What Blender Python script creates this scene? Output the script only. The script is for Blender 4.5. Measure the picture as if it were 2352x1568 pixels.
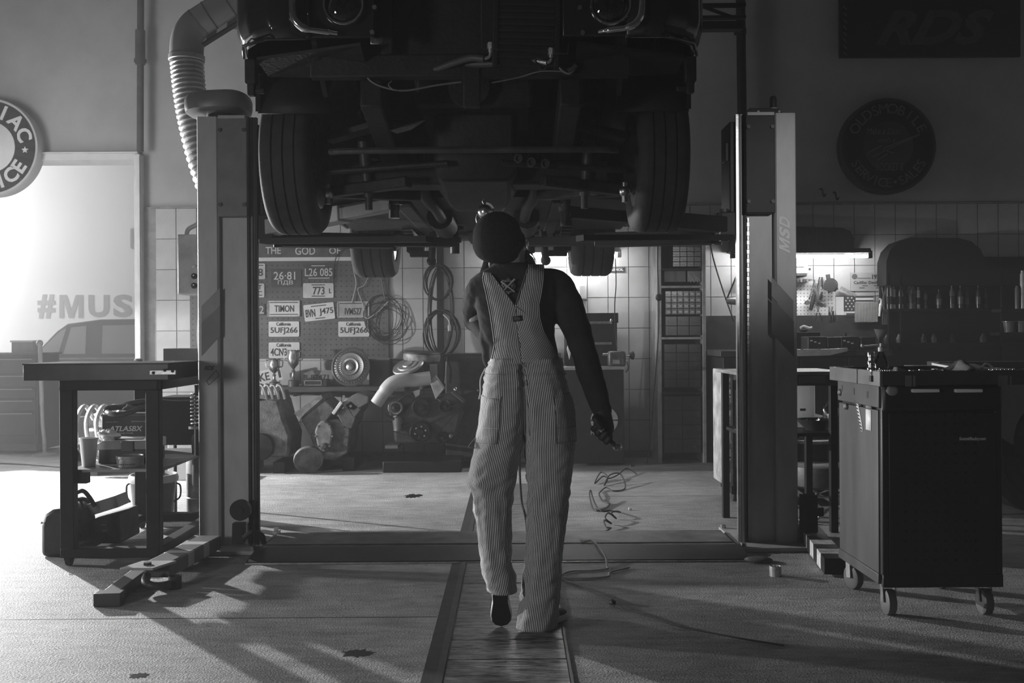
import bpy, bmesh, math, random
from math import radians, sin, cos, pi, sqrt, atan2, exp
from mathutils import Vector, Matrix, Euler
for o in list(bpy.data.objects): bpy.data.objects.remove(o, do_unlink=True)
SC = bpy.context.scene
COL = SC.collection
random.seed(7)
V = Vector
# ---------------------------------------------------------------- camera
F, CX, CY, TH, H, HOR = 2287.0, 1176.0, 784.0, radians(0.35), 1.2, 12.0
cam = bpy.data.cameras.new('camera'); camo = bpy.data.objects.new('camera', cam); COL.objects.link(camo)
cam.sensor_width = 36.0; cam.lens = F / 2352 * 36.0; cam.shift_y = -HOR / 2352
camo.matrix_world = Matrix.Translation((0, 0, H)) @ Euler((radians(90), 0, 0)).to_matrix().to_4x4() @ Matrix.Rotation(-TH, 4, 'Z')
cam.clip_end = 200; SC.camera = camo
# ---------------------------------------------------------------- view, world
vs = SC.view_settings; vs.view_transform = 'Standard'; vs.look = 'None'; vs.gamma = 1.0; vs.exposure = 0.0; vs.use_curve_mapping = False
w = bpy.data.worlds.new('world'); SC.world = w; w.use_nodes = True
w.node_tree.nodes['Background'].inputs[0].default_value = (1, 1, 1, 1)
w.node_tree.nodes['Background'].inputs[1].default_value = 0.011
cy = SC.cycles
cy.max_bounces = 5; cy.diffuse_bounces = 2; cy.glossy_bounces = 2; cy.transmission_bounces = 5; cy.transparent_max_bounces = 8; cy.volume_bounces = 0
cy.use_denoising = True; cy.use_adaptive_sampling = True; cy.adaptive_threshold = 0.03; cy.caustics_reflective = False; cy.caustics_refractive = False; cy.sample_clamp_indirect = 4.0
# ---------------------------------------------------------------- lights
def aim(o, tgt): o.rotation_euler = (V(tgt) - o.location).to_track_quat('-Z', 'Y').to_euler()
def spot(name, loc, tgt, power, ang, blend, size):
    l = bpy.data.lights.new(name, 'SPOT'); l.energy = power; l.spot_size = radians(ang); l.spot_blend = blend; l.shadow_soft_size = size
    o = bpy.data.objects.new(name, l); COL.objects.link(o); o.location = loc; aim(o, tgt); return o
def area(name, loc, tgt, power, sx, sy, spread=180):
    l = bpy.data.lights.new(name, 'AREA'); l.energy = power; l.shape = 'RECTANGLE'; l.size = sx; l.size_y = sy; l.spread = radians(spread)
    o = bpy.data.objects.new(name, l); COL.objects.link(o); o.location = loc; aim(o, tgt); return o
spot('key_floodlight', (-5.25, 8.65, 1.68), (-1.2, 5.2, 0.75), 2000, 150, 0.1, 0.03)      # work light in the side bay, low and hard
spot('low_left_light', (-7.6, 6.25, 1.1), (-0.8, 6.2, 1.1), 1450, 110, 0.6, 0.09)              # low lamp from the left, upper rays cut by an added slab
area('left_wall_fill', (-5.9, 6.2, 2.2), (-3.9, 9.8, 1.9), 46, 1.8, 1.4, 110)               # added soft fill for the left of the back wall
area('bay_wall_light', (-10.4, 12.6, 3.2), (-5.5, 14.8, 1.6), 2000, 2.6, 3.0)                # added area light that brightens the far bay wall
spot('front_right_fill', (2.9, -1.0, 2.7), (1.56, 5.6, 1.95), 620, 13, 0.9, 0.2)             # added narrow spot that brightens the right column
spot('front_left_fill', (-3.5, 0.3, 1.35), (-0.3, 5.0, 1.1), 205, 60, 0.8, 0.3)               # added frontal fill on the worker's back and left column
# ---------------------------------------------------------------- helpers
def P(px, py, Y):
    a, b = px - CX, py - CY
    x = a * cos(TH) - b * sin(TH); y = a * sin(TH) + b * cos(TH)
    return V((x * Y / F, Y, H - (y + HOR) * Y / F))
def PF(px, py, z=0.0):
    a, b = px - CX, py - CY
    y = a * sin(TH) + b * cos(TH)
    return P(px, py, (H - z) * F / (y + HOR))
def lerp(a, b, t): return a + (b - a) * t
def smooth_pts(pts, n=6, closed=False):
    pts = [V(p) for p in pts]; out = []; m = len(pts)
    rng = m if closed else m - 1
    for i in range(rng):
        p1, p2 = pts[i], pts[(i + 1) % m]
        p0 = pts[(i - 1) % m] if (closed or i > 0) else p1 * 2 - p2
        p3 = pts[(i + 2) % m] if (closed or i + 2 < m) else p2 * 2 - p1
        for k in range(n):
            t = k / n
            out.append(0.5 * ((2 * p1) + (p2 - p0) * t + (2 * p0 - 5 * p1 + 4 * p2 - p3) * t * t + (3 * p1 - p0 - 3 * p2 + p3) * t ** 3))
    if not closed: out.append(pts[-1])
    return out
WL = {}
def wl(o): return WL.get(o.name, V((0, 0, 0)))
class MB:
    def __init__(s): s.v = []; s.f = []; s.uv = None
    def add(s, vs, fs):
        b = len(s.v); s.v += [V(p) for p in vs]; s.f += [tuple(i + b for i in f) for f in fs]; return s
    def xf(s, M, start=0):
        for i in range(start, len(s.v)): s.v[i] = M @ s.v[i]
        return s
    def box(s, c, d, R=None):
        c = V(c); x, y, z = d[0] / 2, d[1] / 2, d[2] / 2
        vs = [V((i, j, k)) for k in (-z, z) for j in (-y, y) for i in (-x, x)]
        if R is not None: vs = [R @ p for p in vs]
        return s.add([p + c for p in vs], [(0, 2, 3, 1), (4, 5, 7, 6), (0, 1, 5, 4), (2, 6, 7, 3), (0, 4, 6, 2), (1, 3, 7, 5)])
    def bb(s, a, b):
        a, b = V(a), V(b); return s.box((a + b) / 2, [abs(b[i] - a[i]) for i in range(3)])
    def bar(s, p0, p1, w, h, up=(0, 0, 1)):
        p0, p1 = V(p0), V(p1); d = (p1 - p0); L = d.length; d = d / L
        u = V(up); r = d.cross(u)
        if r.length < 1e-4: r = d.cross(V((0, 1, 0)))
        r.normalize(); u = r.cross(d)
        M3 = Matrix((d, r, u)).transposed()
        return s.box((p0 + p1) / 2, (L, w, h), M3)
    def cyl(s, p0, p1, r0, r1=None, n=16, caps=True):
        p0, p1 = V(p0), V(p1); r1 = r0 if r1 is None else r1
        d = (p1 - p0).normalized(); a = d.orthogonal().normalized(); b = d.cross(a)
        vs = [p + (a * cos(2 * pi * i / n) + b * sin(2 * pi * i / n)) * r for p, r in ((p0, r0), (p1, r1)) for i in range(n)]
        fs = [(i, (i + 1) % n, n + (i + 1) % n, n + i) for i in range(n)]
        if caps: fs += [tuple(range(n)), tuple(range(n, 2 * n))]
        return s.add(vs, fs)
    def tube(s, pts, r, n=8, closed=False, caps=True):
        pts = [V(p) for p in pts]; m = len(pts)
        rs = r if isinstance(r, (list, tuple)) else [r] * m
        vs = []; a = None
        for i in range(m):
            q0 = pts[(i - 1) % m] if (closed or i > 0) else pts[i]
            q1 = pts[(i + 1) % m] if (closed or i < m - 1) else pts[i]
            d = q1 - q0
            if d.length < 1e-9: d = V((0, 0, 1))
            d.normalize()
            if a is None: a = d.orthogonal().normalized()
            a = a - d * a.dot(d)
            a = d.orthogonal().normalized() if a.length < 1e-6 else a.normalized()
            b = d.cross(a)
            vs += [pts[i] + (a * cos(2 * pi * k / n) + b * sin(2 * pi * k / n)) * rs[i] for k in range(n)]
        fs = []
        for i in range(m if closed else m - 1):
            j = (i + 1) % m
            fs += [(i * n + k, i * n + (k + 1) % n, j * n + (k + 1) % n, j * n + k) for k in range(n)]
        if caps and not closed: fs += [tuple(range(n)), tuple(range((m - 1) * n, m * n))]
        return s.add(vs, fs)
    def lathe(s, prof, base, axis=(0, 0, 1), n=24, closed=False):
        base = V(base); d = V(axis).normalized(); a = d.orthogonal().normalized(); b = d.cross(a); m = len(prof)
        vs = [base + d * z + (a * cos(2 * pi * k / n) + b * sin(2 * pi * k / n)) * max(r, 1e-5) for r, z in prof for k in range(n)]
        fs = [(i * n + k, i * n + (k + 1) % n, ((i + 1) % m) * n + (k + 1) % n, ((i + 1) % m) * n + k) for i in range(m if closed else m - 1) for k in range(n)]
        if not closed:
            if prof[0][0] > 1e-4: fs.append(tuple(range(n)))
            if prof[-1][0] > 1e-4: fs.append(tuple(range((m - 1) * n, m * n)))
        return s.add(vs, fs)
    def poly(s, pts, ext):
        pts = [V(p) for p in pts]; e = V(ext); n = len(pts)
        return s.add(pts + [p + e for p in pts], [tuple(range(n)), tuple(range(n, 2 * n))] + [(i, (i + 1) % n, n + (i + 1) % n, n + i) for i in range(n)])
    def sph(s, c, r, n=16, m=10, sc=(1, 1, 1), R=None):
        c = V(c); vs = []; fs = []
        for i in range(1, m):
            t = pi * i / m
            vs += [V((r * sin(t) * cos(2 * pi * k / n) * sc[0], r * sin(t) * sin(2 * pi * k / n) * sc[1], r * cos(t) * sc[2])) for k in range(n)]
        vs += [V((0, 0, r * sc[2])), V((0, 0, -r * sc[2]))]
        for i in range(m - 2): fs += [(i * n + k, i * n + (k + 1) % n, (i + 1) * n + (k + 1) % n, (i + 1) * n + k) for k in range(n)]
        T, B = len(vs) - 2, len(vs) - 1
        fs += [(T, (k + 1) % n, k) for k in range(n)] + [(B, (m - 2) * n + k, (m - 2) * n + (k + 1) % n) for k in range(n)]
        if R is not None: vs = [R @ p for p in vs]
        return s.add([p + c for p in vs], fs)
    def loft(s, rings, caps=True, closed=True):
        n = len(rings[0]); b0 = []
        for r in rings: b0 += r
        m = len(rings); k_ = n if closed else n - 1
        fs = [(i * n + k, i * n + (k + 1) % n, (i + 1) * n + (k + 1) % n, (i + 1) * n + k) for i in range(m - 1) for k in range(k_)]
        if caps and closed: fs += [tuple(range(n)), tuple(range((m - 1) * n, m * n))]
        return s.add(b0, fs)
    def grid(s, fn, nu, nv):
        vs = [fn(i / nu, j / nv) for j in range(nv + 1) for i in range(nu + 1)]
        return s.add(vs, [(j * (nu + 1) + i, j * (nu + 1) + i + 1, (j + 1) * (nu + 1) + i + 1, (j + 1) * (nu + 1) + i) for j in range(nv) for i in range(nu)])
    def text(s, txt, size, org, xd=(1, 0, 0), up=(0, 0, 1), ext=0.001, off=0.0, shear=0.0, align='CENTER', sx=1.0, spacing=1.0):
        cu = bpy.data.curves.new('t', 'FONT'); cu.body = txt; cu.size = size; cu.extrude = ext; cu.offset = off; cu.shear = shear
        cu.align_x = align; cu.align_y = 'CENTER'; cu.space_character = spacing; cu.resolution_u = 3
        o = bpy.data.objects.new('t', cu); COL.objects.link(o)
        dg = bpy.context.evaluated_depsgraph_get(); me = bpy.data.meshes.new_from_object(o.evaluated_get(dg))
        xd = V(xd).normalized(); up = V(up).normalized(); nn = xd.cross(up); org = V(org)
        s.add([org + xd * p.co.x * sx + up * p.co.y + nn * p.co.z for p in me.vertices], [tuple(p.vertices) for p in me.polygons])
        bpy.data.meshes.remove(me); bpy.data.objects.remove(o); bpy.data.curves.remove(cu); return s
    def build(s, name, mat, parent=None, bev=0.0, sharp=38, label=None, origin=None, solid=0.0, sub=0, tri=False):
        if parent is not None: o0 = wl(parent)
        elif origin is not None: o0 = V(origin)
        else:
            xs = [p.x for p in s.v]; ys = [p.y for p in s.v]; zs = [p.z for p in s.v]
            o0 = V(((min(xs) + max(xs)) / 2, (min(ys) + max(ys)) / 2, min(zs)))
        me = bpy.data.meshes.new(name)
        me.from_pydata([p - o0 for p in s.v], [], s.f)
        if s.uv:
            l = me.uv_layers.new(name='UVMap')
            for lp in me.loops: l.data[lp.index].uv = s.uv[lp.vertex_index]
        bm = bmesh.new(); bm.from_mesh(me); bmesh.ops.recalc_face_normals(bm, faces=bm.faces); bm.to_mesh(me); bm.free()
        me.shade_smooth()
        if sharp < 180: me.set_sharp_from_angle(angle=radians(sharp))
        me.materials.append(mat)
        o = bpy.data.objects.new(name, me); COL.objects.link(o)
        if parent is not None: o.parent = parent
        else: o.location = o0
        WL[o.name] = o0
        if solid:
            m = o.modifiers.new('solid', 'SOLIDIFY'); m.thickness = solid; m.offset = 0
        if bev:
            m = o.modifiers.new('bevel', 'BEVEL'); m.width = bev; m.segments = 2; m.limit_method = 'ANGLE'; m.angle_limit = radians(40)
        if sub:
            m = o.modifiers.new('sub', 'SUBSURF'); m.levels = sub; m.render_levels = sub
        if label: o['label'] = label
        return o
def tag(o, label, cat, group=None, kind=None):
    if label: o['label'] = label
    if cat: o['category'] = cat
    if group: o['group'] = group
    if kind: o['kind'] = kind
    return o
def thing(name, loc, label, cat, group=None, kind=None):
    o = bpy.data.objects.new(name, None); COL.objects.link(o); o.location = V(loc); o.empty_display_size = 0.1
    WL[o.name] = V(loc); return tag(o, label, cat, group, kind)
def copy_tree(o, loc=None, parent=None, rz=0.0):
    c = o.copy(); COL.objects.link(c)
    if parent is not None: c.parent = parent
    if loc is not None: c.location = V(loc); WL[c.name] = V(loc)
    if rz: c.rotation_euler = (0, 0, rz)
    for ch in o.children: copy_tree(ch, None, c)
    return c
# ---------------------------------------------------------------- materials
MC = {}
def mt(name, v=0.1, rough=0.6, metal=0.0, var=0.15, scale=14.0, bump=0.0, spec=0.4, stretch=(1, 1, 1), fine=0.0):
    if name in MC: return MC[name]
    m = bpy.data.materials.new(name); m.use_nodes = True; nt = m.node_tree; b = nt.nodes['Principled BSDF']
    b.inputs['Roughness'].default_value = rough; b.inputs['Metallic'].default_value = metal; b.inputs['Specular IOR Level'].default_value = spec
    tc = nt.nodes.new('ShaderNodeTexCoord'); mp = nt.nodes.new('ShaderNodeMapping'); mp.inputs['Scale'].default_value = stretch
    nt.links.new(tc.outputs['Object'], mp.inputs['Vector'])
    n = nt.nodes.new('ShaderNodeTexNoise'); n.inputs['Scale'].default_value = scale; n.inputs['Detail'].default_value = 5; n.inputs['Roughness'].default_value = 0.62
    nt.links.new(mp.outputs[0], n.inputs['Vector'])
    r = nt.nodes.new('ShaderNodeValToRGB'); lo, hi = v * (1 - var), v * (1 + var)
    r.color_ramp.elements[0].position = 0.3; r.color_ramp.elements[1].position = 0.7
    r.color_ramp.elements[0].color = (lo, lo, lo, 1); r.color_ramp.elements[1].color = (hi, hi, hi, 1)
    nt.links.new(n.outputs['Fac'], r.inputs['Fac']); nt.links.new(r.outputs['Color'], b.inputs['Base Color'])
    if bump:
        n2 = nt.nodes.new('ShaderNodeTexNoise'); n2.inputs['Scale'].default_value = fine or scale * 6; n2.inputs['Detail'].default_value = 3
        nt.links.new(mp.outputs[0], n2.inputs['Vector'])
        bp = nt.nodes.new('ShaderNodeBump'); bp.inputs['Strength'].default_value = bump; bp.inputs['Distance'].default_value = 0.004
        nt.links.new(n2.outputs['Fac'], bp.inputs['Height']); nt.links.new(bp.outputs[0], b.inputs['Normal'])
    MC[name] = m; return m
def emit(name, v, s):
    if name in MC: return MC[name]
    m = bpy.data.materials.new(name); m.use_nodes = True; nt = m.node_tree; b = nt.nodes['Principled BSDF']
    n = nt.nodes.new('ShaderNodeTexNoise'); n.inputs['Scale'].default_value = 2
    b.inputs['Base Color'].default_value = (v, v, v, 1); b.inputs['Emission Color'].default_value = (1, 1, 1, 1); b.inputs['Emission Strength'].default_value = s
    MC[name] = m; return m
def glass(name, rough=0.03, v=0.9):
    if name in MC: return MC[name]
    m = bpy.data.materials.new(name); m.use_nodes = True; nt = m.node_tree; nt.nodes.remove(nt.nodes['Principled BSDF']); out = nt.nodes['Material Output']
    tr = nt.nodes.new('ShaderNodeBsdfTransparent'); tr.inputs[0].default_value = (v, v, v, 1); gl = nt.nodes.new('ShaderNodeBsdfGlossy'); gl.inputs['Roughness'].default_value = rough
    fr = nt.nodes.new('ShaderNodeFresnel'); fr.inputs[0].default_value = 1.6; mx_ = nt.nodes.new('ShaderNodeMixShader')
    nt.links.new(fr.outputs[0], mx_.inputs[0]); nt.links.new(tr.outputs[0], mx_.inputs[1]); nt.links.new(gl.outputs[0], mx_.inputs[2]); nt.links.new(mx_.outputs[0], out.inputs[0])
    MC[name] = m; return m
def translucent(name, v):
    if name in MC: return MC[name]
    m = bpy.data.materials.new(name); m.use_nodes = True; nt = m.node_tree; nt.nodes.remove(nt.nodes['Principled BSDF']); out = nt.nodes['Material Output']
    a = nt.nodes.new('ShaderNodeBsdfTranslucent'); a.inputs[0].default_value = (v, v, v, 1); b = nt.nodes.new('ShaderNodeBsdfDiffuse'); b.inputs[0].default_value = (v, v, v, 1); mx_ = nt.nodes.new('ShaderNodeMixShader'); mx_.inputs[0].default_value = .4
    nt.links.new(a.outputs[0], mx_.inputs[1]); nt.links.new(b.outputs[0], mx_.inputs[2]); nt.links.new(mx_.outputs[0], out.inputs[0]); MC[name] = m; return m
def floor_material():
    m = bpy.data.materials.new('concrete'); m.use_nodes = True; nt = m.node_tree; b = nt.nodes['Principled BSDF']; N = nt.nodes.new; L = nt.links.new
    g = N('ShaderNodeNewGeometry')
    def noise(sc, det, st=(1, 1, 1), ro=0.6):
        mp = N('ShaderNodeMapping'); mp.inputs['Scale'].default_value = st; L(g.outputs['Position'], mp.inputs['Vector'])
        n = N('ShaderNodeTexNoise'); n.inputs['Scale'].default_value = sc; n.inputs['Detail'].default_value = det; n.inputs['Roughness'].default_value = ro
        L(mp.outputs[0], n.inputs['Vector']); return n.outputs['Fac']
    def mr(x, a, b_, c, d):
        q = N('ShaderNodeMapRange'); q.inputs[1].default_value = a; q.inputs[2].default_value = b_; q.inputs[3].default_value = c; q.inputs[4].default_value = d; L(x, q.inputs[0]); return q.outputs[0]
    def mul(a, b_):
        q = N('ShaderNodeMath'); q.operation = 'MULTIPLY'; L(a, q.inputs[0]); L(b_, q.inputs[1]); return q.outputs[0]
    big = mr(noise(0.9, 4), 0.35, 0.65, 0.80, 1.10)
    mid = mr(noise(7, 8, (0.5, 1, 1), 0.72), 0.3, 0.7, 0.70, 1.20)
    strk = mr(noise(13, 6, (0.35, 1.8, 1), 0.78), 0.32, 0.68, 0.70, 1.20)
    pit = mr(noise(22, 5, (0.45, 1.2, 1), 0.8), 0.30, 0.40, 0.30, 1.0)
    stain = mr(noise(2.3, 5, (0.6, 1.3, 1), 0.7), 0.26, 0.34, 0.5, 1.0)
    grain = mr(noise(110, 3), 0.3, 0.7, 0.76, 1.18)
    c = mul(mul(mul(big, mid), mul(strk, pit)), mul(stain, grain))
    base = N('ShaderNodeMath'); base.operation = 'MULTIPLY'; base.inputs[1].default_value = 0.40; L(c, base.inputs[0])
    cc = N('ShaderNodeCombineColor'); [L(base.outputs[0], cc.inputs[i]) for i in range(3)]
    L(cc.outputs[0], b.inputs['Base Color']); b.inputs['Roughness'].default_value = 0.62; b.inputs['Specular IOR Level'].default_value = 0.3
    bp = N('ShaderNodeBump'); bp.inputs['Strength'].default_value = 0.7; bp.inputs['Distance'].default_value = 0.009; L(mul(mid, mul(pit, grain)), bp.inputs['Height']); L(bp.outputs[0], b.inputs['Normal'])
    MC['concrete'] = m; return m
def stripe_material():
    m = bpy.data.materials.new('hickory_stripe'); m.use_nodes = True; nt = m.node_tree; b = nt.nodes['Principled BSDF']; N = nt.nodes.new; L = nt.links.new
    uv = N('ShaderNodeUVMap'); sp = N('ShaderNodeSeparateXYZ'); L(uv.outputs[0], sp.inputs[0])
    a = N('ShaderNodeMath'); a.operation = 'MULTIPLY'; a.inputs[1].default_value = 2 * pi / 0.0072; L(sp.outputs[0], a.inputs[0])
    s_ = N('ShaderNodeMath'); s_.operation = 'SINE'; L(a.outputs[0], s_.inputs[0])
    r = N('ShaderNodeValToRGB'); r.color_ramp.elements[0].position = 0.42; r.color_ramp.elements[1].position = 0.60
    r.color_ramp.elements[0].color = (0.035, 0.035, 0.035, 1); r.color_ramp.elements[1].color = (0.72, 0.72, 0.72, 1)
    mr = N('ShaderNodeMapRange'); mr.inputs[1].default_value = -1; L(s_.outputs[0], mr.inputs[0]); L(mr.outputs[0], r.inputs[0]); L(r.outputs[0], b.inputs['Base Color'])
    b.inputs['Roughness'].default_value = 0.9; b.inputs['Specular IOR Level'].default_value = 0.1
    tc = N('ShaderNodeTexCoord'); n = N('ShaderNodeTexNoise'); n.inputs['Scale'].default_value = 22; n.inputs['Detail'].default_value = 3; L(tc.outputs['Object'], n.inputs['Vector'])
    bp = N('ShaderNodeBump'); bp.inputs['Strength'].default_value = 0.35; bp.inputs['Distance'].default_value = 0.008; L(n.outputs['Fac'], bp.inputs['Height']); L(bp.outputs[0], b.inputs['Normal'])
    MC['stripe'] = m; return m
floor_material(); stripe_material()
black_paint = mt('black_paint', 0.014, 0.5, 0.0, 0.3, 9, 0.05, 0.2)
dark_metal = mt('dark_metal', 0.045, 0.5, 0.3, 0.4, 12, 0.15)
grease = mt('greasy_iron', 0.018, 0.55, 0.4, 0.6, 16, 0.5)
steel = mt('steel', 0.45, 0.34, 1.0, 0.3, 20, 0.1)
chrome = mt('chrome', 0.75, 0.12, 1.0, 0.08, 6)
rubber = mt('rubber', 0.022, 0.75, 0.0, 0.35, 18, 0.25)
lift_grey = mt('lift_grey_paint', 0.42, 0.45, 0.0, 0.22, 5, 0.12, stretch=(1, 1, 0.35))
lift_dark = mt('lift_dark_paint', 0.10, 0.5, 0.0, 0.3, 6, 0.1)
lift_band = mt('lift_worn_band', 0.22, 0.5, 0.0, 0.22, 5, 0.12)
white_paint = mt('white_paint', 0.72, 0.5, 0.0, 0.08, 6)
plaster = mt('plaster', 0.40, 0.8, 0.0, 0.10, 2.2, 0.15)
tile_m = mt('wall_tile', 0.42, 0.45, 0.0, 0.14, 3.5, 0.06)
grout = mt('grout', 0.25, 0.9, 0.0, 0.2, 10)
paper = mt('paper', 0.68, 0.8, 0.0, 0.08, 5)
plate_w = mt('plate_white', 0.55, 0.5, 0.0, 0.15, 8)
plate_k = mt('plate_black', 0.06, 0.5, 0.0, 0.3, 8)
ink = mt('ink', 0.03, 0.6, 0.0, 0.2, 10)
white_ink = mt('white_ink', 0.62, 0.6, 0.0, 0.12, 12)
plastic_k = mt('black_plastic', 0.03, 0.4, 0.0, 0.25, 9)
cast = mt('cast_iron', 0.10, 0.6, 0.3, 0.55, 14, 0.6)
alu = mt('cast_aluminium', 0.42, 0.42, 0.8, 0.3, 16, 0.25)
cable_m = mt('cable_black', 0.03, 0.5, 0.0, 0.2, 10)
cardboard = mt('cardboard', 0.38, 0.85, 0.0, 0.12, 6)
# ================================================================ setting
def struct(mb, name, mat, bev=0.0, parent=None):
    o = mb.build(name, mat, parent, bev=bev)
    if parent is None: o['kind'] = 'structure'
    return o
def tf(mb, txt, box, Y, ext=0.001, off=0.0, shear=0.0, tilt=0.0):
    """lettering on a wall-parallel face: fitted into the box given by two corners (left, top, right, bottom) at depth Y"""
    l, t, r, b = box; p0 = P(l, (t + b) / 2, Y); p1 = P(r, (t + b) / 2, Y); zt = P((l + r) / 2, t, Y).z; zb = P((l + r) / 2, b, Y).z
    k = len(mb.v); mb.text(txt, 1.0, (0, 0, 0), ext=0.001, off=off, shear=shear)
    xs = [p.x for p in mb.v[k:]]; zs = [p.z for p in mb.v[k:]]
    ax, bx, az, bz = min(xs), max(xs), min(zs), max(zs)
    c = V(((p0.x + p1.x) / 2, Y, (zt + zb) / 2)); sx = (p1.x - p0.x) / (bx - ax); sz = (zt - zb) / (bz - az)
    R = Matrix.Rotation(tilt, 3, 'Y')
    for i in range(k, len(mb.v)):
        p = mb.v[i]; q = V(((p.x - (ax + bx) / 2) * sx, p.y * ext / 0.001, (p.z - (az + bz) / 2) * sz)); mb.v[i] = c + R @ q
    return mb
def arc_text(mb, txt, c, R_, size, a0, a1, Y, ext=0.002, off=0.0, low=False):
    n = len(txt)
    for i, ch in enumerate(txt):
        if ch == ' ': continue
        a = radians(lerp(a0, a1, i / max(1, n - 1)))
        rad = V((cos(a), 0, sin(a))); p = V((c[0], Y, c[2])) + rad * R_
        up = rad if not low else -rad
        mb.text(ch, size, p, xd=up.cross(V((0, -1, 0))), up=up, ext=ext, off=off)
    return mb
floor = struct(MB().bb((-13, -3, -0.2), (7, 16, 0)), 'floor', MC['concrete'])
pit_plate = mt('steel_floor_plate', 0.16, 0.36, 0.1, 0.95, 22, 1.0, stretch=(0.6, 2.2, 1), fine=30)
frame_iron = mt('channel_iron', 0.03, 0.6, 0.2, 0.4, 20, 0.2)
ys = [0.9, 2.3, 3.1, 3.69, 3.93, 4.83, 5.27, 6.0, 7.1, 8.1]
for y0, y1 in zip(ys[:-1], ys[1:]):
    if y0 == 5.27: continue
    struct(MB().bb((-0.245, y0 + 0.006, -0.02), (0.195, y1 - 0.006, 0.004)), 'cover_plate', pit_plate, 0.002, floor)
for y0, y1 in ((0.9, 5.28), (5.98, 8.1)):
    struct(MB().bb((-0.325, y0, -0.02), (-0.275, y1, 0.0015)), 'channel_slot', frame_iron, 0, floor)
    struct(MB().bb((-0.275, y0, -0.02), (-0.25, y1, 0.006)), 'channel_rail', dark_metal, 0, floor)
    struct(MB().bb((0.198, y0, -0.02), (0.207, y1, 0.006)), 'channel_rail', lift_dark, 0, floor)
struct(MB().bb((-6, 4.262, -0.01), (-0.33, 4.27, 0.0008)), 'floor_joint', frame_iron, 0, floor)
struct(MB().bb((0.25, 7.43, -0.01), (6, 7.438, 0.0008)), 'floor_joint', frame_iron, 0, floor)
WY = 9.8
wall_back = struct(MB().bb((-3.62, WY + 0.03, 0), (7, WY + 0.3, 5.6)), 'wall_back', plaster)
struct(MB().bb((-3.62, WY + 0.012, 0.0), (6.6, WY + 0.029, 2.478)), 'tile_bed', grout, 0, wall_back)
TW, THt = 0.2022, 0.3012
x0 = P(1349, 640, WY).x; cols = list(range(int((-3.6 - x0) / TW) - 1, int((5.6 - x0) / TW)))
tme = []
for k in range(4):
    o_ = MB().box((0, 0, 0), (TW - 0.007, 0.016, THt - 0.007)).build('tile', tile_m, None, origin=(0, 0, 0)); tme.append(o_)
zt0 = 2.478
nt_ = 0; rest = MB()
for r in range(8):
    for c in cols:
        cx = x0 + (c + 0.5) * TW
        if cx - TW / 2 < -3.6: continue
        z = zt0 - (r + 0.5) * THt
        if (r < 6 and nt_ < 288 and cx < 5.2):
            t = tme[(r * 7 + c * 3) % 4].copy(); COL.objects.link(t); t.name = 'tile'; t.parent = wall_back
            t.location = V((cx, WY + 0.004 + random.uniform(0, 0.0015), z)) - wl(wall_back); nt_ += 1
        else: rest.box((cx, WY + 0.004, z), (TW - 0.007, 0.016, THt - 0.007))
for o_ in tme: bpy.data.objects.remove(o_)
ro = rest.build('low_tile_field', tile_m, wall_back); ro['kind'] = 'stuff'
struct(MB().bb((-3.6, WY - 0.001, 2.478), (6.6, WY + 0.03, 2.492)), 'tile_edge', grout, 0, wall_back)
struct(MB().bb((-12.5, WY + 0.03, 2.99), (-3.62, WY + 0.3, 5.6)), 'wall_upper', plaster)
struct(MB().bb((-12.5, WY - 0.03, 2.955), (-3.66, WY + 0.29, 3.02)).bb((-12.5, WY - 0.04, 3.02), (-3.66, WY + 0.02, 3.035)), 'trim_1', white_paint, 0.004)
struct(MB().bb((-3.69, WY - 0.06, 0), (-3.62, WY + 0.3, 3.0)).bb((-3.655, WY - 0.085, 0), (-3.625, WY - 0.06, 3.0)), 'trim_2', white_paint, 0.004)
FYW = 15.0
wall_far = struct(MB().bb((-16, FYW, 0), (-3.2, FYW + 0.2, 5.6)), 'wall_far', mt('far_white', 0.74, 0.8, 0, 0.05, 1))
lg = mt('letter_grey', 0.16, 0.7, 0, 0.1, 4)
for ch, bx_ in (('#', (86, 676, 126, 731)), ('U', (203, 677, 250, 728)), ('S', (260, 676, 303, 728)), ('C', (311, 676, 354, 728))):
    m = MB(); tf(m, ch, bx_, FYW - 0.006, 0.005, 0.035); struct(m, 'wall_letter', lg, 0, wall_far)
m = MB(); m.poly([P(x, y, FYW - .01) for x, y in ((136, 730), (136, 677), (152, 677), (163, 711), (174, 677), (190, 677), (190, 730), (180, 730), (180, 690), (168, 730), (158, 730), (146, 690), (146, 730))], (0, .006, 0)); struct(m, 'wall_letter', lg, 0, wall_far)
struct(MB().bb((-3.62, 10.1, 0), (-3.4, 15, 5.6)), 'wall_side', plaster)
struct(MB().bb((7, -3, 0), (7.2, 10, 5.6)), 'wall_right', plaster)
struct(MB().bb((-16, -3, 5.6), (7.2, 16, 5.8)), 'ceiling', mt('ceiling_dark', 0.04, 0.9, 0, 0.2, 2))
struct(MB().bb((-6.12, 3.5, 1.24), (-6.06, 8.3, 3.6)), 'light_stop', lift_dark, 0.004)  # added unseen slab that cuts the low left light's upper rays
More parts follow.
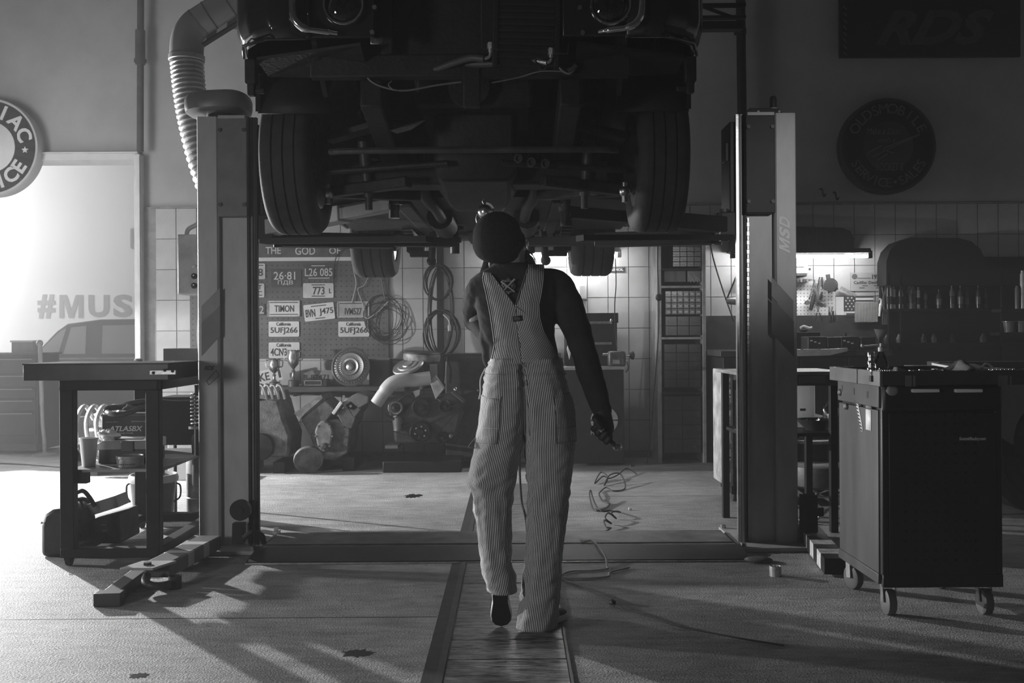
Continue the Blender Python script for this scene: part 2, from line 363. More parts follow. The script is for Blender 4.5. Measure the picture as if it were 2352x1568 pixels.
# small framed notice on the far wall beside the door post
t = thing('framed_notice', P(312, 567, FYW - 0.03), 'small dark-framed notice on the far white wall, cut by the door post', 'notice')
m = MB(); a, b = P(302, 526, FYW - 0.02), P(330, 569, FYW - 0.02)
for q0, q1 in (((a.x, a.z), (b.x, a.z)), ((a.x, b.z), (b.x, b.z)), ((a.x, a.z), (a.x, b.z)), ((b.x, a.z), (b.x, b.z))):
    m.bar((q0[0], FYW - 0.02, q0[1]), (q1[0], FYW - 0.02, q1[1]), 0.03, 0.03, (0, 1, 0))
m.build('frame', mt('frame_grey', 0.18, 0.6), t)
MB().bb((a.x, FYW - 0.012, b.z), (b.x, FYW - 0.002, a.z)).build('sheet', paper, t)
m = MB(); tf(m, 'D', (307, 536, 322, 558), FYW - 0.014, 0.003, 0.03); m.build('letter', ink, t)
# ---------------------------------------------------------------- round enamel sign, left
def round_sign(c, r, Y, name, label, rim_m, ring_m, face_m):
    t = thing(name, (c.x, Y, c.z - r), label, 'sign')
    MB().lathe([(r * 0.99, 0.14), (r, 0.0), (r * 0.985, -0.012), (r * 0.945, -0.012), (r * 0.94, 0.0)], (c.x, Y, c.z), (0, 1, 0), 64).build('rim', rim_m, t)
    MB().lathe([(r * 0.945, 0.13), (r * 0.945, 0.0), (0.0, 0.0)], (c.x, Y, c.z), (0, 1, 0), 64).build('ring', ring_m, t)
    MB().lathe([(r * 0.52, 0.0), (r * 0.52, -0.006), (r * 0.5, -0.009), (0.0, -0.009)], (c.x, Y, c.z), (0, 1, 0), 48).build('face', face_m, t)
    return t
sg_ring = mt('sign_ring_grey', 0.30, 0.45, 0, 0.08, 3); sg_rim = mt('sign_rim', 0.5, 0.4, 0, 0.08, 3)
c = P(-24, 338, 9.68); r = 113 * 9.68 / F
t = round_sign(c, r, 9.68, 'round_service_sign', 'round enamel PONTIAC SERVICE sign high on the left wall', sg_rim, sg_ring, white_paint)
m = MB(); arc_text(m, 'PONTIAC', c, r * 0.735, r * 0.40, 161, 19, 9.672, 0.003, 0.006); m.build('lettering', white_paint, t); m = MB(); arc_text(m, 'SERVICE', c, r * 0.735, r * 0.40, 214, 326, 9.672, 0.003, 0.006, True)
for a in (-5, 185):
    q = c + V((cos(radians(a)), 0, sin(radians(a)))) * r * 0.73; pts = []
    for k in range(10):
        R_ = r * (0.075 if k % 2 == 0 else 0.032); an = pi / 2 + k * pi / 5; pts.append(V((q.x + R_ * cos(an), 9.669, q.z + R_ * sin(an))))
    MB().poly(pts, (0, 0.004, 0)).build('star', white_paint, t)
m.build('lettering', white_paint, t)
MB().poly([V((c.x + dx * r, 9.665, c.z + dz * r)) for dx, dz in ((-.2, -.3), (.16, -.3), (.1, -.08), (.2, -.02), (.14, .12), (.0, .26), (-.22, .2), (-.3, 0))], (0, 0.006, 0)).build('emblem', sg_ring, t)
# ---------------------------------------------------------------- round sign, right
sd = mt('sign_black', 0.018, 0.5, 0, 0.2, 4); sd2 = mt('sign_black_face', 0.012, 0.5, 0, 0.2, 4); sl = mt('sign_letter_dim', 0.10, 0.6, 0, 0.3, 10)
c = P(2040, 335, 9.7); r = 110 * 9.7 / F
t = round_sign(c, r, 9.7, 'round_service_sign', 'round black OLDSMOBILE SERVICE SALES sign high on the dark right wall', sd, sd, sd2)
m = MB(); arc_text(m, 'OLDSMOBILE', c, r * 0.77, r * 0.30, 152, 28, 9.694, 0.003, 0.0); m.build('lettering', sl, t); m = MB(); arc_text(m, 'SERVICE\u2022SALES', c, r * 0.78, r * 0.27, 208, 332, 9.694, 0.003, 0.0, True); m.build('lettering', sl, t)
for s_, b_, h_ in (('Make a Date', (1990, 294, 2068, 308), .3), ('with a', (2018, 316, 2056, 327), .3), ('ROCKET 8', (2012, 374, 2074, 392), 0)): m = MB(); tf(m, s_, b_, 9.688, 0.002, 0, h_); m.build('slogan', sl, t)
m = MB()
for q in (((1993, 351), (2025, 334)), ((2005, 360), (2048, 338)), ((2016, 368), (2040, 352)), ((2030, 340), (2112, 308)), ((2034, 345), (2112, 309)), ((2028, 342), (2052, 352))):
    m.bar(P(*q[0], 9.688), P(*q[1], 9.688), 0.003, 0.012, (0, 0, 1))
m.build('rocket_emblem', sl, t)
# ---------------------------------------------------------------- banner
t = thing('garage_banner', P(2132, 131, 9.72), 'black banner panel lettered RDS at the top right', 'banner')
a, b = P(1925, -190, 9.74), P(2342, 131, 9.74)
MB().bb((a.x, 9.72, b.z), (b.x, 9.76, a.z)).build('panel', sd, t, 0.004)
m = MB(); tf(m, 'RDS', (2010, 22, 2284, 103), 9.716, 0.003, 0.035, 0.45); m.build('lettering', mt('banner_letter', 0.055, 0.6, 0, 0.3, 10), t)
m = MB()
for k in range(8): m.bar(P(1937, 14 + k * 15, 9.717), P(1945, 22 + k * 15, 9.717), 0.003, 0.012)
m.build('side_print', sl, t)
# ---------------------------------------------------------------- wall pipes and trunking
pipe_m = mt('pipe_dark', 0.075, 0.6, 0, 0.3, 5)
t = thing('drain_pipe', P(323, 348, 9.6), 'dark vertical pipe with a thick sleeve above the white door post', 'pipe')
a, b = P(323, -60, 9.7), P(322, 348, 9.7)
MB().cyl(b, a, 0.032, n=14).build('tube', pipe_m, t)
m = MB(); m.cyl(P(322, 148, 9.7), P(322, 70, 9.7), 0.047, n=14); m.cyl(P(322, 143, 9.7), P(322, 136, 9.7), 0.058, n=14); m.build('sleeve', pipe_m, t)
t = thing('drain_pipe', P(1702, 262, 9.6), 'dark vertical pipe behind the right lift column', 'pipe')
MB().cyl(P(1707, 470, 9.7), P(1700, -60, 9.7), 0.045, n=14).build('tube', black_paint, t)
MB().cyl(P(1700, 66, 9.7), P(1700, 78, 9.7), 0.06, n=14).build('collar', black_paint, t)
t = thing('roof_truss', P(1662, 40, 8.6), 'dark steel truss piece right of the raised car', 'truss')
for py in (14, 42): MB().bar(P(1560, py, 8.6), P(1712, py - 2, 8.6), 0.05, 0.03).build('chord', black_paint, t, 0.003)
MB().bar(P(1610, 14, 8.6), P(1690, 42, 8.6), 0.03, 0.02).build('web', black_paint, t)
MB().bb(P(1600, 48, 8.6), P(1700, 74, 8.7)).build('gusset', black_paint, t)
for q in ((1886, 440), (1916, 448)):
    m = MB(); p = P(q[0], q[1], 9.76); m.tube(smooth_pts([p + V((0, 0.03, .03)), p + V((0, -.03, .02)), p + V((0.01, -.04, -.05)), p + V((.03, -.05, -.03))]), 0.008, 6)
    tag(m.build('wall_hook', black_paint), 'empty black wall hook under the round black sign, ' + ('left one' if q[0] < 1900 else 'right one'), 'hook')
# ================================================================ two-post lift
def column(sx, xo, xi, name, label):
    """xo outer x, xi inner (car side) x; sx=+1 when the car side lies to the right"""
    YF, YB, ZT = 5.64, 5.98, 2.455
    t = thing(name, ((xo + xi) / 2, 5.8, 0), label, 'car lift')
    q = lambda d: xo + sx * d
    MB().bb((xo - sx * 0.05, 5.5, 0), (xi + sx * 0.02, 6.12, 0.022)).build('base_plate', lift_grey if sx > 0 else lift_grey, t, 0.003)
    prof = [(q(0), YF + .03), (q(.012), YF), (q(.118), YF), (q(.128), YF + .012), (q(.128), YF + .05), (q(.1), YF + .05), (q(.1), YF + .02), (q(.02), YF + .02), (q(.012), YF + .04)]
    MB().poly([V((x, y, .022)) for x, y in prof], (0, 0, ZT - .022)).build('front_flange', lift_grey, t)
    MB().bb((q(.129), YF + .045, .022), (q(.285), YF + .055, ZT)).build('web_plate', lift_grey, t)
    m = MB(); m.bb((q(.0), YF + .035, .022), (q(.012), YB, ZT)); m.build('outer_plate', lift_grey, t)
    m = MB(); m.bb((q(.0), YB - .012, .022), (q(.25), YB, ZT)); m.build('rear_plate', lift_grey, t)
    m = MB(); m.bb((q(.286), YF + .01, .022), (q(.302), YF + .06, ZT)); m.build('rail_lip', black_paint, t, 0.002)
    m = MB(); m.bb((q(.304), YF + .02, .022), (q(.318), YF + .07, ZT)); m.bb((q(.318), YF + .03, .022), (q(.326), YF + .08, ZT)); m.build('inner_rail', lift_grey if sx < 0 else lift_dark, t, 0.002)
    m = MB(); m.bb((q(.326), YF + .03, .022), (q(.34), YF + .06, ZT)); m.build('slide_strip', steel if sx < 0 else black_paint, t)
    m = MB(); m.bb((q(.0), YF + .03, ZT), (q(.25), YB, ZT + .006)); m.build('top_plate', lift_dark, t)
    for dx in (-.02, .34):
        for y in (5.54, 6.08): MB().cyl((q(dx), y, .022), (q(dx), y, .042), .016, n=6).build('anchor_bolt', steel, t)
    return t, q, YF, YB, ZT
def carriage(t, sx, q, YF, box_m):
    m = MB(); m.bb((q(.135), YF - .035, 1.885), (q(.30), YF + .044, 2.45)); c = m.build('carriage', box_m, t, 0.004)
    for dx, z in ((.285, 2.37), (.15, 2.37), (.285, 1.95), (.15, 1.95)):
        MB().cyl((q(dx), YF - .046, z), (q(dx), YF - .035, z), .011, n=10).build('bolt', dark_metal, c)
    MB().bb((q(.14), YF - .04, 2.435), (q(.29), YF - .02, 2.452)).build('cap_strip', lift_grey, c)
    m = MB(); m.bb((q(.345), 5.66, 1.76), (q(.43), 5.95, 1.90)); m.bb((q(.305), 5.7, 1.80), (q(.37), 5.93, 2.42)); m.build('arm_bracket', black_paint, t, 0.006)
    for y in (5.70, 5.9): MB().cyl((q(.405), y, 1.735), (q(.405), y, 1.92), .028, n=14).build('arm_pivot', dark_metal, t)
def arm(t, p0, p1, pad, mat, w=.11, h=.085):
    p0, p1 = V(p0), V(p1); d = (p1 - p0); mid = p0 + d * .62
    a = MB().bar(p0, mid, w, h).build('swing_arm', mat, t, 0.004)
    MB().cyl(p0.lerp(p1, .5) + V((0, -w * .55, 0)), p0.lerp(p1, .5) + V((0, -w * .45, 0)), .008, n=10).build('stop_bolt', dark_metal, a)
    b = MB().bar(p0.lerp(p1, .55), p1, w * .72, h * .7).build('arm_extension', mat, t, 0.004)
    m = MB(); m.lathe([(.03, -.07), (.03, .0), (.042, .0), (.042, .03), (.028, .03), (.028, .075), (.06, .08), (.062, .10), (.0, .10)], p1, (0, 0, 1), 18); m.build('pad', pad, t)
tl, q, YF, YB, ZT = column(1, -1.787, -1.448, 'lift_column', 'pale two-post lift column on the left, with round cap and control box side')
carriage(tl, 1, q, YF, mt('carriage_grey', 0.16, 0.5, 0, 0.25, 7, 0.1))
arm(tl, (-1.37, 5.70, 1.83), P(905, 470, 5.15), chrome, lift_grey)
arm(tl, (-1.37, 5.90, 1.78), V((-.36, 6.35, 1.80)), grease, black_paint)
MB().bar((-1.40, 5.62, 1.745), (-.42, 5.1, 1.70), .07, .03).build('arm_guard', mt('guard_black', .015, .95), tl)
# worn warning bands, stickers
for pts, mm in ((((463, 702), (505, 661), (505, 703), (463, 739)), lift_band), (((463, 740), (505, 704), (505, 772), (463, 818)), lift_dark)):
    MB().poly([P(x, y, YF - .0005) + V((0, -.0012, 0)) for x, y in pts], (0, .0015, 0)).build('worn_band', mt('worn_band_dark', 0.13, 0.5, 0, 0.2, 5) if mm is lift_dark else lift_band, tl)
m = MB(); tf(m, 'RDS', (469, 840, 492, 850), YF - .001, .001, 0.03, 0.4); m.build('sticker_print', ink, tl)
m = MB(); pr = [P(480, 884, YF), P(474, 875, YF), P(497, 850, YF), P(503, 862, YF)]
for i in range(4): m.bar(pr[i] + V((0, -.001, 0)), pr[(i + 1) % 4] + V((0, -.001, 0)), .002, .004, (0, 1, 0))
m.build('sticker_outline', ink, tl)
# added boxes hidden behind the left column, shading the floor beyond
blk = MB().bb((-1.94, 6.0, .30), (-1.64, 6.34, .62)).build('shade_box', lift_dark, tl, .02)
MB().cyl((-1.79, 6.17, .62), (-1.79, 6.17, .74), .085, n=24).build('shade_drum', black_paint, tl)
# cap on the left column
m = MB(); c = P(503, 243, 5.78); rings = []
for k, (s_, dz) in enumerate(((.80, -.058), (.97, -.045), (1.0, -.02), (1.0, .02), (.94, .045), (.80, .056), (.3, .06))):
    rings.append([V((c.x + .18 * s_ * (abs(cos(a)) ** .7) * (1 if cos(a) > 0 else -1), c.y + .19 * s_ * (abs(sin(a)) ** .7) * (1 if sin(a) > 0 else -1), c.z + dz + .012 * cos(a))) for a in [2 * pi * i / 32 for i in range(32)]])
m.loft(rings); m.build('round_cap', mt('cap_grey', 0.17, 0.35, 0, 0.15, 5), tl)
MB().cyl((c.x + .02, c.y, c.z - .06), (c.x + .02, c.y, 2.455), .09, n=20).build('cap_neck', black_paint, tl)
# pulley at the foot
m = MB(); pc = P(551, 1172, 5.53); m.cyl(pc, pc + V((0, .03, 0)), .058, n=28); m.cyl(pc - V((0, .008, 0)), pc, .02, n=16); m.build('foot_pulley', black_paint, tl)
MB().bb(P(532, 1202, 5.52), P(566, 1243, 5.58)).build('pulley_block', black_paint, tl, .003)
m = MB(); m.tube(smooth_pts([P(560, 1236, 5.5), P(580, 1222, 5.5), P(600, 1228, 5.52), P(606, 1246, 5.55)]), .016, 8); m.build('hose_end', black_paint, tl)
MB().bb((-1.44, 5.52, 0), (-1.36, 5.60, .03)).build('floor_bracket', black_paint, tl, .003)

tr, q, YF, YB, ZT = column(-1, 1.622, 1.283, 'lift_column', 'two-post lift column on the right, with MSD sticker and chain')
carriage(tr, -1, q, YF, black_paint)
arm(tr, (1.20, 5.70, 1.83), P(1300, 488, 5.15), grease, black_paint)
arm(tr, (1.20, 5.90, 1.78), V((.12, 6.35, 1.80)), grease, black_paint)
MB().bar((1.23, 5.62, 1.75), (.35, 5.1, 1.70), .07, .03).build('arm_guard', mt('guard_black', .015, .95), tr)
mo = P(1789, 582, YF - .0015)
def msd(u, v): return V((mo.x + .062 * (1 - v) * 1.0 + .0, mo.y, mo.z + .205 * u + .03 * v))      # u runs up the column, v is letter height
def fit_letter(m, ch, u0, u1):
    k = MB(); k.text(ch, 1, (0, 0, 0), ext=0, off=.045); xs_ = [p.x for p in k.v]; zs = [p.z for p in k.v]
    vs = [msd(lerp(u0, u1, (p.x - min(xs_)) / (max(xs_) - min(xs_))), (p.z - min(zs)) / (max(zs) - min(zs))) for p in k.v]; m.add([p + V((0, -.0006, 0)) for p in vs], k.f)
for ch, u0, u1 in (('S', .37, .64), ('D', .68, .94)): m = MB(); fit_letter(m, ch, u0, u1); m.build('sticker_letter', white_paint, tr)
m = MB(); m.poly([msd(.33 * x, y) for x, y in ((0, 0), (0, 1), (.27, 1), (.5, .45), (.73, 1), (1, 1), (1, 0), (.78, 0), (.78, .62), (.58, .1), (.42, .1), (.22, .62), (.22, 0))], (0, -.001, 0)); m.build('sticker_letter', white_paint, tr)
for pts, mm in ((((1772, 636), (1822, 690), (1822, 735), (1772, 680)), lift_band), (((1772, 682), (1823, 737), (1824, 820), (1772, 765)), MC['worn_band_dark'])):
    MB().poly([P(x, y, YF) + V((0, -.0017, 0)) for x, y in pts], (0, .0015, 0)).build('worn_band', mm, tr)
m = MB(); yy = 5.75; m.poly([P(1702, 266, yy), P(1722, 248, yy), P(1786, 248, yy), P(1806, 266, yy)], (0, .2, 0)); hd = m.build('head_cover', black_paint, tr, .003)
m = MB(); p = P(1776, 248, 5.8); m.lathe([(.02, 0), (.02, .055), (.014, .068), (0, .07)], p, (0, 0, 1), 14); m.build('pin', dark_metal, hd)
for x in (1742, 1790): p = P(x, 256, yy - .004); MB().cyl(p, p + V((0, .006, 0)), .007, n=8).build('bolt', lift_grey, hd)
m = MB(); m.bb(P(1665, 327, 5.72), P(1690, 376, 5.80)); m.bb(P(1682, 300, 5.72), P(1702, 470, 5.78)); m.build('limit_switch', black_paint, tr, .004)
ch = MB()
for k in range(70):
    p = P(1718, 505 + k * 10.4, YF + .03); ch.box(p, (.012 if k % 2 else .007, .006, .022))
ch.build('lift_chain', steel, tr)['kind'] = 'stuff'
# floor cover between the columns
t = thing('lift_floor_cover', (-.07, 5.6, 0), 'long low steel floor cover running between the two lift columns', 'floor cover')
m = MB(); m.poly([V((-1.40, 5.30, 0)), V((-1.40, 5.52, .032)), V((-1.40, 5.96, .034)), V((-1.40, 5.99, 0))], (2.64, 0, 0)); m.build('cover_sheet', mt('cover_sheet', 0.16, 0.5, 0.2, 0.45, 7, 0.3), t)
m = MB(); m.poly([V((-1.42, 5.275, .0)), V((-1.42, 5.285, .012)), V((-1.42, 5.50, .038)), V((-1.42, 5.54, .038)), V((-1.42, 5.54, .0335)), V((-1.42, 5.30, .002))], (2.68, 0, 0)); m.build('ramp_plate', mt('ramp_black', 0.02, 0.5, 0.1, 0.4, 9, 0.2), t, .001)
MB().bb((-1.42, 5.268, 0), (1.26, 5.277, .008)).build('ramp_edge', steel, t)
MB().bb((-1.40, 5.60, .0345), (1.24, 5.612, .037)).build('seam_strip', black_paint, t)
# left swing arm parked on the floor with hook and ring
t = thing('parked_swing_arm', (-1.7, 5.1, 0), 'grey lift swing arm lying on the floor before the left column', 'lift arm')
a, b = V((-1.68, 5.52, .07)), V((-1.74, 4.86, .07)); MB().bar(a, b, .13, .075).build('beam', lift_dark, t, .008)
for k in range(2): p = a.lerp(b, .25 + .3 * k); MB().bar(p, p + (b - a) * .13, .132, .077).build('painted_band', lift_grey, t, .008)
m = MB(); c = V((-1.76, 4.80, .1)); m.poly([V((c.x - .11, c.y - .07, c.z)), V((c.x + .05, c.y - .08, c.z)), V((c.x + .11, c.y + .08, c.z)), V((c.x - .06, c.y + .08, c.z))], (0, 0, .012)); pl = m.build('tip_plate', lift_grey, t, .003)
MB().cyl((c.x + .0, c.y - .01, .112), (c.x + .0, c.y - .01, .124), .02, n=6).build('bolt', dark_metal, pl)
m = MB(); m.tube(smooth_pts([P(338, 1322, 4.75), P(334, 1334, 4.7), P(345, 1344, 4.68), P(368, 1346, 4.69), P(390, 1342, 4.72)]), .02, 10); m.build('hook', dark_metal, t)
m = MB(); m.lathe([(.026, .0), (.031, .0), (.031, .062), (.026, .062), (.026, .004)], (PF(402, 1351).x, PF(402, 1351).y, 0), (0, 0, 1), 24, closed=True); tag(m.build('steel_ring', dark_metal), 'short open steel tube standing on the floor by the hook of the left swing arm', 'ring')
m = MB(); m.bar(PF(245, 1378, .03) + V((0, 0, 0)), PF(322, 1318, .03), .075, .055); m.bar(PF(245, 1378, .03) , PF(258, 1368, .03), .12, .058)
tag(m.build('steel_bar', mt('bar_black', 0.05, 0.5, 0.2, 0.3, 9), bev=.004), 'black square steel bar lying on the floor in front of the work table', 'bar')
# right swing arm, striped
t = thing('striped_swing_arm', (1.66, 5.35, 0), 'black and white striped lift arm on the floor beside the right column', 'lift arm')
a, b = V((1.74, 5.95, .05)), V((1.60, 4.93, .05)); n_ = 9; wp = mt('worn_white', 0.5, 0.6, 0, 0.5, 22)
for k in range(n_): MB().bar(a.lerp(b, k / n_), a.lerp(b, (k + 1) / n_), .115, .08).build('stripe_section', wp if k % 2 else black_paint, t)
MB().bar(a, b, .105, .07).build('beam_core', black_paint, t)
m = MB(); m.bb((1.62, 5.55, .095), (1.70, 5.64, .30)); m.bar((1.70, 6.35, .25), (1.72, 5.6, .20), .06, .05); m.build('hinge_post', black_paint, t, .005)
m = MB(); p = PF(1781, 1322); m.lathe([(.026, 0), (.03, 0), (.03, .05), (.026, .05), (.025, .03), (.0, .03)], (p.x, p.y, 0), (0, 0, 1), 20); tag(m.build('floor_sleeve', alu), 'small pale metal sleeve standing alone on the floor by the right column', 'sleeve')
m = MB(); p = PF(1742, 1290); m.sph((p.x, p.y, .012), .075, 20, 8, (1, .8, .18)); tag(m.build('rubber_pad', lift_dark), 'flat dark oval rubber pad at the foot of the right column', 'pad')
# ================================================================ car on the lift
XC = -0.16
body_k = mt('car_black', 0.012, 0.14, 0.0, 0.1, 3, 0, 0.6)
under = mt('underbody', 0.010, 0.6, 0.2, 0.6, 9, 0.5)
car = thing('raised_car', (XC, 5.6, 1.63), 'black car raised on the lift, front end stripped, seen from below', 'car')
def mx(s, d): return XC + s * d
def wheel(x, y, z, R, w, s, name='wheel'):
    prof = [(R * .62, -w * .40), (R * .66, -w * .47), (R * .80, -w * .52), (R * .93, -w * .49), (R * .985, -w * .41)]
    for g in (-.22, 0.0, .22): prof += [(R, (g - .10) * w), (R, (g - .02) * w), (R * .975, (g - .015) * w), (R * .975, (g + .015) * w), (R, (g + .02) * w)]
    prof += [(R, w * .36), (R * .985, w * .41), (R * .93, w * .49), (R * .80, w * .52), (R * .66, w * .47), (R * .62, w * .40)]
    o = MB().lathe(prof, (x, y, z), (1, 0, 0), 56).build('wheel', rubber, car, label='black tyre with grooved tread')
    MB().lathe([(R * .64, -w * .44), (R * .60, -w * .42), (R * .57, -w * .2), (R * .57, w * .2), (R * .60, w * .42), (R * .64, w * .44)], (x, y, z), (1, 0, 0), 40).build('rim', steel, o)
    MB().lathe([(R * .57, s * w * .22), (R * .3, s * w * .30), (R * .2, s * w * .36), (0, s * w * .36)], (x, y, z), (1, 0, 0), 32).build('wheel_disc', dark_metal, o)
    MB().lathe([(0, -s * w * .62), (R * .30, -s * w * .62), (R * .44, -s * w * .5), (R * .46, -s * w * .1), (0, -s * w * .1)], (x, y, z), (1, 0, 0), 28).build('brake_drum', grease, o)
    return o
for s in (-1, 1):
    wheel(mx(s, .838), 4.68, 2.02, .335, .225, s)
    wheel(mx(s, .765) - .04, 7.10, 1.96, .335, .29, s)
    # front fender: wrapped nose and side with wheel arch
    path = [(.60, 3.78), (.68, 3.745), (.76, 3.75), (.84, 3.79), (.895, 3.86), (.922, 3.96), (.932, 4.10), (.934, 4.27)]
    def ff(u, v, s=s):
        k = u * (len(path) - 1); i = min(int(k), len(path) - 2); f = k - i
        x = lerp(path[i][0], path[i + 1][0], f); y = lerp(path[i][1], path[i + 1][1], f)
        zb = 2.335 - .02 * u; z = lerp(zb, 2.95, v)
        x -= .035 * max(0, (1 - v / .18)) ** 2 * (1 if u > .25 else 0); y += .02 * max(0, (1 - v / .18)) ** 2
        return V((mx(s, x), y, z))
    MB().grid(ff, 28, 14).build('fender_nose', body_k, car, solid=.008, sharp=60)
    pts = [(4.27, 2.95), (4.27, 2.17)]
    pts += [(4.68 + .41 * cos(a), 2.04 + .41 * sin(a)) for a in [radians(160 - 9.3 * k) for k in range(16)]]
    pts += [(5.12, 1.92), (6.62, 1.92)] + [(7.10 + .43 * cos(a), 1.98 + .43 * sin(a)) for a in [radians(186 - 12.4 * k) for k in range(16)]] + [(7.7, 2.1), (8.15, 2.2), (8.2, 2.95)]
    MB().poly([V((mx(s, .934), y, z)) for y, z in pts], (-s * .02, 0, 0)).build('body_side', body_k, car)
    # lip and hanging bumper bracket under the fender
    MB().tube([V((mx(s, .62), 3.79, 2.338)), V((mx(s, .76), 3.765, 2.33)), V((mx(s, .87), 3.84, 2.325)), V((mx(s, .905), 3.98, 2.318))], .006, 6).build('fender_lip', body_k, car)
    m = MB(); c = V((mx(s, .885), 4.02, 2.27)); m.box(c, (.045, .05, .10)); m.box(c + V((s * .0, 0, -.07)), (.03, .035, .05)); m.box(c + V((-s * .03, .0, -.075)), (.05, .02, .02)); m.build('fender_bracket', under, car, .005)
    m = MB(); m.poly([V((mx(s, .42), 3.86, 2.33)), V((mx(s, .86), 4.0, 2.315)), V((mx(s, .86), 4.2, 2.30)), V((mx(s, .42), 4.1, 2.26))], (0, 0, .012)); m.build('splash_pan', under, car)
    # inner apron over the wheel
    m = MB(); m.poly([V((mx(s, .62), y, z)) for y, z in ((3.9, 2.36), (4.15, 2.2), (4.32, 2.42), (4.68, 2.52), (5.04, 2.42), (5.2, 1.95), (5.2, 2.95), (3.9, 2.95))], (-s * .02, 0, 0)); m.build('inner_apron', under, car)
    MB().grid(lambda u, v, s=s: V((mx(s, lerp(.62, .925, v)), 4.68 + .42 * cos(radians(165 - 150 * u)), 2.05 + .43 * sin(radians(165 - 150 * u)))), 16, 2).build('wheel_arch_liner', under, car, solid=.006)
    # headlight panel, chrome frame, lamp
    m = MB(); m.bb((mx(s, .36), 3.80, 2.345), (mx(s, .66), 3.82, 2.95)); m.build('headlight_panel', body_k, car, .004)
    m = MB(); xo = .655
    m.tube(smooth_pts([V((mx(s, xo), 3.735, 2.95)), V((mx(s, xo), 3.732, 2.60)), V((mx(s, xo), 3.73, 2.44)), V((mx(s, xo - .012), 3.73, 2.385)), V((mx(s, xo - .05), 3.735, 2.357)), V((mx(s, xo - .11), 3.75, 2.352)), V((mx(s, xo - .16), 3.77, 2.35))], 6), [.015] * 13 + [.016] * 12 + [.011] * 8 + [.007] * 4, 10)
    m.build('chrome_frame', chrome, car)
    c = P(789 if s < 0 else 1402, 11, 3.78); 
    hl = MB().lathe([(.060, .03), (.079, .02), (.082, -.004), (.077, -.014), (.070, -.012), (.068, .0)], c, (0, 1, 0), 40).build('headlight', chrome, car)
    MB().lathe([(.069, 0.0), (.060, .03), (.045, .05), (.02, .062), (0, .065)], c, (0, 1, 0), 36).build('reflector', mt('reflector', 0.85, 0.30, 0.75, 0.5, 34, 1.0), hl)
    m = MB(); m.lathe([(.070, .0), (.055, -.014), (.03, -.022), (0, -.025)], c, (0, 1, 0), 36); m.build('lens', glass('lens_glass', 0.02, 0.95), hl, solid=.003)
    m = MB()
    for k in range(9): m.bar(c + V((-.052 + .013 * k, -.006, -.012)), c + V((-.052 + .013 * k, -.004, -.052 + abs(k - 4) * .006)), .004, .003, (0, 1, 0))
    m.build('lens_flutes', glass('lens_glass'), hl)['kind'] = 'stuff'
    for dx, dz in ((-s * .115, -.005), (-s * .105, -.10)): 
        p = c + V((dx, .012, dz)); MB().cyl(p, p + V((0, .02, 0)), .009, n=10).build('panel_screw', steel, car)
    # suspension
    hub = V((mx(s, .70), 4.68, 1.98))
    m = MB(); m.bar(V((mx(s, .30), 4.50, 1.90)), hub + V((0, 0, -.1)), .06, .05); m.bar(V((mx(s, .30), 4.95, 1.90)), hub + V((0, 0, -.1)), .06, .05); m.build('lower_arm', grease, car, .008)
    MB().bar(V((mx(s, .38), 4.6, 2.2)), hub + V((0, 0, .15)), .09, .035).build('upper_arm', grease, car, .008)
    m = MB(); m.tube([V((mx(s, .50) + .055 * cos(a), 4.68 + .055 * sin(a), 1.93 + .022 * a / 1.5)) for a in [k * .42 for k in range(60)]], .008, 6); m.build('coil_spring', grease, car)
    m = MB(); m.sph(hub + V((s * -.02, -.12, -.12)), .026, 12, 8); m.cyl(hub + V((s * -.02, -.12, -.17)), hub + V((s * -.02, -.12, -.08)), .014, n=10); m.build('ball_joint', steel, car)
    MB().cyl(V((mx(s, .12), 4.42, 1.97)), hub + V((s * -.02, -.16, -.03)), .014, n=10).build('tie_rod', grease, car)
    m = MB(); m.cyl(V((mx(s, .50), 4.62, 1.85)), V((mx(s, .52), 4.58, 2.1)), .026, n=12); m.cyl(V((mx(s, .50), 4.62, 1.79)), V((mx(s, .50), 4.62, 1.85)), .017, n=10); m.build('shock_absorber', dark_metal, car)
    # exhaust, leaf springs, rear shock
    m = MB(); m.tube(smooth_pts([V((mx(s, .26), 4.75, 2.10)), V((mx(s, .28), 5.0, 1.93)), V((mx(s, .24), 5.4, 1.88)), V((mx(s, .24), 6.5, 1.88)), V((mx(s, .30), 7.0, 2.02)), V((mx(s, .38), 8.1, 1.98))]), .03, 10); m.build('exhaust_pipe', grease, car)
    MB().cyl(V((mx(s, .25), 5.7, 1.89)), V((mx(s, .25), 6.25, 1.89)), .075, n=16).build('muffler', grease, car)
    m = MB()
    for k in range(4): m.bar(V((mx(s, .52), 6.45 + .09 * k, 1.90 - .012 * k)), V((mx(s, .52), 7.75 - .09 * k, 1.90 - .012 * k)), .06, .009)
    m.build('leaf_spring', grease, car)
    m = MB(); m.bb((mx(s, .46), 7.02, 1.80), (mx(s, .58), 7.18, 1.84)); m.tube([V((mx(s, .46), 7.05, 1.77)), V((mx(s, .46), 7.05, 1.96))], .008, 6); m.cyl(V((mx(s, .40), 6.98, 1.73)), V((mx(s, .36), 6.8, 2.05)), .027, n=12); m.sph(V((mx(s, .40), 6.98, 1.73)), .035, 12, 8); m.bb((mx(s, .42), 6.95, 1.76), (mx(s, .55), 7.02, 1.80)); m.build('axle_clamp', grease, car, .004)
    m = MB(); m.bar(V((mx(s, .40), 4.0, 2.18)), V((mx(s, .40), 5.25, 1.98)), .09, .12); m.bar(V((mx(s, .42), 5.25, 1.95)), V((mx(s, .42), 7.6, 1.98)), .09, .10); m.build('chassis_rail', under, car, .01)
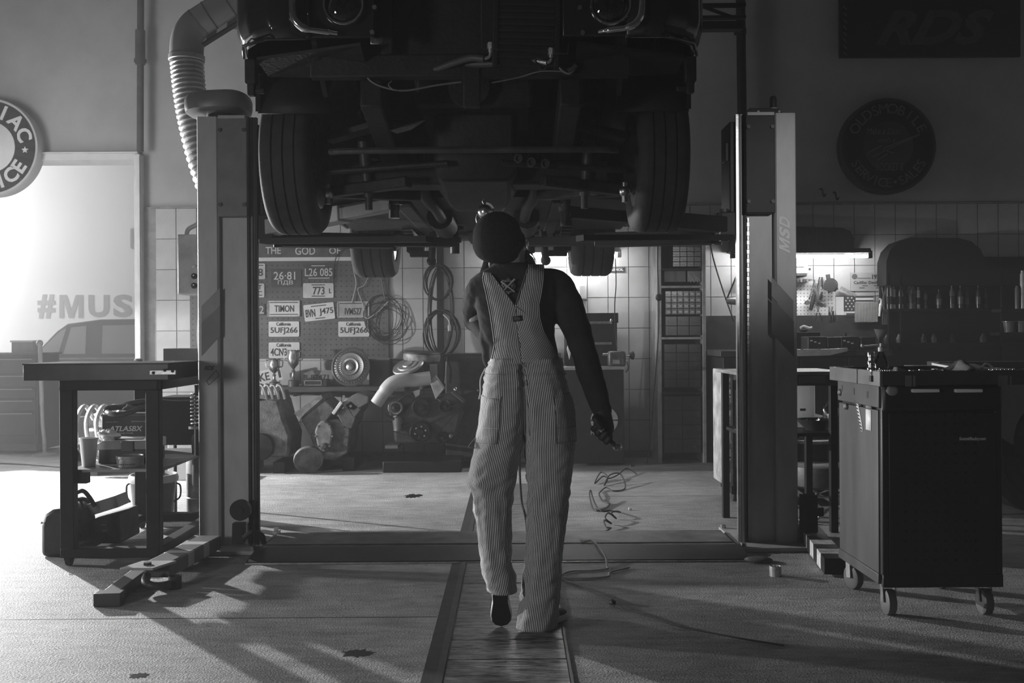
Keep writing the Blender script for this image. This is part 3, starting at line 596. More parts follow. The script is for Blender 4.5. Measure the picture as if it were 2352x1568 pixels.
# middle of the car
m = MB(); m.bb((mx(-1, .90), 5.15, 1.92), (mx(1, .90), 6.75, 1.95)); m.bb((mx(-1, .58), 6.7, 1.94), (mx(1, .58), 7.6, 1.98)); m.bb((mx(-1, .90), 7.5, 2.08), (mx(1, .90), 8.15, 2.12)); m.build('floor_pan', under, car)
MB().bb((mx(-1, .9), 5.16, 1.93), (mx(1, .9), 5.20, 2.95)).build('firewall', under, car)
MB().bb((mx(-1, .93), 3.80, 2.93), (mx(1, .93), 5.2, 2.97)).build('hood', body_k, car, .01)
m = MB(); m.bb((mx(-1, .90), 5.1, 2.94), (mx(1, .90), 8.15, 2.98)); m.bb((mx(-1, .9), 8.12, 2.1), (mx(1, .9), 8.16, 2.95)); m.build('upper_body', body_k, car, .02)
m = MB(); m.bar(V((mx(-1, .62), 4.72, 1.96)), V((mx(1, .62), 4.72, 1.96)), .20, .11); m.build('crossmember', under, car, .02)
m = MB(); rings = []
for y, w_, zb in ((4.45, .17, 2.02), (4.5, .19, 1.90), (4.85, .19, 1.86), (4.95, .17, 1.84), (5.2, .15, 1.85), (5.28, .12, 1.95)): rings.append([V((mx(1, w_ * x), y, z)) for x, z in ((-1, 2.2), (1, 2.2), (1, zb + .05), (.8, zb), (-.8, zb), (-1, zb + .05))])
m.loft(rings); m.build('oil_pan', under, car, .012)
m = MB(); m.lathe([(.20, 5.2), (.19, 5.3), (.13, 5.5), (.11, 5.9), (.08, 6.1), (.04, 6.12), (.04, 7.05)], (XC, 0, 2.05), (0, 1, 0), 20); m.build('gearbox_and_shaft', grease, car)
m = MB(); m.cyl(V((mx(-1, .7) - .04, 7.1, 1.96)), V((mx(1, .7) - .04, 7.1, 1.96)), .045, n=14); m.sph((XC - .02, 7.08, 1.96), .15, 18, 12, (1, 1.1, .95)); m.build('rear_axle', grease, car)
m = MB(); m.bb((XC - .35, 7.35, 1.96), (XC + .35, 7.95, 2.1)); m.build('fuel_tank', under, car, .03)
m = MB(); m.bb((XC - .26, 4.35, 2.2), (XC + .26, 5.1, 2.75)); m.build('engine_block', grease, car, .02)
for k, (dx, dz, rr) in enumerate(((-.02, 2.28, .09), (-.17, 2.45, .06), (.18, 2.42, .07))):
    MB().lathe([(rr, 0), (rr, .012), (rr * .85, .02), (rr * .85, .035), (rr, .043), (rr, .055), (rr * .3, .055), (rr * .3, .07), (0, .07)], (XC + dx, 4.34, dz), (0, -1, 0), 24).build('pulley', grease, car)
for k in range(3):
    p = P((1190, 1220, 1252)[k], (365, 374, 377)[k], 4.42); MB().lathe([(.02, 0), (.02, -.02), (.013, -.02), (.013, -.008), (0, -.008)], p, (0, 1, 0), 16).build('bushing', dark_metal, car)
m = MB(); m.tube(smooth_pts([V((mx(-1, .62), 4.3, 2.0)), V((mx(-1, .45), 4.22, 1.99)), V((mx(1, .45), 4.22, 1.99)), V((mx(1, .62), 4.3, 2.0))]), .014, 8); m.build('sway_bar', dark_metal, car)
# pale plate painted as a lit triangle of bare metal (left), core support, oil cooler with hoses
m = MB(); m.poly([P(870, 288, 4.3), P(978, 276, 4.32), P(944, 298, 4.25), P(912, 307, 4.22)], (0, .02, .01)); m.build('lit_shield', mt('lit_bare_metal', 0.6, 0.35, 0.6, 0.3, 20), car)
m = MB(); m.bb((mx(-1, .64), 3.98, 2.24), (mx(1, .64), 4.04, 2.33)); m.bb((mx(-1, .36), 3.98, 2.33), (mx(-1, .31), 4.02, 2.95)); m.bb((mx(1, .31), 3.98, 2.33), (mx(1, .36), 4.02, 2.95)); m.bb((XC - .03, 3.97, 2.12), (XC + .04, 4.03, 2.33)); m.build('core_support', under, car, .006)
MB().bb((mx(-1, .31), 4.05, 2.33), (mx(1, .31), 4.09, 2.95)).build('radiator', under, car)
tl_ = radians(1.6); Rt = Matrix.Rotation(tl_, 3, 'Y'); oc = P(1210, 40, 3.9); ow, oh = .262, .30
cool = MB()
cool.box(oc + Rt @ V((0, 0, .0)), (ow, .02, oh + .08), Rt).build('oil_cooler', black_paint, car)
o_ = car.children[-1]
for k in range(13): MB().box(oc + Rt @ V((0, -.014, -oh / 2 - .012 + .0255 * k)), (ow * .82, .024, .009), Rt).build('cooler_fin', mt('fin', 0.03, 0.4, 0.5, 0.2, 8), o_)
for sx_ in (-1, 1): MB().box(oc + Rt @ V((sx_ * ow * .46, -.006, 0)), (.022, .03, oh + .09), Rt).build('cooler_tank', black_paint, o_, .004)
m = MB(); 
for a_, b_ in (((1105, -40), (1106, 112)), ((1106, 112), (1304, 124)), ((1304, 124), (1306, 100))): m.bar(P(*a_, 3.88), P(*b_, 3.88), .004, .004)
m.build('cooler_bracket', dark_metal, car)
for i, (fx, fy) in enumerate(((1127, 100), (1266, 113))):
    p = P(fx, fy, 3.88); f_ = MB(); f_.cyl(p, p + V((0, 0, -.022)), .0155, n=6); f_.cyl(p + V((0, 0, -.022)), p + V((0, 0, -.034)), .011, n=12); f_.cyl(p + V((0, 0, .004)), p + V((0, 0, -.002)), .012, n=12); f_.build('hose_fitting', alu, car)
m = MB(); m.tube(smooth_pts([P(1127, 120, 3.88), P(1124, 130, 3.88), P(1112, 135, 3.88)]), .0065, 8); m.build('hose_elbow', alu, car)
m = MB(); m.tube(smooth_pts([P(1112, 135, 3.88), P(1080, 133, 3.9), P(1040, 145, 3.95), P(990, 162, 4.0), P(930, 166, 4.05), P(880, 150, 4.1)]), .014, 10); m.build('oil_hose', mt('hose_grey', 0.05, 0.5), car)
m = MB(); m.tube(smooth_pts([P(1266, 132, 3.88), P(1264, 140, 3.88), P(1256, 144, 3.88)]), .0065, 8); m.cyl(P(1256, 144, 3.88), P(1232, 140, 3.9), .009, n=10); m.build('hose_elbow', alu, car)
m = MB(); m.tube(smooth_pts([P(1232, 141, 3.9), P(1190, 136, 3.92), P(1130, 146, 3.95), P(1070, 147, 3.98)]), .015, 10); m.build('oil_hose', mt('hose_grey'), car)
def loom(pts, r, name='wire'): MB().tube(smooth_pts(pts, 5), r, 6).build(name, mt('wire_grey', 0.12, 0.5), car)
loom([P(838, 165, 4.0), P(850, 185, 4.0), P(880, 200, 4.0), P(930, 208, 4.0), P(1000, 196, 4.0), P(1060, 188, 4.0)], .004)
loom([P(905, 208, 3.98), P(892, 195, 3.98), P(900, 186, 3.98)], .0025)
loom([P(1130, 190, 3.98), P(1190, 178, 3.98), P(1235, 165, 3.96), P(1270, 163, 3.95), P(1300, 165, 3.95)], .003)
loom([P(1280, 150, 3.95), P(1295, 165, 3.95), P(1310, 168, 3.95), P(1325, 150, 3.95)], .005)
MB().cyl(P(1306, 163, 3.95), P(1322, 150, 3.95), .012, n=10).build('plug_connector', mt('hose_grey'), car)
MB().lathe([(.016, 0), (.016, .02), (.010, .02), (.010, .0)], P(1246, 153, 3.95), (0, 1, 0), 16, closed=True).build('cable_eyelet', dark_metal, car)
p = P(862, 93, 3.84); MB().bb(p + V((-.02, 0, -.014)), p + V((.016, .01, .014))).build('bonnet_catch', steel, car, .003)
for q_ in ((870, 94), (871, 94)): pass
p = P(872, 94, 3.85); MB().lathe([(.014, 0), (.014, -.01), (.006, -.012), (0, -.012)], p, (0, 1, 0), 14).build('grommet', dark_metal, car)
# ================================================================ left side: work table and what stands on it
t = thing('work_table', (-2.13, 5.8, 0), 'black welded steel work table left of the lift, on small castors', 'table')
TX0, TX1, TY0, TY1 = -2.39, -1.87, 5.25, 6.35
for x in (TX0 + .036, TX1 - .03):
    for y in (TY0 + .03, TY1 - .03):
        MB().bb((x - .036, y - .03, .05), (x + .036, y + .03, .93)).build('leg', black_paint, t, .004)
        m = MB(); m.cyl((x - .012, y, .028), (x + .012, y, .028), .028, n=16); m.bb((x - .02, y - .02, .03), (x + .02, y + .02, .06)); m.build('castor', rubber, t)
for z, hh in ((.07, .05), (.955, .055)):
    for y in (TY0 + .03, TY1 - .03): MB().bb((TX0, y - .032, z - hh / 2), (TX1, y + .032, z + hh / 2)).build('cross_rail', black_paint, t, .004)
    for x in (TX0 + .036, TX1 - .03): MB().bb((x - .034, TY0 + .06, z - hh / 2), (x + .034, TY1 - .06, z + hh / 2)).build('side_rail', black_paint, t, .004)
MB().bb((TX0 + .01, TY0 + .07, .488), (TX1 - .01, TY1 - .02, .502)).build('shelf', mt('shelf_steel', 0.25, 0.45, 0.3, 0.3, 8), t)
MB().bb((TX0 + .06, TY0 + .05, .43), (TX0 + .12, TY0 + .10, .488)).build('shelf_bracket', black_paint, t)
m = MB(); m.bb((-2.525, 5.14, .985), (-1.775, 5.62, .993)); m.bb((-2.525, 5.14, .985), (-2.515, 5.62, 1.07)); m.bb((-1.785, 5.14, .985), (-1.775, 5.62, 1.07)); m.bb((-2.525, 5.14, .985), (-1.775, 5.15, 1.07)); m.bb((-2.525, 5.61, .985), (-1.775, 5.62, 1.07))
m.bb((-2.53, 5.135, 1.066), (-1.77, 5.625, 1.074)); tag(m.build('steel_drip_tray', mt('tray_dark', 0.05, 0.45, 0.3, 0.3, 5, .1), bev=.003), 'wide shallow dark steel tray lying upside down on the black work table', 'tray')
m = MB(); m.bb(P(343, 850, 5.125), P(405, 860, 5.135)); lv = m.build('door_hinge', alu, bev=.002); tag(lv, 'bare metal hinge strip fixed to the right front of the steel tray', 'hinge')
for x, y in ((352, 856), (378, 850), (396, 852)): MB().cyl(P(x, y, 5.12), P(x, y, 5.128), .008, n=10).build('screw', ink, lv)
m = MB(); m.box(P(388, 838, 5.3) , (.03, .02, .03)); m.sph(P(398, 842, 5.3), .012, 10, 6); m.box(P(378, 842, 5.3), (.04, .03, .02)); tag(m.build('clamp_piece', alu, bev=.002), 'small bright clamp piece on top of the steel tray', 'clamp')
m = MB(); m.lathe([(.0, 0), (.02, 0), (.03, .03), (.045, .10), (.05, .16), (.03, .19), (0, .19)], P(402, 842, 6.02), (1, 0, -.06), 18); tag(m.build('rubber_nozzle', plastic_k), 'black rubber nozzle lying at the right end of the work table', 'nozzle')
m = MB(); a, b = P(381, 800, 6.15), P(462, 849, 6.15); m.bb((a.x, 6.1, .985), (b.x, 6.3, a.z)); tag(m.build('parts_carton', mt('carton_dark', 0.13, 0.8, 0, 0.15, 6), bev=.003), 'dark grey carton at the back of the work table beside the lift column', 'box')
m = MB(); m.sph(P(318, 828, 5.4) + V((0, 0, .004)), .02, 12, 6, (1.2, 1, .4)); tag(m.build('putty_lump', paper), 'pale flat lump on top of the steel tray', 'lump')
# ---- on the shelf
SZ = .503
m = MB(); c = P(204, 1075, 5.45); m.lathe([(0, 0), (.034, 0), (.047, .145), (.050, .15), (.050, .157), (.044, .157), (.032, .006), (0, .006)], (c.x, 5.45, SZ), (0, 0, 1), 28); cup = m.build('foam_cup', mt('foam_white', 0.8, 0.6, 0, 0.04, 5)); tag(cup, 'tall white foam cup at the left of the work table shelf', 'cup')
m = MB(); c = P(180, 1068, 5.6); m.lathe([(0, 0), (.034, 0), (.036, .01), (.036, .085), (.032, .1), (.028, .1), (.03, .085), (.03, .012), (0, .012)], (c.x, 5.62, SZ), (0, 0, 1), 24); tag(m.build('glass_jar', glass('jar_glass', 0.1, 0.6)), 'clear glass jar half hidden behind the white foam cup', 'jar')
t = thing('toolbox', P(300, 1072, 5.68), 'black plastic toolbox with grey lid on the work table shelf', 'toolbox')
m = MB(); a, b = P(226, 1012, 5.56), P(345, 1070, 5.56); m.bb((a.x, 5.55, SZ), (b.x, 5.80, a.z - .045)); m.build('box_body', plastic_k, t, .008)
m = MB(); m.poly([V((a.x - .006, 5.545, a.z - .05)), V((b.x + .006, 5.545, a.z - .05)), V((b.x + .006, 5.545, a.z)), V((a.x + .03, 5.545, a.z)), V((a.x - .006, 5.545, a.z - .018))], (0, .26, 0)); m.build('lid', mt('lid_grey', 0.28, 0.45, 0, .1, 5), t, .005)
m = MB(); l = P(278, 1012, 5.54); m.bb((l.x, 5.535, l.z - .06), (l.x + .07, 5.548, l.z - .002)); m.build('latch', lift_dark, t, .003)
m = MB(); m.bb(P(252, 1008, 5.62), P(332, 1013, 5.66)); m.build('lid_handle', plastic_k, t, .004)
m = MB(); c = P(296, 1068, 5.42); m.lathe([(0, 0), (.068, 0), (.07, .004), (.07, .045), (.074, .047), (.074, .058), (.068, .06), (.066, .054), (0, .054)], (c.x, 5.44, SZ), (0, 0, 1), 32); tn = m.build('round_tin', mt('tin_label', 0.32, 0.5, 0.2, 0.4, 22)); tag(tn, 'flat round tin with printed band in front of the toolbox', 'tin')
m = MB()
for k in range(9): a_ = radians(-125 + 9 * k); m.box((c.x + .0705 * cos(a_), 5.44 + .0705 * sin(a_), SZ + .018), (.006, .002, .006), Matrix.Rotation(a_ + pi / 2, 3, 'Z'))
m.build('tin_print', ink, tn)['kind'] = 'stuff'
def crumple(c, sx, sy, sz, seed, n=14):
    rnd = random.Random(seed); ph = [rnd.uniform(0, 6.28) for _ in range(8)]
    def f(u, v):
        a = u * 2 * pi; b = (v - .5) * pi
        r = 1 + .22 * sin(3 * a + ph[0] + 4 * b) + .15 * sin(5 * a + ph[1] - 3 * b) + .12 * sin(7 * b + ph[2] + 2 * a)
        return V(c) + V((sx * r * cos(b) * cos(a), sy * r * cos(b) * sin(a), sz * r * sin(b)))
    return MB().grid(f, n * 2, n)
m = crumple(P(250, 1000, 5.62), .055, .03, .028, 3); tag(m.build('paper_tissue', mt('foam_white'), sharp=180), 'crumpled white paper tissue on the toolbox lid', 'tissue')
t = thing('car_battery', P(292, 1016, 6.1), 'black ATLASBX car battery on the work table shelf', 'battery')
a, b = P(238, 952, 6.05), P(346, 1016, 6.05)
MB().bb((a.x, 6.02, SZ), (b.x, 6.19, a.z)).build('case', plastic_k, t, .004)
MB().bb((a.x - .003, 6.015, a.z - .006), (b.x + .003, 6.195, a.z + .004)).build('lid', lift_dark, t, .002)
m = MB(); tf(m, 'ATLASBX', (250, 978, 328, 990), 6.017, .002, .02, .25); m.build('lettering', white_ink, t)
m = MB(); tf(m, 'SEALED POWER', (272, 993, 306, 996), 6.017, .002); m.build('small_print', white_ink, t)
m = MB(); tf(m, 'Calcium Plus+', (243, 967, 272, 970), 6.017, .002); tf(m, 'MAINTENANCE FREE', (302, 966, 336, 969), 6.017, .002); m.build('small_print', lift_grey, t)
m = MB(); m.tube(smooth_pts([P(246, 946, 6.05), P(258, 951, 6.0), P(285, 950, 6.0), P(320, 938, 6.05), P(340, 930, 6.1)]), .016, 8); m.tube(smooth_pts([P(242, 948, 6.08), P(250, 937, 6.1), P(280, 934, 6.1), P(300, 926, 6.1), P(340, 921, 6.1)]), .018, 8)
o = m.build('leather_strap', mt('strap', 0.05, 0.5, 0, 0.4, 12)); tag(o, 'dark leather strap curled on top of the black battery', 'strap')
m = crumple(P(300, 934, 6.12), .05, .05, .022, 5); tag(m.build('work_glove', mt('glove_grey', 0.16, 0.8, 0, .4, 14, .3), sharp=180), 'crumpled grey work glove lying on the battery strap', 'glove')
a = P(364, 912, 6.62); m = MB(); m.bb((a.x, 6.62, .49), (-1.81, 6.9, a.z)); cs = thing('black_cabinet', V((-2.1, 6.76, 0)), 'plain black case on thin legs between work table and left column, widened to shade the floor', 'cabinet'); m.build('cabinet_body', black_paint, cs, .006)  # case set back and widened behind the column to shade the floor
for x in (a.x + .02, -1.83):
    for y in (6.64, 6.88): MB().cyl((x, y, 0), (x, y, .49), .012, n=8).build('leg', black_paint, cs)
MB().tube(smooth_pts([V((a.x + .01, 6.616, a.z - .012)), V((a.x + .15, 6.614, a.z - .022)), V((a.x + .35, 6.616, a.z - .012)), V((-1.82, 6.616, a.z - .018))]), .005, 6).build('seam_piping', lift_dark, cs)
# ---- under and beside the table
t = thing('rounded_case', PF(128, 1280), 'dark rounded hard case standing at the left foot of the work table', 'case')
c = PF(128, 1281); rings = []
prof = [(-.085, 0), (.085, 0), (.092, .03), (.092, .17), (.075, .235), (.03, .262), (-.03, .262), (-.075, .235), (-.092, .17), (-.092, .03)]
m = MB(); m.poly([V((c.x + x, c.y + .02, z)) for x, z in prof], (0, .30, 0)); m.build('shell', mt('case_brown', 0.05, 0.5, 0, 0.3, 14, .2), t, .02)
for z in (.09, .17):
    MB().bb((c.x - .095, c.y + .09, z), (c.x + .095, c.y + .11, z + .02)).build('edge_band', black_paint, t, .004)
for x, z in ((-.085, .19), (.06, .225)): MB().sph((c.x + x, c.y + .018, z), .007, 8, 6).build('rivet', steel, t)
m = MB(); m.tube(smooth_pts([V((c.x + .03, c.y + .1, .26)), V((c.x + .04, c.y + .1, .30)), V((c.x + .08, c.y + .12, .30)), V((c.x + .10, c.y + .12, .25))]), .008, 6); m.build('case_handle', black_paint, t)
t = thing('tool_bag', V((-2.33, 5.75, .1)), 'dark open tool bag under the work table with a raised handle', 'bag')
m = MB(); a, b = P(158, 1183, 5.62), P(268, 1240, 5.62); m.poly([V((a.x, 5.68, .03)), V((b.x, 5.68, .03)), V((b.x - .01, 5.68, a.z + .0)), V((a.x, 5.68, a.z - .07))], (0, .30, 0)); m.build('bag_body', mt('bag_black', 0.03, 0.7, 0, .4, 12, .3), t, .012)
for x, z in ((192, 1222), (238, 1205), (240, 1218)): p = P(x, z, 5.675); MB().box(p, (.03, .008, .012)).build('buckle', lift_dark, t, .002)
m = MB(); m.tube(smooth_pts([P(164, 1150, 5.72), P(172, 1134, 5.72), P(190, 1127, 5.72), P(204, 1140, 5.72), P(218, 1162, 5.72)]), .013, 8); m.build('bag_handle', black_paint, t)
m = MB(); m.sph(P(186, 1164, 5.8), .07, 20, 12, (.85, .9, .85)); tag(m.build('round_float', black_paint), 'black rounded dome sitting on the dark tool bag', 'dome')
m = MB(); Rb = Matrix.Rotation(radians(-17), 3, 'Y'); m.box(P(243, 1158, 5.8), (.205, .16, .068), Rb); tag(m.build('cardboard_carton', cardboard, bev=.002), 'pale cardboard carton lying tilted on the tool bag', 'carton')
# bucket
t = thing('bucket', (-2.40, 6.62, 0), 'grey plastic bucket with pale rim behind the work table', 'bucket')
c = V((P(353, 1187, 6.62).x, 6.62, 0)); zt_ = .30
m = MB(); m.lathe([(0, .005), (.118, .0), (.122, .01), (.148, .27), (.142, .27), (.118, .012), (0, .012)], c, (0, 0, 1), 36); m.build('pail', mt('pail_grey', 0.09, 0.5, 0, .15, 5), t)
m = MB(); m.lathe([(.148, .25), (.158, .252), (.160, .275), (.152, .30), (.143, .30), (.143, .27)], c, (0, 0, 1), 36); m.build('rim', mt('pail_rim', 0.45, 0.45, 0, .1, 5), t)
for s in (-1, 1): m = MB(); m.tube(smooth_pts([c + V((s * .152, 0, .24)), c + V((s * .178, 0, .22)), c + V((s * .176, 0, .15)), c + V((s * .145, -.03, .12))]), .006, 6); m.build('bail_handle', black_paint, t)
m = MB(); c = V((P(452, 1180, 6.75).x, 6.75, 0)); m.lathe([(0, 0), (.065, 0), (.068, .01), (.068, .385), (.06, .39), (.058, .37), (0, .37)], c, (0, 0, 1), 28); sc_ = m.build('steel_canister', mt('can_steel', 0.30, 0.45, 0.5, .45, 12)); tag(sc_, 'scuffed steel canister standing close behind the left column', 'canister')
MB().lathe([(.069, .12), (.073, .125), (.069, .13)], c, (0, 0, 1), 28).build('hoop', alu, sc_)
for k, (x0_, y0_, x1_, y1_, yy) in enumerate(((385, 1018, 440, 1040, 8.4), (368, 985, 388, 1020, 8.7), (140, 960, 178, 1035, 9.2))):
    a, b = P(x0_, y0_, yy), P(x1_, y1_, yy); m = MB(); m.bb((a.x, yy, 0), (b.x, yy + .25, a.z)); tag(m.build('storage_box', (cardboard, lift_dark, cardboard)[k], bev=.004), ('pale storage box on the floor behind the left column, seen under the table', 'narrow dark storage box beside the pale one under the table', 'grey storage box on the floor behind the table left leg')[k], 'box')
m = MB(); m.tube(smooth_pts([PF(-40, 1062, .008), PF(60, 1066, .008), PF(180, 1075, .008), PF(300, 1079, .008), PF(420, 1072, .008), PF(460, 1060, .008)], 8), .008, 6); tag(m.build('floor_hose', cable_m), 'thin dark cable lying across the floor behind the work table', 'cable')
# ================================================================ control box on the left column
t = thing('control_box', P(433, 676, 5.85), 'grey electric control box with two black buttons beside the left column', 'control box')
a, b = P(407, 538, 5.85), P(459, 676, 5.85); bx_ = mt('box_grey', 0.36, 0.5, 0, 0.3, 6, .1)
MB().bb((a.x, 5.85, b.z), (-1.79, 6.0, a.z)).build('housing', bx_, t, .006)
MB().bb((a.x + .006, 5.844, b.z + .006), (-1.795, 5.851, a.z - .006)).build('door', bx_, t, .003)
for py, mm, rr in ((612, lift_grey, .011), (634, black_paint, .017), (656, black_paint, .017)):
    p = P(446, py, 5.84); o = MB().lathe([(rr, .006), (rr, -.008), (rr * .75, -.014), (0, -.014)], p, (0, 1, 0), 20).build('button', mm, t)
    if mm is black_paint: MB().sph(p + V((0, -.014, .004)), .004, 8, 6).build('button_mark', white_paint, o)
m = MB(); m.tube(smooth_pts([P(428, 540, 5.92), P(432, 527, 5.92), P(445, 519, 5.92), P(455, 516, 5.92), P(470, 530, 5.95)]), .014, 8); m.build('conduit', mt('conduit', .3, .5), t)
m = MB(); m.tube(smooth_pts([P(457, 676, 5.85), P(455, 730, 5.82), P(453, 770, 5.8), P(456, 810, 5.8), P(460, 850, 5.82)]), .004, 6); tag(m.build('hanging_cable', white_paint), 'thin white cord hanging below the control box', 'cord')
# ================================================================ exhaust extraction hose and boom
t = thing('exhaust_extractor', P(432, 150, 7.0), 'grey exhaust extraction duct bending down into a flexible hose', 'exhaust duct')
duct = mt('duct_grey', 0.33, 0.38, 0.2, 0.12, 4, .05); flexm = mt('flex_silver', 0.40, 0.36, 0.55, 0.25, 10, .4)
YD = 7.0; R_ = .112
m = MB(); m.tube([P(454, 57, YD), P(520, 15, YD), P(600, -36, YD), P(700, -100, YD)], R_, 32); m.build('duct', duct, t)
for px, py in ((456, 56), (484, 38), (528, 10), (560, -10)):
    d = (P(600, -36, YD) - P(454, 57, YD)).normalized(); p = P(px, py, YD); MB().lathe([(R_, -.006), (R_ + .003, -.004), (R_ + .003, .004), (R_, .006)], p, d, 32, closed=True).build('seam_ring', lift_dark, t)
m = MB(); m.tube(smooth_pts([P(458, 55, YD), P(446, 66, YD), P(434, 85, YD), P(429, 110, YD), P(429, 145, YD)], 6), [R_ + .004] * 25, 32); m.build('elbow', mt('elbow_grey', 0.22, 0.4, 0, .1, 4), t)
pts = smooth_pts([P(429, 140, YD), P(434, 200, YD), P(444, 270, YD), P(462, 350, YD), P(490, 440, YD), P(520, 520, YD + .1)], 24); n_ = len(pts)
m = MB(); m.tube(pts, [R_ * (1 - .10 * i / n_) * (1.0 + .045 * (1 if (i // 2) % 2 else -1)) for i in range(n_)], 28); m.build('flexible_hose', flexm, t)
m = MB(); m.lathe([(R_ + .008, -.02), (R_ + .012, -.016), (R_ + .012, .016), (R_ + .008, .02)], P(429, 134, YD), (0, 0, 1), 28, closed=True); m.build('hose_clamp', alu, t)
t = thing('striped_boom', P(515, 80, 7.02), 'white and grey striped support boom under the exhaust duct', 'boom')
a, b = P(452, 96, 7.0), P(640, -22, 7.0); d = (b - a); up = V((-d.z, 0, d.x)).normalized()
MB().bar(a, b, .05, .075, up).build('beam', lift_dark, t)
n_ = 8; 
for k in range(n_):
    if k % 2: continue
    p0, p1 = a + d * (k / n_ + .015), a + d * ((k + 1) / n_ + .015); m = MB(); sk = d.normalized() * .03
    m.poly([p0 - up * .036 - sk, p1 - up * .036 - sk, p1 + up * .036 + sk, p0 + up * .036 + sk], (0, -.002, 0)); m.xf(Matrix.Translation((0, -.026, 0))); m.build('painted_stripe', white_paint, t)
MB().bar(a - up * .042, b - up * .042, .06, .012, up).build('lower_flange', black_paint, t)
m = MB(); m.lathe([(.02, .12), (.03, .10), (.10, .06), (.16, .0), (.15, .0), (.09, .05), (0, .07)], P(545, 55, 8.4), (0, 0, 1), 28); lp = m.build('pendant_lamp', black_paint); tag(lp, 'dark pendant lamp shade half hidden behind the car left fender', 'lamp')
MB().cyl(P(545, 30, 8.4), P(545, 30, 8.4) + V((0, 0, 3.0)), .008, n=8).build('pendant_rod', black_paint, lp)
# ================================================================ side bay: parked sedan, tool chest, pole
carm = mt('sedan_grey', 0.05, 0.3, 0, .1, 3); t = thing('parked_sedan', (-5.2, 12.4, 0), 'dark old sedan parked side-on in the hazy side bay', 'car')
YS = 11.9
def sp(px, py): return P(px, py, YS)
bodyp = [(-7.4, .30), (-7.42, .62), (-7.30, .86), (-6.0, .97), (-5.78, .99), (-3.9, .99), (-3.55, .9), (-3.5, .35), (-3.9, .28), (-6.9, .26)]
m = MB(); m.poly([V((x, YS, z)) for x, z in bodyp], (0, 1.65, 0)); m.build('body', carm, t, .05)
cab = [(-5.80, .97), (-5.52, 1.30), (-5.40, 1.385), (-5.0, 1.435), (-4.3, 1.44), (-3.9, 1.36), (-3.6, .97)]
m = MB(); rings = [[V((x, YS + .05 + off + (.14 if z > 1.2 else .0) * (1 if off < .8 else -1), z)) for x, z in cab] for off in (.0, 1.55)]; m.loft(rings); m.build('cabin', carm, t, .02)
pane = mt('hazy_pane', 0.35, 0.15, 0, .1, 3)
for pts in (((-5.70, 1.02), (-5.46, 1.30), (-5.40, 1.33), (-5.44, 1.02)), ((-5.38, 1.02), (-5.34, 1.34), (-5.16, 1.36), (-5.12, 1.02)), ((-4.92, 1.02), (-4.96, 1.36), (-4.40, 1.37), (-4.36, 1.02))):
    m = MB(); m.poly([V((x, YS + .035 + (z - 1.02) * .40, z)) for x, z in pts], (0, .02, 0)); m.build('side_window', pane, t)
MB().bb((-5.8, YS - .012, .955), (-3.6, YS, .972)).build('belt_moulding', alu, t)
for x in (-6.75, -4.1): m = MB(); m.lathe([(.0, -.01), (.18, -.012), (.2, -.02), (.30, -.02), (.315, .02), (.315, .18), (0, .18)], (x, YS, .315), (0, 1, 0), 28); m.build('wheel', rubber, t)
m = MB(); m.sph((-6.6, YS - .06, .99), .07, 14, 8, (1.3, .5, .7)); m.build('wing_mirror', alu, t)
# chest
t = thing('tool_chest', P(30, 1040, 10.5), 'tall dark tool chest with wide drawers at the left edge', 'tool chest')
a, b = P(-60, 815, 10.5), P(88, 1040, 10.5); chm = mt('chest_dark', 0.07, 0.5, 0, .15, 4)
MB().bb((a.x, 10.5, .04), (b.x, 11.0, a.z)).build('cabinet', chm, t, .006)
for py0, py1 in ((822, 858), (861, 888), (891, 915), (918, 944), (947, 1000)):
    p0, p1 = P(0, py0, 10.49), P(0, py1, 10.49); d_ = MB().bb((a.x + .02, 10.485, p1.z), (b.x - .02, 10.5, p0.z)).build('drawer', chm, t, .004)
    MB().bb((a.x + .05, 10.47, p0.z - .02), (b.x - .05, 10.486, p0.z - .008)).build('drawer_pull', mt('pull_grey', .3, .4, .3), d_)
MB().bb((a.x - .02, 10.45, a.z), (b.x + .02, 11.02, a.z + .02)).build('top_mat', lift_dark, t)
MB().bb((a.x - .01, 10.44, .03), (b.x + .01, 11.0, .10)).build('plinth', lift_dark, t)
m = MB(); a, b = P(26, 786, 10.6), P(74, 812, 10.6); m.bb((a.x, 10.6, b.z), (b.x, 10.8, a.z)); gb = m.build('glass_case', mt('pane_case', .3, .2, 0, .2, 6), bev=.004); tag(gb, 'small bright framed case standing on the tool chest', 'case')
MB().bb((a.x - .01, 10.59, a.z), (b.x + .01, 10.81, a.z + .02)).build('lid', white_paint, gb)
m = MB(); m.cyl(P(92, 790, 10.3), P(96, 930, 10.3), .022, n=12); m.tube(smooth_pts([P(96, 925, 10.3), P(98, 975, 10.3), P(102, 1015, 10.3), V((P(102, 1030, 10.3).x, 10.3, .02))]), .02, 10); m.lathe([(0, 0), (.12, 0), (.12, .012), (.03, .03), (0, .03)], (P(102, 1030, 10.3).x, 10.3, 0), (0, 0, 1), 20); m.sph(P(91, 788, 10.3), .035, 12, 8)
tag(m.build('steel_pole', mt('pole_grey', .35, .4, .2)), 'pale steel pole on a round foot beside the tool chest', 'pole')
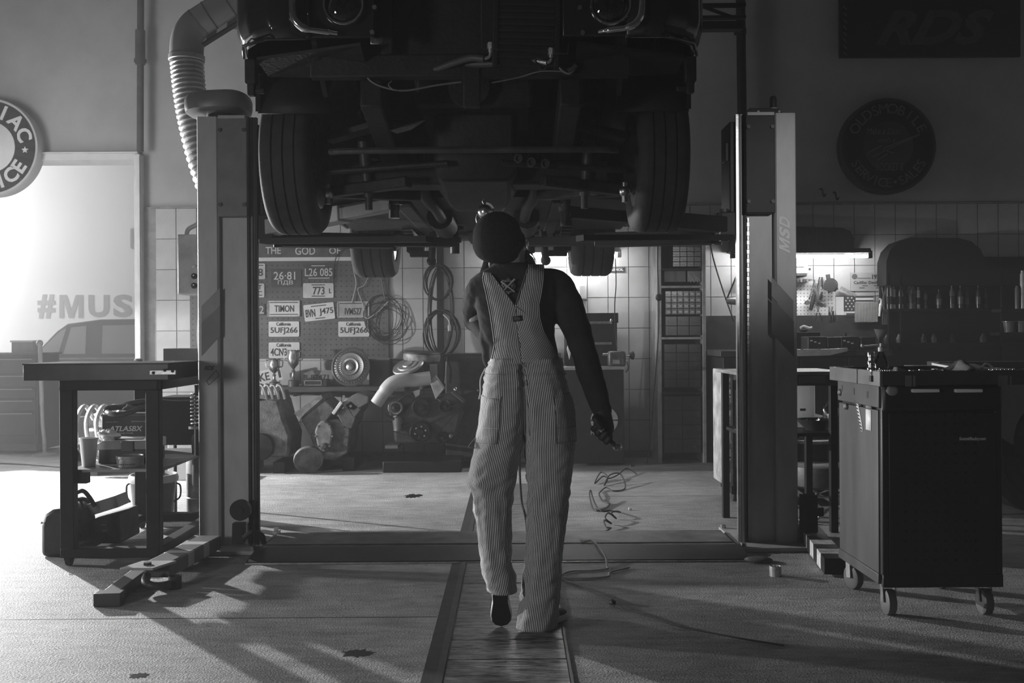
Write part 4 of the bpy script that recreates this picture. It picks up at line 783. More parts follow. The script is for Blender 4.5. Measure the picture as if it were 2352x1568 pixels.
# small engine on the floor seen through the table
t = thing('engine_heap', V((P(265, 1000, 8.7).x, 8.7, 0)), 'bright stripped engine with bent header pipes seen through the work table', 'engine')
c = wl(t); MB().bb(c + V((-.26, 0, .12)), c + V((.22, .4, .42))).build('block', cast, t, .03)
for k in range(5): m = MB(); x = -.18 + .085 * k; m.tube(smooth_pts([c + V((x, -.02, .50)), c + V((x - .05, -.09, .62)), c + V((x - .10, -.14, .48)), c + V((x - .07, -.1, .22)), c + V((x * .5, -.05, .1))]), .02, 8); m.build('header_pipe', steel, t)
m = MB(); m.bb(c + V((-.2, .0, .42)), c + V((.16, .35, .55))); m.build('valve_cover', alu, t, .02)
for k in range(2): MB().bb(c + V((-.24 + .36 * k, .0, 0)), c + V((-.16 + .36 * k, .4, .13))).build('support_block', black_paint, t)

# floodlight on its stand, out of frame to the left, with an added flap keeping its light off the wall
t = thing('flood_lamp', V((-5.42, 8.75, 0)), 'black floodlight on a stand with an added light-blocking flap, unseen past the left edge', 'lamp'); fc = V((-5.25, 8.65, 1.68)); fd = V((.72, -.62, -.17)).normalized()
MB().lathe([(.05, -.26), (.11, -.24), (.13, -.12), (.13, -.05), (.12, -.05), (.12, -.12), (0, -.2)], fc, fd, 24).build('lamp_head', black_paint, t)
for k in range(3): a_ = 2 * pi * k / 3; MB().tube([fc - fd * .18 + V((0, 0, -.75)), V((fc.x - fd.x * .18 + .4 * cos(a_), fc.y - fd.y * .18 + .4 * sin(a_), .012))], .012, 8).build('stand_leg', black_paint, t)
MB().cyl(fc - fd * .18 + V((0, 0, -.8)), fc - fd * .18 + V((0, 0, -.1)), .016, n=12).build('stand_pole', black_paint, t)
m = MB(); m.add([V((-5.36, 8.80, 1.35)), V((-4.88, 8.667, 1.35)), V((-4.88, 8.667, 2.1)), V((-5.36, 8.80, 2.1))], [(0, 1, 2, 3)]); m.build('wall_flap', black_paint, t, solid=.004)  # added plate that blocks the floodlight towards the back wall
# strut with coil spring at the right end of the table
t = thing('spring_strut', P(450, 990, 5.95), 'suspension strut with coil spring leaning between the table and the left column', 'strut')
c = V((P(452, 900, 5.95).x, 5.95, .5)); MB().cyl(c, c + V((0, 0, .42)), .016, n=12).build('damper', black_paint, t)
MB().tube([c + V((.034 * cos(a_), .034 * sin(a_), .18 + .0035 * a_)) for a_ in [k * .5 for k in range(110)]], .0055, 6).build('coil_spring', steel, t)
MB().cyl(c + V((0, 0, .16)), c + V((0, 0, .175)), .05, n=18).build('spring_seat', lift_dark, t)
# ================================================================ back wall: lamps
tube_m = emit('tube_light', 0.9, 85.0)
def strip_lamp(x0, x1, y, Y, label, housing, d=.012):
    a, b = P(x0, y, Y), P(x1, y, Y); t = thing('strip_lamp', (a + b) / 2 + V((0, 0, -.02)), label, 'lamp')
    m = MB(); m.poly([V((a.x, Y - .06, a.z + .02)), V((a.x, Y - .03, a.z + .065)), V((a.x, Y + .28, a.z + .065)), V((a.x, Y + .28, a.z + .05)), V((a.x, Y - .02, a.z + .05)), V((a.x, Y - .05, a.z + .018))], (b.x - a.x, 0, 0)); m.build('housing', housing, t)
    MB().cyl(V((a.x + .03, Y, a.z)), V((b.x - .02, Y, b.z)), .016, n=14).build('tube', tube_m, t)
    for x, z in ((a.x, a.z), (b.x, b.z)): MB().bb((x - .02, Y - .03, z - .02), (x + .02, Y + .03, z + .05)).build('socket', housing, t, .004)
strip_lamp(1152, 1422, 586, 9.5, 'glowing strip lamp on the back wall behind the worker head', lift_grey)
strip_lamp(1683, 1997, 588, 9.42, 'glowing strip lamp above the right-hand workbench', black_paint)
m = MB(); Y = 9.45; pts = [(1690, 577), (1962, 577), (1962, 545), (1955, 530), (1935, 523), (1690, 516)]; m.poly([P(x, y, Y) for x, y in pts], (0, .33, 0)); hb = m.build('black_hood', black_paint, bev=.01); tag(hb, 'black ribbed hood fixed to the wall above the right strip lamp', 'hood')
for k in range(16): p = P(1700 + 16 * k, 550, Y); MB().bb(p + V((-.012, -.006, -.08)), p + V((.012, 0, .08))).build('rib', black_paint, hb)
# ================================================================ left part of the back wall
t = thing('painted_board', P(640, 590, 9.76), 'dark board hand-painted with the words THE GOD OF', 'board')
a, b = P(480, 559, 9.78), P(808, 590, 9.78); bd = mt('board_dark', 0.085, 0.7, 0, .4, 9)
MB().bb((a.x, 9.765, b.z), (b.x, 9.795, a.z)).build('plank', bd, t, .003)
for w_, bx_ in (('THE', (610, 567, 645, 583)), ('GOD', (678, 567, 724, 585)), ('OF', (756, 568, 782, 583))):
    m = MB(); tf(m, w_, bx_, 9.763, .002, .012); m.build('word', white_ink, t)
m = MB(); a, b = P(480, 590.5, 9.78), P(812, 600, 9.78); m.bb((a.x, 9.775, b.z), (b.x, 9.795, a.z)); tag(m.build('pale_batten', white_paint, bev=.002), 'pale narrow batten between the painted board and the pegboard', 'batten')
t = thing('peg_panel', P(660, 822, 9.77), 'dark perforated panel holding the licence plates', 'pegboard')
a, b = P(436, 601, 9.78), P(893, 822, 9.78)
MB().bb((a.x, 9.772, b.z), (b.x, 9.792, a.z)).build('panel', mt('peg_dark', 0.105, 0.75, 0, .25, 4), t)
m = MB(); nx = int((b.x - a.x) / .052); nz = int((a.z - b.z) / .052)
for i in range(nx):
    for j in range(nz): m.box((a.x + .03 + i * .052, 9.7715, b.z + .03 + j * .052), (.012, .002, .012))
o = m.build('peg_holes', ink, t); o['kind'] = 'stuff'
def plate(label, box, mat, txts, tilt=0.0, Y=9.762, frame=None, ink_m=None, group=None, lines=()):
    l, tp, r, b = box; p0, p1 = P(l, (tp + b) / 2, Y), P(r, (tp + b) / 2, Y); c = (p0 + p1) / 2; w_ = p1.x - p0.x; h_ = (b - tp) * Y / F
    t = thing('licence_plate', c + V((0, 0, -h_ / 2)), label, 'licence plate', group or 'licence plates on the back wall')
    R = Matrix.Rotation(tilt, 3, 'Y'); rr = .012; pts = []
    for sx, sz, a0 in ((1, 1, 0), (-1, 1, 90), (-1, -1, 180), (1, -1, 270)):
        for k in range(4): a_ = radians(a0 + 30 * k); pts.append(c + R @ V((sx * (w_ / 2 - rr) + rr * cos(a_), 0, sz * (h_ / 2 - rr) + rr * sin(a_))))
    MB().poly(pts, (0, .004, 0)).build('sheet', mat, t)
    im = ink_m or ink
    for s_, fx0, fz0, fx1, fz1 in txts:
        m = MB(); cx_, cz_ = (fx0 + fx1) / 2, (fz0 + fz1) / 2
        bx_ = (l + (r - l) * fx0, tp + (b - tp) * fz0, l + (r - l) * fx1, tp + (b - tp) * fz1)
        tf(m, s_, bx_, Y - .0015, .0015, .01)
        if tilt: 
            for i in range(len(m.v)): m.v[i] = c + R @ (m.v[i] - c)
        m.build('number', im, t)
    for fx0, fz, fx1 in lines:
        m = MB(); q0 = c + R @ V((w_ * (fx0 - .5), -.001, h_ * (.5 - fz))); q1 = c + R @ V((w_ * (fx1 - .5), -.001, h_ * (.5 - fz))); m.bar(q0, q1, .002, .008); m.build('print_line', im, t)
    if frame:
        m = MB()
        for q in ((-1, 0), (1, 0)): m.box(c + R @ V((q[0] * w_ / 2, -.002, 0)), (.008, .006, h_ + .008), R)
        for q in ((0, -1), (0, 1)): m.box(c + R @ V((0, -.002, q[1] * h_ / 2)), (w_, .006, .008), R)
        m.build('plate_frame', frame, t)
    return t
plate('white plate ending in 8, top left by the lift column', (566, 605, 609, 641), plate_w, [('8', .62, .32, .88, .80)], lines=((.6, .12, .9),))
plate('white plate with stacked letters T C by the lift column', (566, 651, 607, 683), plate_w, [('T', .64, .1, .86, .42), ('C', .64, .54, .88, .88)])
plate('dark plate ending in 2 by the lift column', (566, 697, 608, 724), plate_k, [('2', .7, .2, .95, .85)], ink_m=lift_grey)
plate('black square plate 26-81', (623, 619, 692, 659), plate_k, [('26\u00b781', .08, .12, .80, .58), ('\u041f\u0414\u0412', .22, .62, .72, .90)], ink_m=white_ink)
plate('black plate L26 085', (698, 606, 767, 641), plate_k, [('L26 085', .03, .28, .95, .80)], ink_m=white_ink, lines=((.25, .12, .7), (.15, .93, .85)))
plate('white plate 773 L', (696, 650, 766, 684), plate_w, [('773', .32, .24, .70, .78), ('L', .85, .36, .93, .68)], lines=((.28, .12, .72), (.28, .88, .72)))
plate('white framed plate TIMON', (616, 691, 688, 726), plate_w, [('TIMON', .2, .28, .82, .72)], frame=alu, lines=((.05, .1, .95), (.05, .88, .95)))
plate('white plate BVN J475 hung crooked', (698, 697, 768, 735), plate_w, [('BVN', .05, .30, .36, .76), ('J475', .50, .30, .96, .76)], tilt=radians(-6), lines=((.25, .13, .75), (.35, .88, .68)))
plate('grey plate IVM527 with dark upper edge', (776, 693, 847, 728), mt('plate_grey', .3, .5, 0, .3, 9), [('IVM527', .22, .40, .76, .84)], frame=lift_grey, lines=((.06, .1, .8),))
plate('white plate 5UFJ266 in the left column under TIMON', (617, 738, 687, 773), plate_w, [('5UFJ266', .06, .38, .94, .86), ('California', .25, .06, .72, .28)])
plate('white plate 5UFJ266 further right beside the wire tangle', (777, 738, 848, 773), plate_w, [('5UFJ266', .06, .38, .94, .86), ('California', .25, .06, .72, .28)])
plate('white plate 4CN behind the trophy cups', (617, 786, 688, 822), plate_w, [('4CN3', .06, .38, .58, .86), ('California', .25, .06, .72, .28)])
plate('white plate KE leaning crooked behind the smaller trophy', (586, 848, 648, 878), plate_w, [('KE', .14, .2, .52, .8), ('1', .86, .2, .94, .8)], tilt=radians(-12), Y=9.60, group='licence plates on the shelf')
plate('dull grey plate R-87471 leaning on the shelf', (692, 850, 764, 886), mt('plate_dull', .2, .6, 0, .2, 8), [('R-87471', .08, .28, .86, .60)], Y=9.62, group='licence plates on the shelf')
# shelf with trophies and hubcap
ZS = P(740, 887, 9.5).z; t = thing('plank_shelf', P(740, 900, 9.6), 'dark wooden wall shelf under the licence plates', 'shelf')
a, b = P(480, 888, 9.42), P(930, 900, 9.42); MB().bb((a.x, 9.40, ZS - .05), (b.x, 9.795, ZS)).build('board', mt('shelf_wood', .07, .7, 0, .4, 8, stretch=(.3, 2, 2)), t, .004)
for x in (690, 845): p = P(x, 905, 9.7); MB().bb((p.x - .015, 9.45, ZS - .09), (p.x + .015, 9.79, ZS - .05)).build('bracket', black_paint, t)
tro = mt('trophy_silver', .5, .25, .9, .2, 10)
def trophy(px, top, bot, Y, rr, label):
    p = P(px, bot, Y); h = (bot - top) * Y / F; c = V((p.x, Y, ZS)); t = thing('trophy_cup', c, label, 'trophy', 'trophies on the wall shelf')
    MB().lathe([(0, 0), (rr * .75, 0), (rr * .75, h * .16), (rr * .6, h * .18), (0, h * .18)], c, (0, 0, 1), 24).build('base', plate_k, t)
    MB().lathe([(rr * .5, h * .18), (rr * .28, h * .26), (rr * .18, h * .36), (rr * .30, h * .42), (rr * .16, h * .48), (rr * .4, h * .54)], c, (0, 0, 1), 24).build('stem', tro, t)
    MB().lathe([(rr * .4, h * .54), (rr * .75, h * .62), (rr * .86, h * .78), (rr * .8, h * .92), (rr * .98, h), (rr * .9, h), (rr * .7, h * .8), (rr * .3, h * .62)], c, (0, 0, 1), 28).build('bowl', tro, t)
    for s in (-1, 1): MB().tube(smooth_pts([c + V((s * rr * .82, 0, h * .70)), c + V((s * rr * 1.25, 0, h * .74)), c + V((s * rr * 1.3, 0, h * .92)), c + V((s * rr * .92, 0, h * .97))]), .006, 6).build('handle', tro, t)
trophy(630, 822, 886, 9.48, .062, 'smaller silver trophy cup on the wall shelf'); trophy(674, 803, 887, 9.50, .068, 'taller silver trophy cup with curled handles on the wall shelf')
c = P(806, 843, 9.46); c.z = ZS + .185; t = thing('hubcap', c + V((0, 0, -.185)), 'large round chrome hubcap leaning on the wall shelf', 'hubcap'); ax = (-.12, -1, .18); hubm = mt('hubcap_chrome', .42, .3, .9, .15, 6)
MB().lathe([(.0, .0), (.186, 0), (.187, .012), (.176, .02), (.172, .012), (.168, .004), (0, .004)], c, ax, 64).build('rim', hubm, t)
m = MB(); m.lathe([(.168, .004), (.13, .03), (.085, .02)], c, ax, 64); m.build('dish', mt('hub_dish', .22, .35, .8, .15, 6), t)
MB().lathe([(.085, .02), (.08, .035), (.062, .032), (.055, .018), (.04, .02), (.035, .04), (.02, .046), (0, .047)], c, ax, 40).build('hub_cone', hubm, t)
d_ = V(ax).normalized(); u_ = d_.orthogonal().normalized(); w_ = d_.cross(u_)
for k in range(36):
    a_ = 2 * pi * k / 36; r_ = u_ * cos(a_) + w_ * sin(a_); MB().bar(c + r_ * .092 + d_ * .024, c + r_ * .158 + d_ * .014, .004, .008, d_).build('rib', hubm, t)
m = MB(); a, b = P(697, 871, 9.42), P(742, 887, 9.42); m.bb((a.x, 9.42, ZS), (b.x + .04, 9.56, a.z)); t2 = m.build('gauge_box', plastic_k, bev=.006); tag(t2, 'small black gauge box with framed window on the wall shelf', 'gauge')
m = MB(); 
for q0, q1 in (((700, 874), (738, 874)), ((700, 884), (738, 884)), ((700, 874), (700, 884)), ((738, 874), (738, 884))): m.bar(P(*q0, 9.415), P(*q1, 9.415), .004, .005)
m.build('window_frame', alu, t2)
m = MB(); a, b = P(848, 824, 9.5), P(896, 886, 9.5); m.bb((a.x, 9.48, ZS), (b.x, 9.72, a.z)); t2 = m.build('amplifier_box', black_paint, bev=.006); tag(t2, 'black metal box at the right end of the wall shelf', 'box')
MB().bb((a.x, 9.475, a.z - .012), (b.x, 9.49, a.z + .004)).build('lid_edge', lift_dark, t2)
# ================================================================ engines on the floor
def rbox(c, d, ang, axis='Y'): return MB().box(c, d, Matrix.Rotation(ang, 3, axis))
t = thing('bare_engine_block', V((P(765, 1055, 9.2).x, 9.2, 0)), 'bare V-shaped engine block with one valve cover, under the wall shelf', 'engine')
YE = 8.95; E = lambda x, y, d=0: P(x, y, YE) + V((0, d, 0))
MB().poly([E(712, 1000), E(735, 968), E(778, 962), E(805, 985), E(800, 1040), E(770, 1058), E(730, 1055)], (0, .5, 0)).build('crankcase', cast, t, .015)
MB().poly([E(690, 962), E(746, 918), E(770, 940), E(738, 985), E(712, 1000)], (0, .48, 0)).build('left_bank', cast, t, .012)
MB().poly([E(678, 946), E(740, 906), E(748, 918), E(690, 962)], (0, .48, 0)).build('left_head', cast, t, .01)
MB().poly([E(676, 948), E(690, 962), E(700, 950), E(742, 914), E(738, 906)], (0, -.02, 0)).build('head_face', alu, t)
MB().poly([E(772, 948), E(800, 930), E(818, 960), E(808, 985), E(790, 985)], (0, .48, 0)).build('right_bank', cast, t, .012)
MB().poly([E(790, 930), E(806, 918), E(830, 940), E(812, 962)], (0, .48, 0)).build('right_head', cast, t, .01)
MB().poly([E(782, 922), E(820, 902), E(848, 908), E(846, 925), E(812, 945), E(790, 938)], (0, .45, .0)).build('valve_cover', mt('valve_cover', .2, .4, .5, .3, 10), t, .012)
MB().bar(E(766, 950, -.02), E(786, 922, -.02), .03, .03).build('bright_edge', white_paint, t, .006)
for x, y in ((790, 910), (806, 932)): MB().cyl(E(x, y, -.02), E(x, y, .0), .012, n=10).build('cover_bolt', steel, t)
m = MB(); pts = [E(746 + 22 * cos(a) * (1 if sin(a) < 0 else .85), 1000 + 36 * sin(a), 0) for a in [2 * pi * k / 28 for k in range(28)]]; m.poly(pts, (0, -.05, 0)); tc_ = m.build('timing_cover', alu if False else mt('cover_grey', .2, .5, .3, .5, 14, .5), t, .015)
for k in range(8): a = 2 * pi * k / 8; p = E(746 + 19 * cos(a), 1000 + 32 * sin(a), -.05); MB().cyl(p, p + V((0, -.008, 0)), .008, n=8).build('bolt', steel, tc_)
MB().lathe([(.03, 0), (.03, -.02), (.018, -.03), (0, -.03)], E(748, 1023, -.05), (0, 1, 0), 16).build('crank_nose', cast, tc_)
for x in (728, 800): p = E(x, 1056); MB().bb((p.x - .05, YE, 0), (p.x + .05, YE + .5, .12)).build('support_block', black_paint, t)
m = MB(); p = V((P(708, 1040, 8.75).x, 8.75, .13)); m.lathe([(.0, -.01), (.03, -.012), (.06, -.005), (.1, -.005), (.12, -.02), (.128, -.02), (.128, .015), (0, .015)], p, (-.35, 1, .45), 36); tag(m.build('loose_pulley', cast), 'loose dark pulley wheel leaning against the bare engine block', 'pulley')
t = thing('dark_engine', V((P(612, 1058, 9.0).x, 9.0, 0)), 'dark complete engine half hidden behind the left column', 'engine')
YE = 8.8
MB().poly([E(540, 1050), E(540, 930), E(585, 905), E(640, 915), E(652, 960), E(668, 1000), E(664, 1050)], (0, .5, 0)).build('block', cast, t, .03)
MB().poly([E(560, 905), E(640, 898), E(645, 920), E(560, 930)], (0, .4, 0)).build('intake', cast, t, .02)
for k in range(4): m = MB(); x = 590 + 14 * k; m.tube(smooth_pts([E(x, 905, -.01), E(x + 4, 888, -.04), E(x + 14, 884, -.05), E(x + 20, 900, -.03), E(x + 22, 915, .0)]), .016, 8); m.build('runner', steel, t)
m = MB(); m.lathe([(0, -.03), (.05, -.03), (.11, -.02), (.12, -.0), (.12, .03), (0, .03)], E(600, 1025, -.03), (0, 1, 0), 32); m.build('crank_pulley', black_paint, t)
for x in (560, 640): p = E(x, 1055); MB().bb((p.x - .05, YE, 0), (p.x + .05, YE + .5, .10)).build('support_block', black_paint, t)
t = thing('complete_engine', V((P(975, 1058, 9.1).x, 9.1, 0)), 'complete engine with air filter lid, intake pipe and belt pulleys on a low stand', 'engine')
YE = 8.85
MB().poly([E(905, 1018), E(900, 960), E(915, 925), E(950, 915), E(1000, 912), E(1040, 930), E(1062, 950), E(1050, 1000), E(1020, 1020)], (0, .40, 0)).build('block', mt('engine_black', .04, .5, .3, .5, 12, .5), t, .03)
MB().poly([E(1000, 915), E(1035, 900), E(1066, 925), E(1058, 950), E(1030, 945)], (0, .38, 0)).build('right_head', mt('engine_black'), t, .015)
MB().poly([E(893, 955), E(900, 925), E(935, 905), E(955, 915), E(930, 955)], (0, .38, 0)).build('left_head', mt('engine_black'), t, .015)
m = MB(); m.tube(smooth_pts([E(866, 926, -.06), E(884, 900, -.06), E(902, 880, -.05), E(925, 873, -.03), E(955, 872, .0), E(988, 868, .02)], 6), [.055] * 7 + [.062] * 8 + [.062] * 16, 20); m.build('intake_pipe', mt('intake_grey', .34, .5, 0, .15, 6), t)
MB().poly([E(986, 872, -.02), E(1000, 862, -.02), E(1021, 892, -.02), E(1001, 917, -.02)], (0, .12, 0)).build('air_duct_box', mt('duct_box', .3, .6, 0, .4, 14), t, .006)
MB().poly([E(949, 898, -.03), E(966, 893, -.03), E(964, 906, -.03), E(955, 912, -.03)], (0, .06, 0)).build('tag_plate', alu, t)
c = E(936, 843, .1); ax = V((-.28, -.42, .86)); MB().lathe([(0, .0), (.145, 0), (.148, .01), (.142, .022), (.10, .020), (.09, .028), (.05, .028), (.045, .036), (0, .036)], c, ax, 48).build('filter_lid', alu, t)
MB().lathe([(0, -.09), (.12, -.09), (.125, 0), (0, 0)], c, ax, 40).build('filter_body', black_paint, t)
for px, py, rr, nm in ((909, 936, .068, 'alternator'), (968, 935, .085, 'fan_pulley'), (966, 991, .098, 'crank_pulley'), (1022, 932, .055, 'pump_pulley'), (1016, 1004, .05, 'idler_pulley')):
    p = E(px, py, -.03); o = MB().lathe([(rr, .04), (rr, .0), (rr * .86, -.012), (rr * .82, -.0), (rr * .35, .004), (rr * .3, -.02), (0, -.02)], p, (0, 1, 0), 32).build(nm, steel if nm == 'alternator' else black_paint, t)
    if nm == 'crank_pulley':
        for k in range(6): a = pi / 3 * k + .3; q = p + V((cos(a) * rr * .5, -.006, sin(a) * rr * .5)); MB().cyl(q, q + V((0, -.008, 0)), .008, n=8).build('pulley_bolt', alu, o)
    if nm == 'alternator': MB().lathe([(rr * .62, -.012), (rr * .58, -.03), (rr * .3, -.034), (rr * .12, -.045), (0, -.045)], p, (0, 1, 0), 24).build('fan_face', black_paint, o)
MB().tube(smooth_pts([E(886, 950, -.05), E(900, 958, -.05), E(915, 966, -.05), E(930, 985, -.04)]), .012, 8).build('coolant_hose', black_paint, t)
MB().tube([E(905, 990, -.05), E(1055, 925, -.05), E(1062, 932, -.05), E(990, 1010, -.05)], .005, 6, closed=True).build('drive_belt', black_paint, t)
p = E(915, 972, -.03); MB().lathe([(.04, -.06), (.042, .05), (.03, .06), (0, .06)], p, (0, 0, 1), 18).build('oil_filter', lift_dark, t)
for q in ((1046, 893), (1036, 1000)): MB().sph(E(*q, -.04), .018, 10, 8).build('sensor_cap', chrome if q[1] < 900 else lift_dark, t)
m = MB(); a, b = E(880, 1030), E(1060, 1060); m.bb((a.x, YE - .05, .0), (b.x, YE + .40, .10)); m.build('stand', black_paint, t, .01)
MB().bb(E(886, 1022, -.06), E(915, 1028, .3)).build('stand_rail', lift_dark, t)
m = MB(); c = P(968, 817, 9.1); m.lathe([(0, .0), (.16, .0), (.165, .01), (.165, .085), (.155, .10), (.06, .105), (0, .105)], c + V((0, 0, -.06)), (.06, -.05, 1), 40); fb = m.build('round_filter', mt('filter_black', .035, .5, 0, .5, 9)); tag(fb, 'round black air filter housing on top of the complete engine', 'air filter')
MB().lathe([(.1655, .02), (.17, .03), (.17, .07), (.1655, .08)], c + V((0, 0, -.06)), (.06, -.05, 1), 40, closed=True).build('label_band', mt('band_worn', .2, .5, 0, .8, 16), fb)
p = P(990, 850, 9.1); MB().cyl(c + V((.03, 0, -.30)), c + V((.01, 0, -.05)), .06, n=20).build('filter_neck', black_paint, fb)
# ================================================================ cable post
t = thing('cable_post', P(1012, 900, 9.72), 'dark vertical post on the tiled wall with cable coils', 'post'); a, b = P(1003, 540, 9.74), P(1020, 905, 9.74)
MB().bb((a.x, 9.70, b.z), (b.x, 9.79, a.z)).build('upright', black_paint, t, .003)
for py in (622, 690, 724): p = P(1012, py, 9.70); MB().cyl(p, p + V((0, -.16, .02)), .012, n=10).build('peg', black_paint, t)
rnd = random.Random(4)
def coil(px, py, rx, ry, n, label, r=.0075, grp='cable coils on the post'):
    m = MB(); pts = []
    for k in range(n * 20 + 1):
        a = 2 * pi * k / 20; j = k / 20; ww = 1 + .10 * sin(j * 2.3) + .06 * cos(j * 5.1); zz = 1 + .05 * sin(j * 3.1)
        p = P(px + rx * ww * sin(a) + 3 * sin(j * 1.7), py - ry * cos(a) * zz - ry * (zz - 1) + 2 * cos(j * 2.9), 9.60 - .012 * (j % 4) + .01 * sin(a)); pts.append(p)
    m.tube(pts, r, 6); return tag(m.build('cable_coil', cable_m, sharp=180), label, 'cable coil', grp)
coil(1006, 648, 30, 40, 4, 'tight upper coil of black cable on the dark post'); coil(1012, 715, 26, 98, 4, 'long narrow coil of black cable reaching down the post'); coil(1014, 765, 38, 52, 5, 'wide lower coil of grey-black cable at the foot of the post')
m = MB(); m.tube(smooth_pts([P(1018, 722, 9.56), P(1030, 735, 9.55), P(1033, 750, 9.55)]), .007, 6); m.lathe([(.014, -.02), (.016, 0), (.016, .03), (.009, .04)], P(1032, 755, 9.55), (0, 0, 1), 12); tag(m.build('pale_plug', mt('plug_pale', .4, .5)), 'pale plug dangling from the lower cable coil', 'plug')
m = MB(); m.tube(smooth_pts([P(1026, 820, 9.3), P(1024, 850, 9.28), P(1022, 880, 9.28)]), .004, 6); tag(m.build('dangling_string', mt('plug_pale')), 'short pale string dangling below the lower cable coil', 'string')
rnd = random.Random(9); pts = []
for k in range(90): a = k * .55; pts.append(P(885 + (38 + 12 * sin(k * .37)) * cos(a) + 10 * sin(k * .21), 735 + (42 + 10 * cos(k * .29)) * sin(a) + 8 * cos(k * .17), 9.752 - .006 * sin(k * .9)))
tag(MB().tube(smooth_pts(pts, 4), .0035, 5).build('wire_tangle', cable_m, sharp=180), 'loose tangle of thin black wire beside the pegboard', 'wire')
for k, (pp, r_, lb) in enumerate(((((806, 540), (806, 580), (812, 620), (818, 650), (812, 680), (808, 695)), .006, 'pale strap hanging left of the rear tyre down to the plates'), (((848, 632), (836, 655), (822, 664), (830, 690), (838, 715)), .004, 'thin pale wire curling below the rear tyre'), (((838, 728), (848, 730), (872, 712), (892, 692)), .005, 'short bright wire curving above the wire tangle'), (((872, 620), (878, 650), (884, 690)), .006, 'dull hose hanging at the right edge of the pegboard'), (((795, 570), (775, 585), (768, 610), (766, 650)), .004, 'thin dark wire hanging over the painted board'))):
    tag(MB().tube(smooth_pts([P(x, y, 9.75) for x, y in pp], 6), r_, 6).build('hanging_wire', mt('plug_pale') if k < 3 else (lift_dark if k == 3 else cable_m)), lb, 'wire')
# ================================================================ steel cabinet behind the worker
t = thing('steel_cabinet', P(1150, 1055, 9.3), 'low dark steel cabinet with knobs behind the worker', 'cabinet'); a, b = P(1022, 812, 9.3), P(1290, 1055, 9.3); cm_ = mt('cabinet_dark', .055, .45, .1, .45, 7, .15)
MB().bb((a.x, 9.32, .02), (b.x, 9.78, a.z)).build('carcass', cm_, t, .004)
for k in range(3):
    x0_, x1_ = lerp(a.x, b.x, k / 3) + .008, lerp(a.x, b.x, (k + 1) / 3) - .008; d_ = MB().bb((x0_, 9.30, .06), (x1_, 9.321, a.z - .03)).build('door', cm_, t, .004)
    MB().sph((x0_ + .05 if k else x1_ - .05, 9.285, .70), .016, 12, 8).build('knob', chrome, d_)
    MB().bb((x0_ + .13, 9.294, .66), (x0_ + .15, 9.301, .76)).build('slot_handle', ink, d_)
# ================================================================ bench with grinder and black toolbox, right of the worker
t = thing('black_bench', P(1368, 1060, 9.1), 'black bench cabinet with a round white emblem, right of the worker', 'bench'); a, b = P(1292, 842, 9.1), P(1442, 1060, 9.1)
MB().bb((a.x, 9.12, .03), (b.x - .03, 9.75, a.z - .03)).build('body', black_paint, t, .006)
MB().bb((a.x - .01, 9.08, a.z - .03), (b.x - .02, 9.76, a.z)).build('worktop', mt('bench_top', .3, .4, .3, .3, 9), t, .004)
c = P(1388, 965, 9.11); m = MB()
for k in range(6):
    a0, a1 = 2 * pi * k / 6 + .06, 2 * pi * (k + 1) / 6 - .06; n_ = 6
    o_ = [V((c.x + .125 * cos(lerp(a0, a1, i / n_)), 9.112, c.z + .125 * sin(lerp(a0, a1, i / n_)))) for i in range(n_ + 1)]; i_ = [V((c.x + .072 * cos(lerp(a1, a0, i / n_)), 9.112, c.z + .072 * sin(lerp(a1, a0, i / n_)))) for i in range(n_ + 1)]
    m.poly(o_ + i_, (0, .006, 0))
m.build('emblem', mt('emblem_grey', .30, .6), t); m = MB(); tf(m, 'MO', (1357, 989, 1374, 998), 9.115, .004, .02); m.build('lettering', mt('emblem_grey'), t)
t = thing('black_toolbox', P(1370, 835, 9.4), 'black metal drawer box on the bench right of the worker', 'toolbox'); a, b = P(1300, 720, 9.35), P(1418, 835, 9.35); zb = P(1368, 842, 9.1).z
MB().bb((a.x, 9.36, zb), (b.x, 9.72, a.z)).build('case', black_paint, t, .005)
MB().bb((a.x, 9.34, a.z - .09), (b.x + .01, 9.36, a.z + .004)).build('lid', black_paint, t, .004)
for py in (742, 790): p0, p1 = P(1335, py - 4, 9.335), P(1405, py + 1, 9.335); MB().bb((p0.x, 9.33, p1.z), (p1.x, 9.345, p0.z)).build('drawer_pull', steel, t)
MB().sph(P(1404, 736, 9.33), .018, 12, 8).build('lock', chrome, t)
t = thing('bench_grinder', P(1412, 842, 9.18), 'small bench grinder with a side knob on the black bench', 'grinder'); gm = mt('grinder_dark', .08, .45, .3, .5, 14, .3)
m = MB(); m.bb((P(1396, 800, 9.2).x, 9.14, zb), (P(1436, 800, 9.2).x, 9.28, P(1400, 806, 9.2).z)); m.build('body', gm, t, .02)
MB().cyl(P(1436, 816, 9.2), P(1448, 816, 9.2), .012, n=12).build('spindle', steel, t); MB().lathe([(0, 0), (.02, 0), (.038, .02), (.04, .035), (.02, .045), (0, .045)], P(1446, 816, 9.2), (1, 0, 0), 20).build('knob', black_paint, t)
MB().cyl(P(1384, 814, 9.2), P(1398, 814, 9.2), .012, n=12).build('spindle', steel, t)
MB().bb(P(1407, 826, 9.135), P(1423, 835, 9.14)).build('rating_plate', alu, t); MB().tube(smooth_pts([P(1440, 830, 9.2), P(1443, 845, 9.2), P(1437, 855, 9.2)]), .006, 6).build('lever', gm, t)
m = MB(); m.poly([P(1302, 800, 9.3), P(1307, 785, 9.3), P(1314, 800, 9.3), P(1308, 826, 9.3)], (0, .04, 0)); tag(m.build('paper_roll', paper, bev=.004), 'small white paper piece standing on the bench at the worker elbow', 'paper')
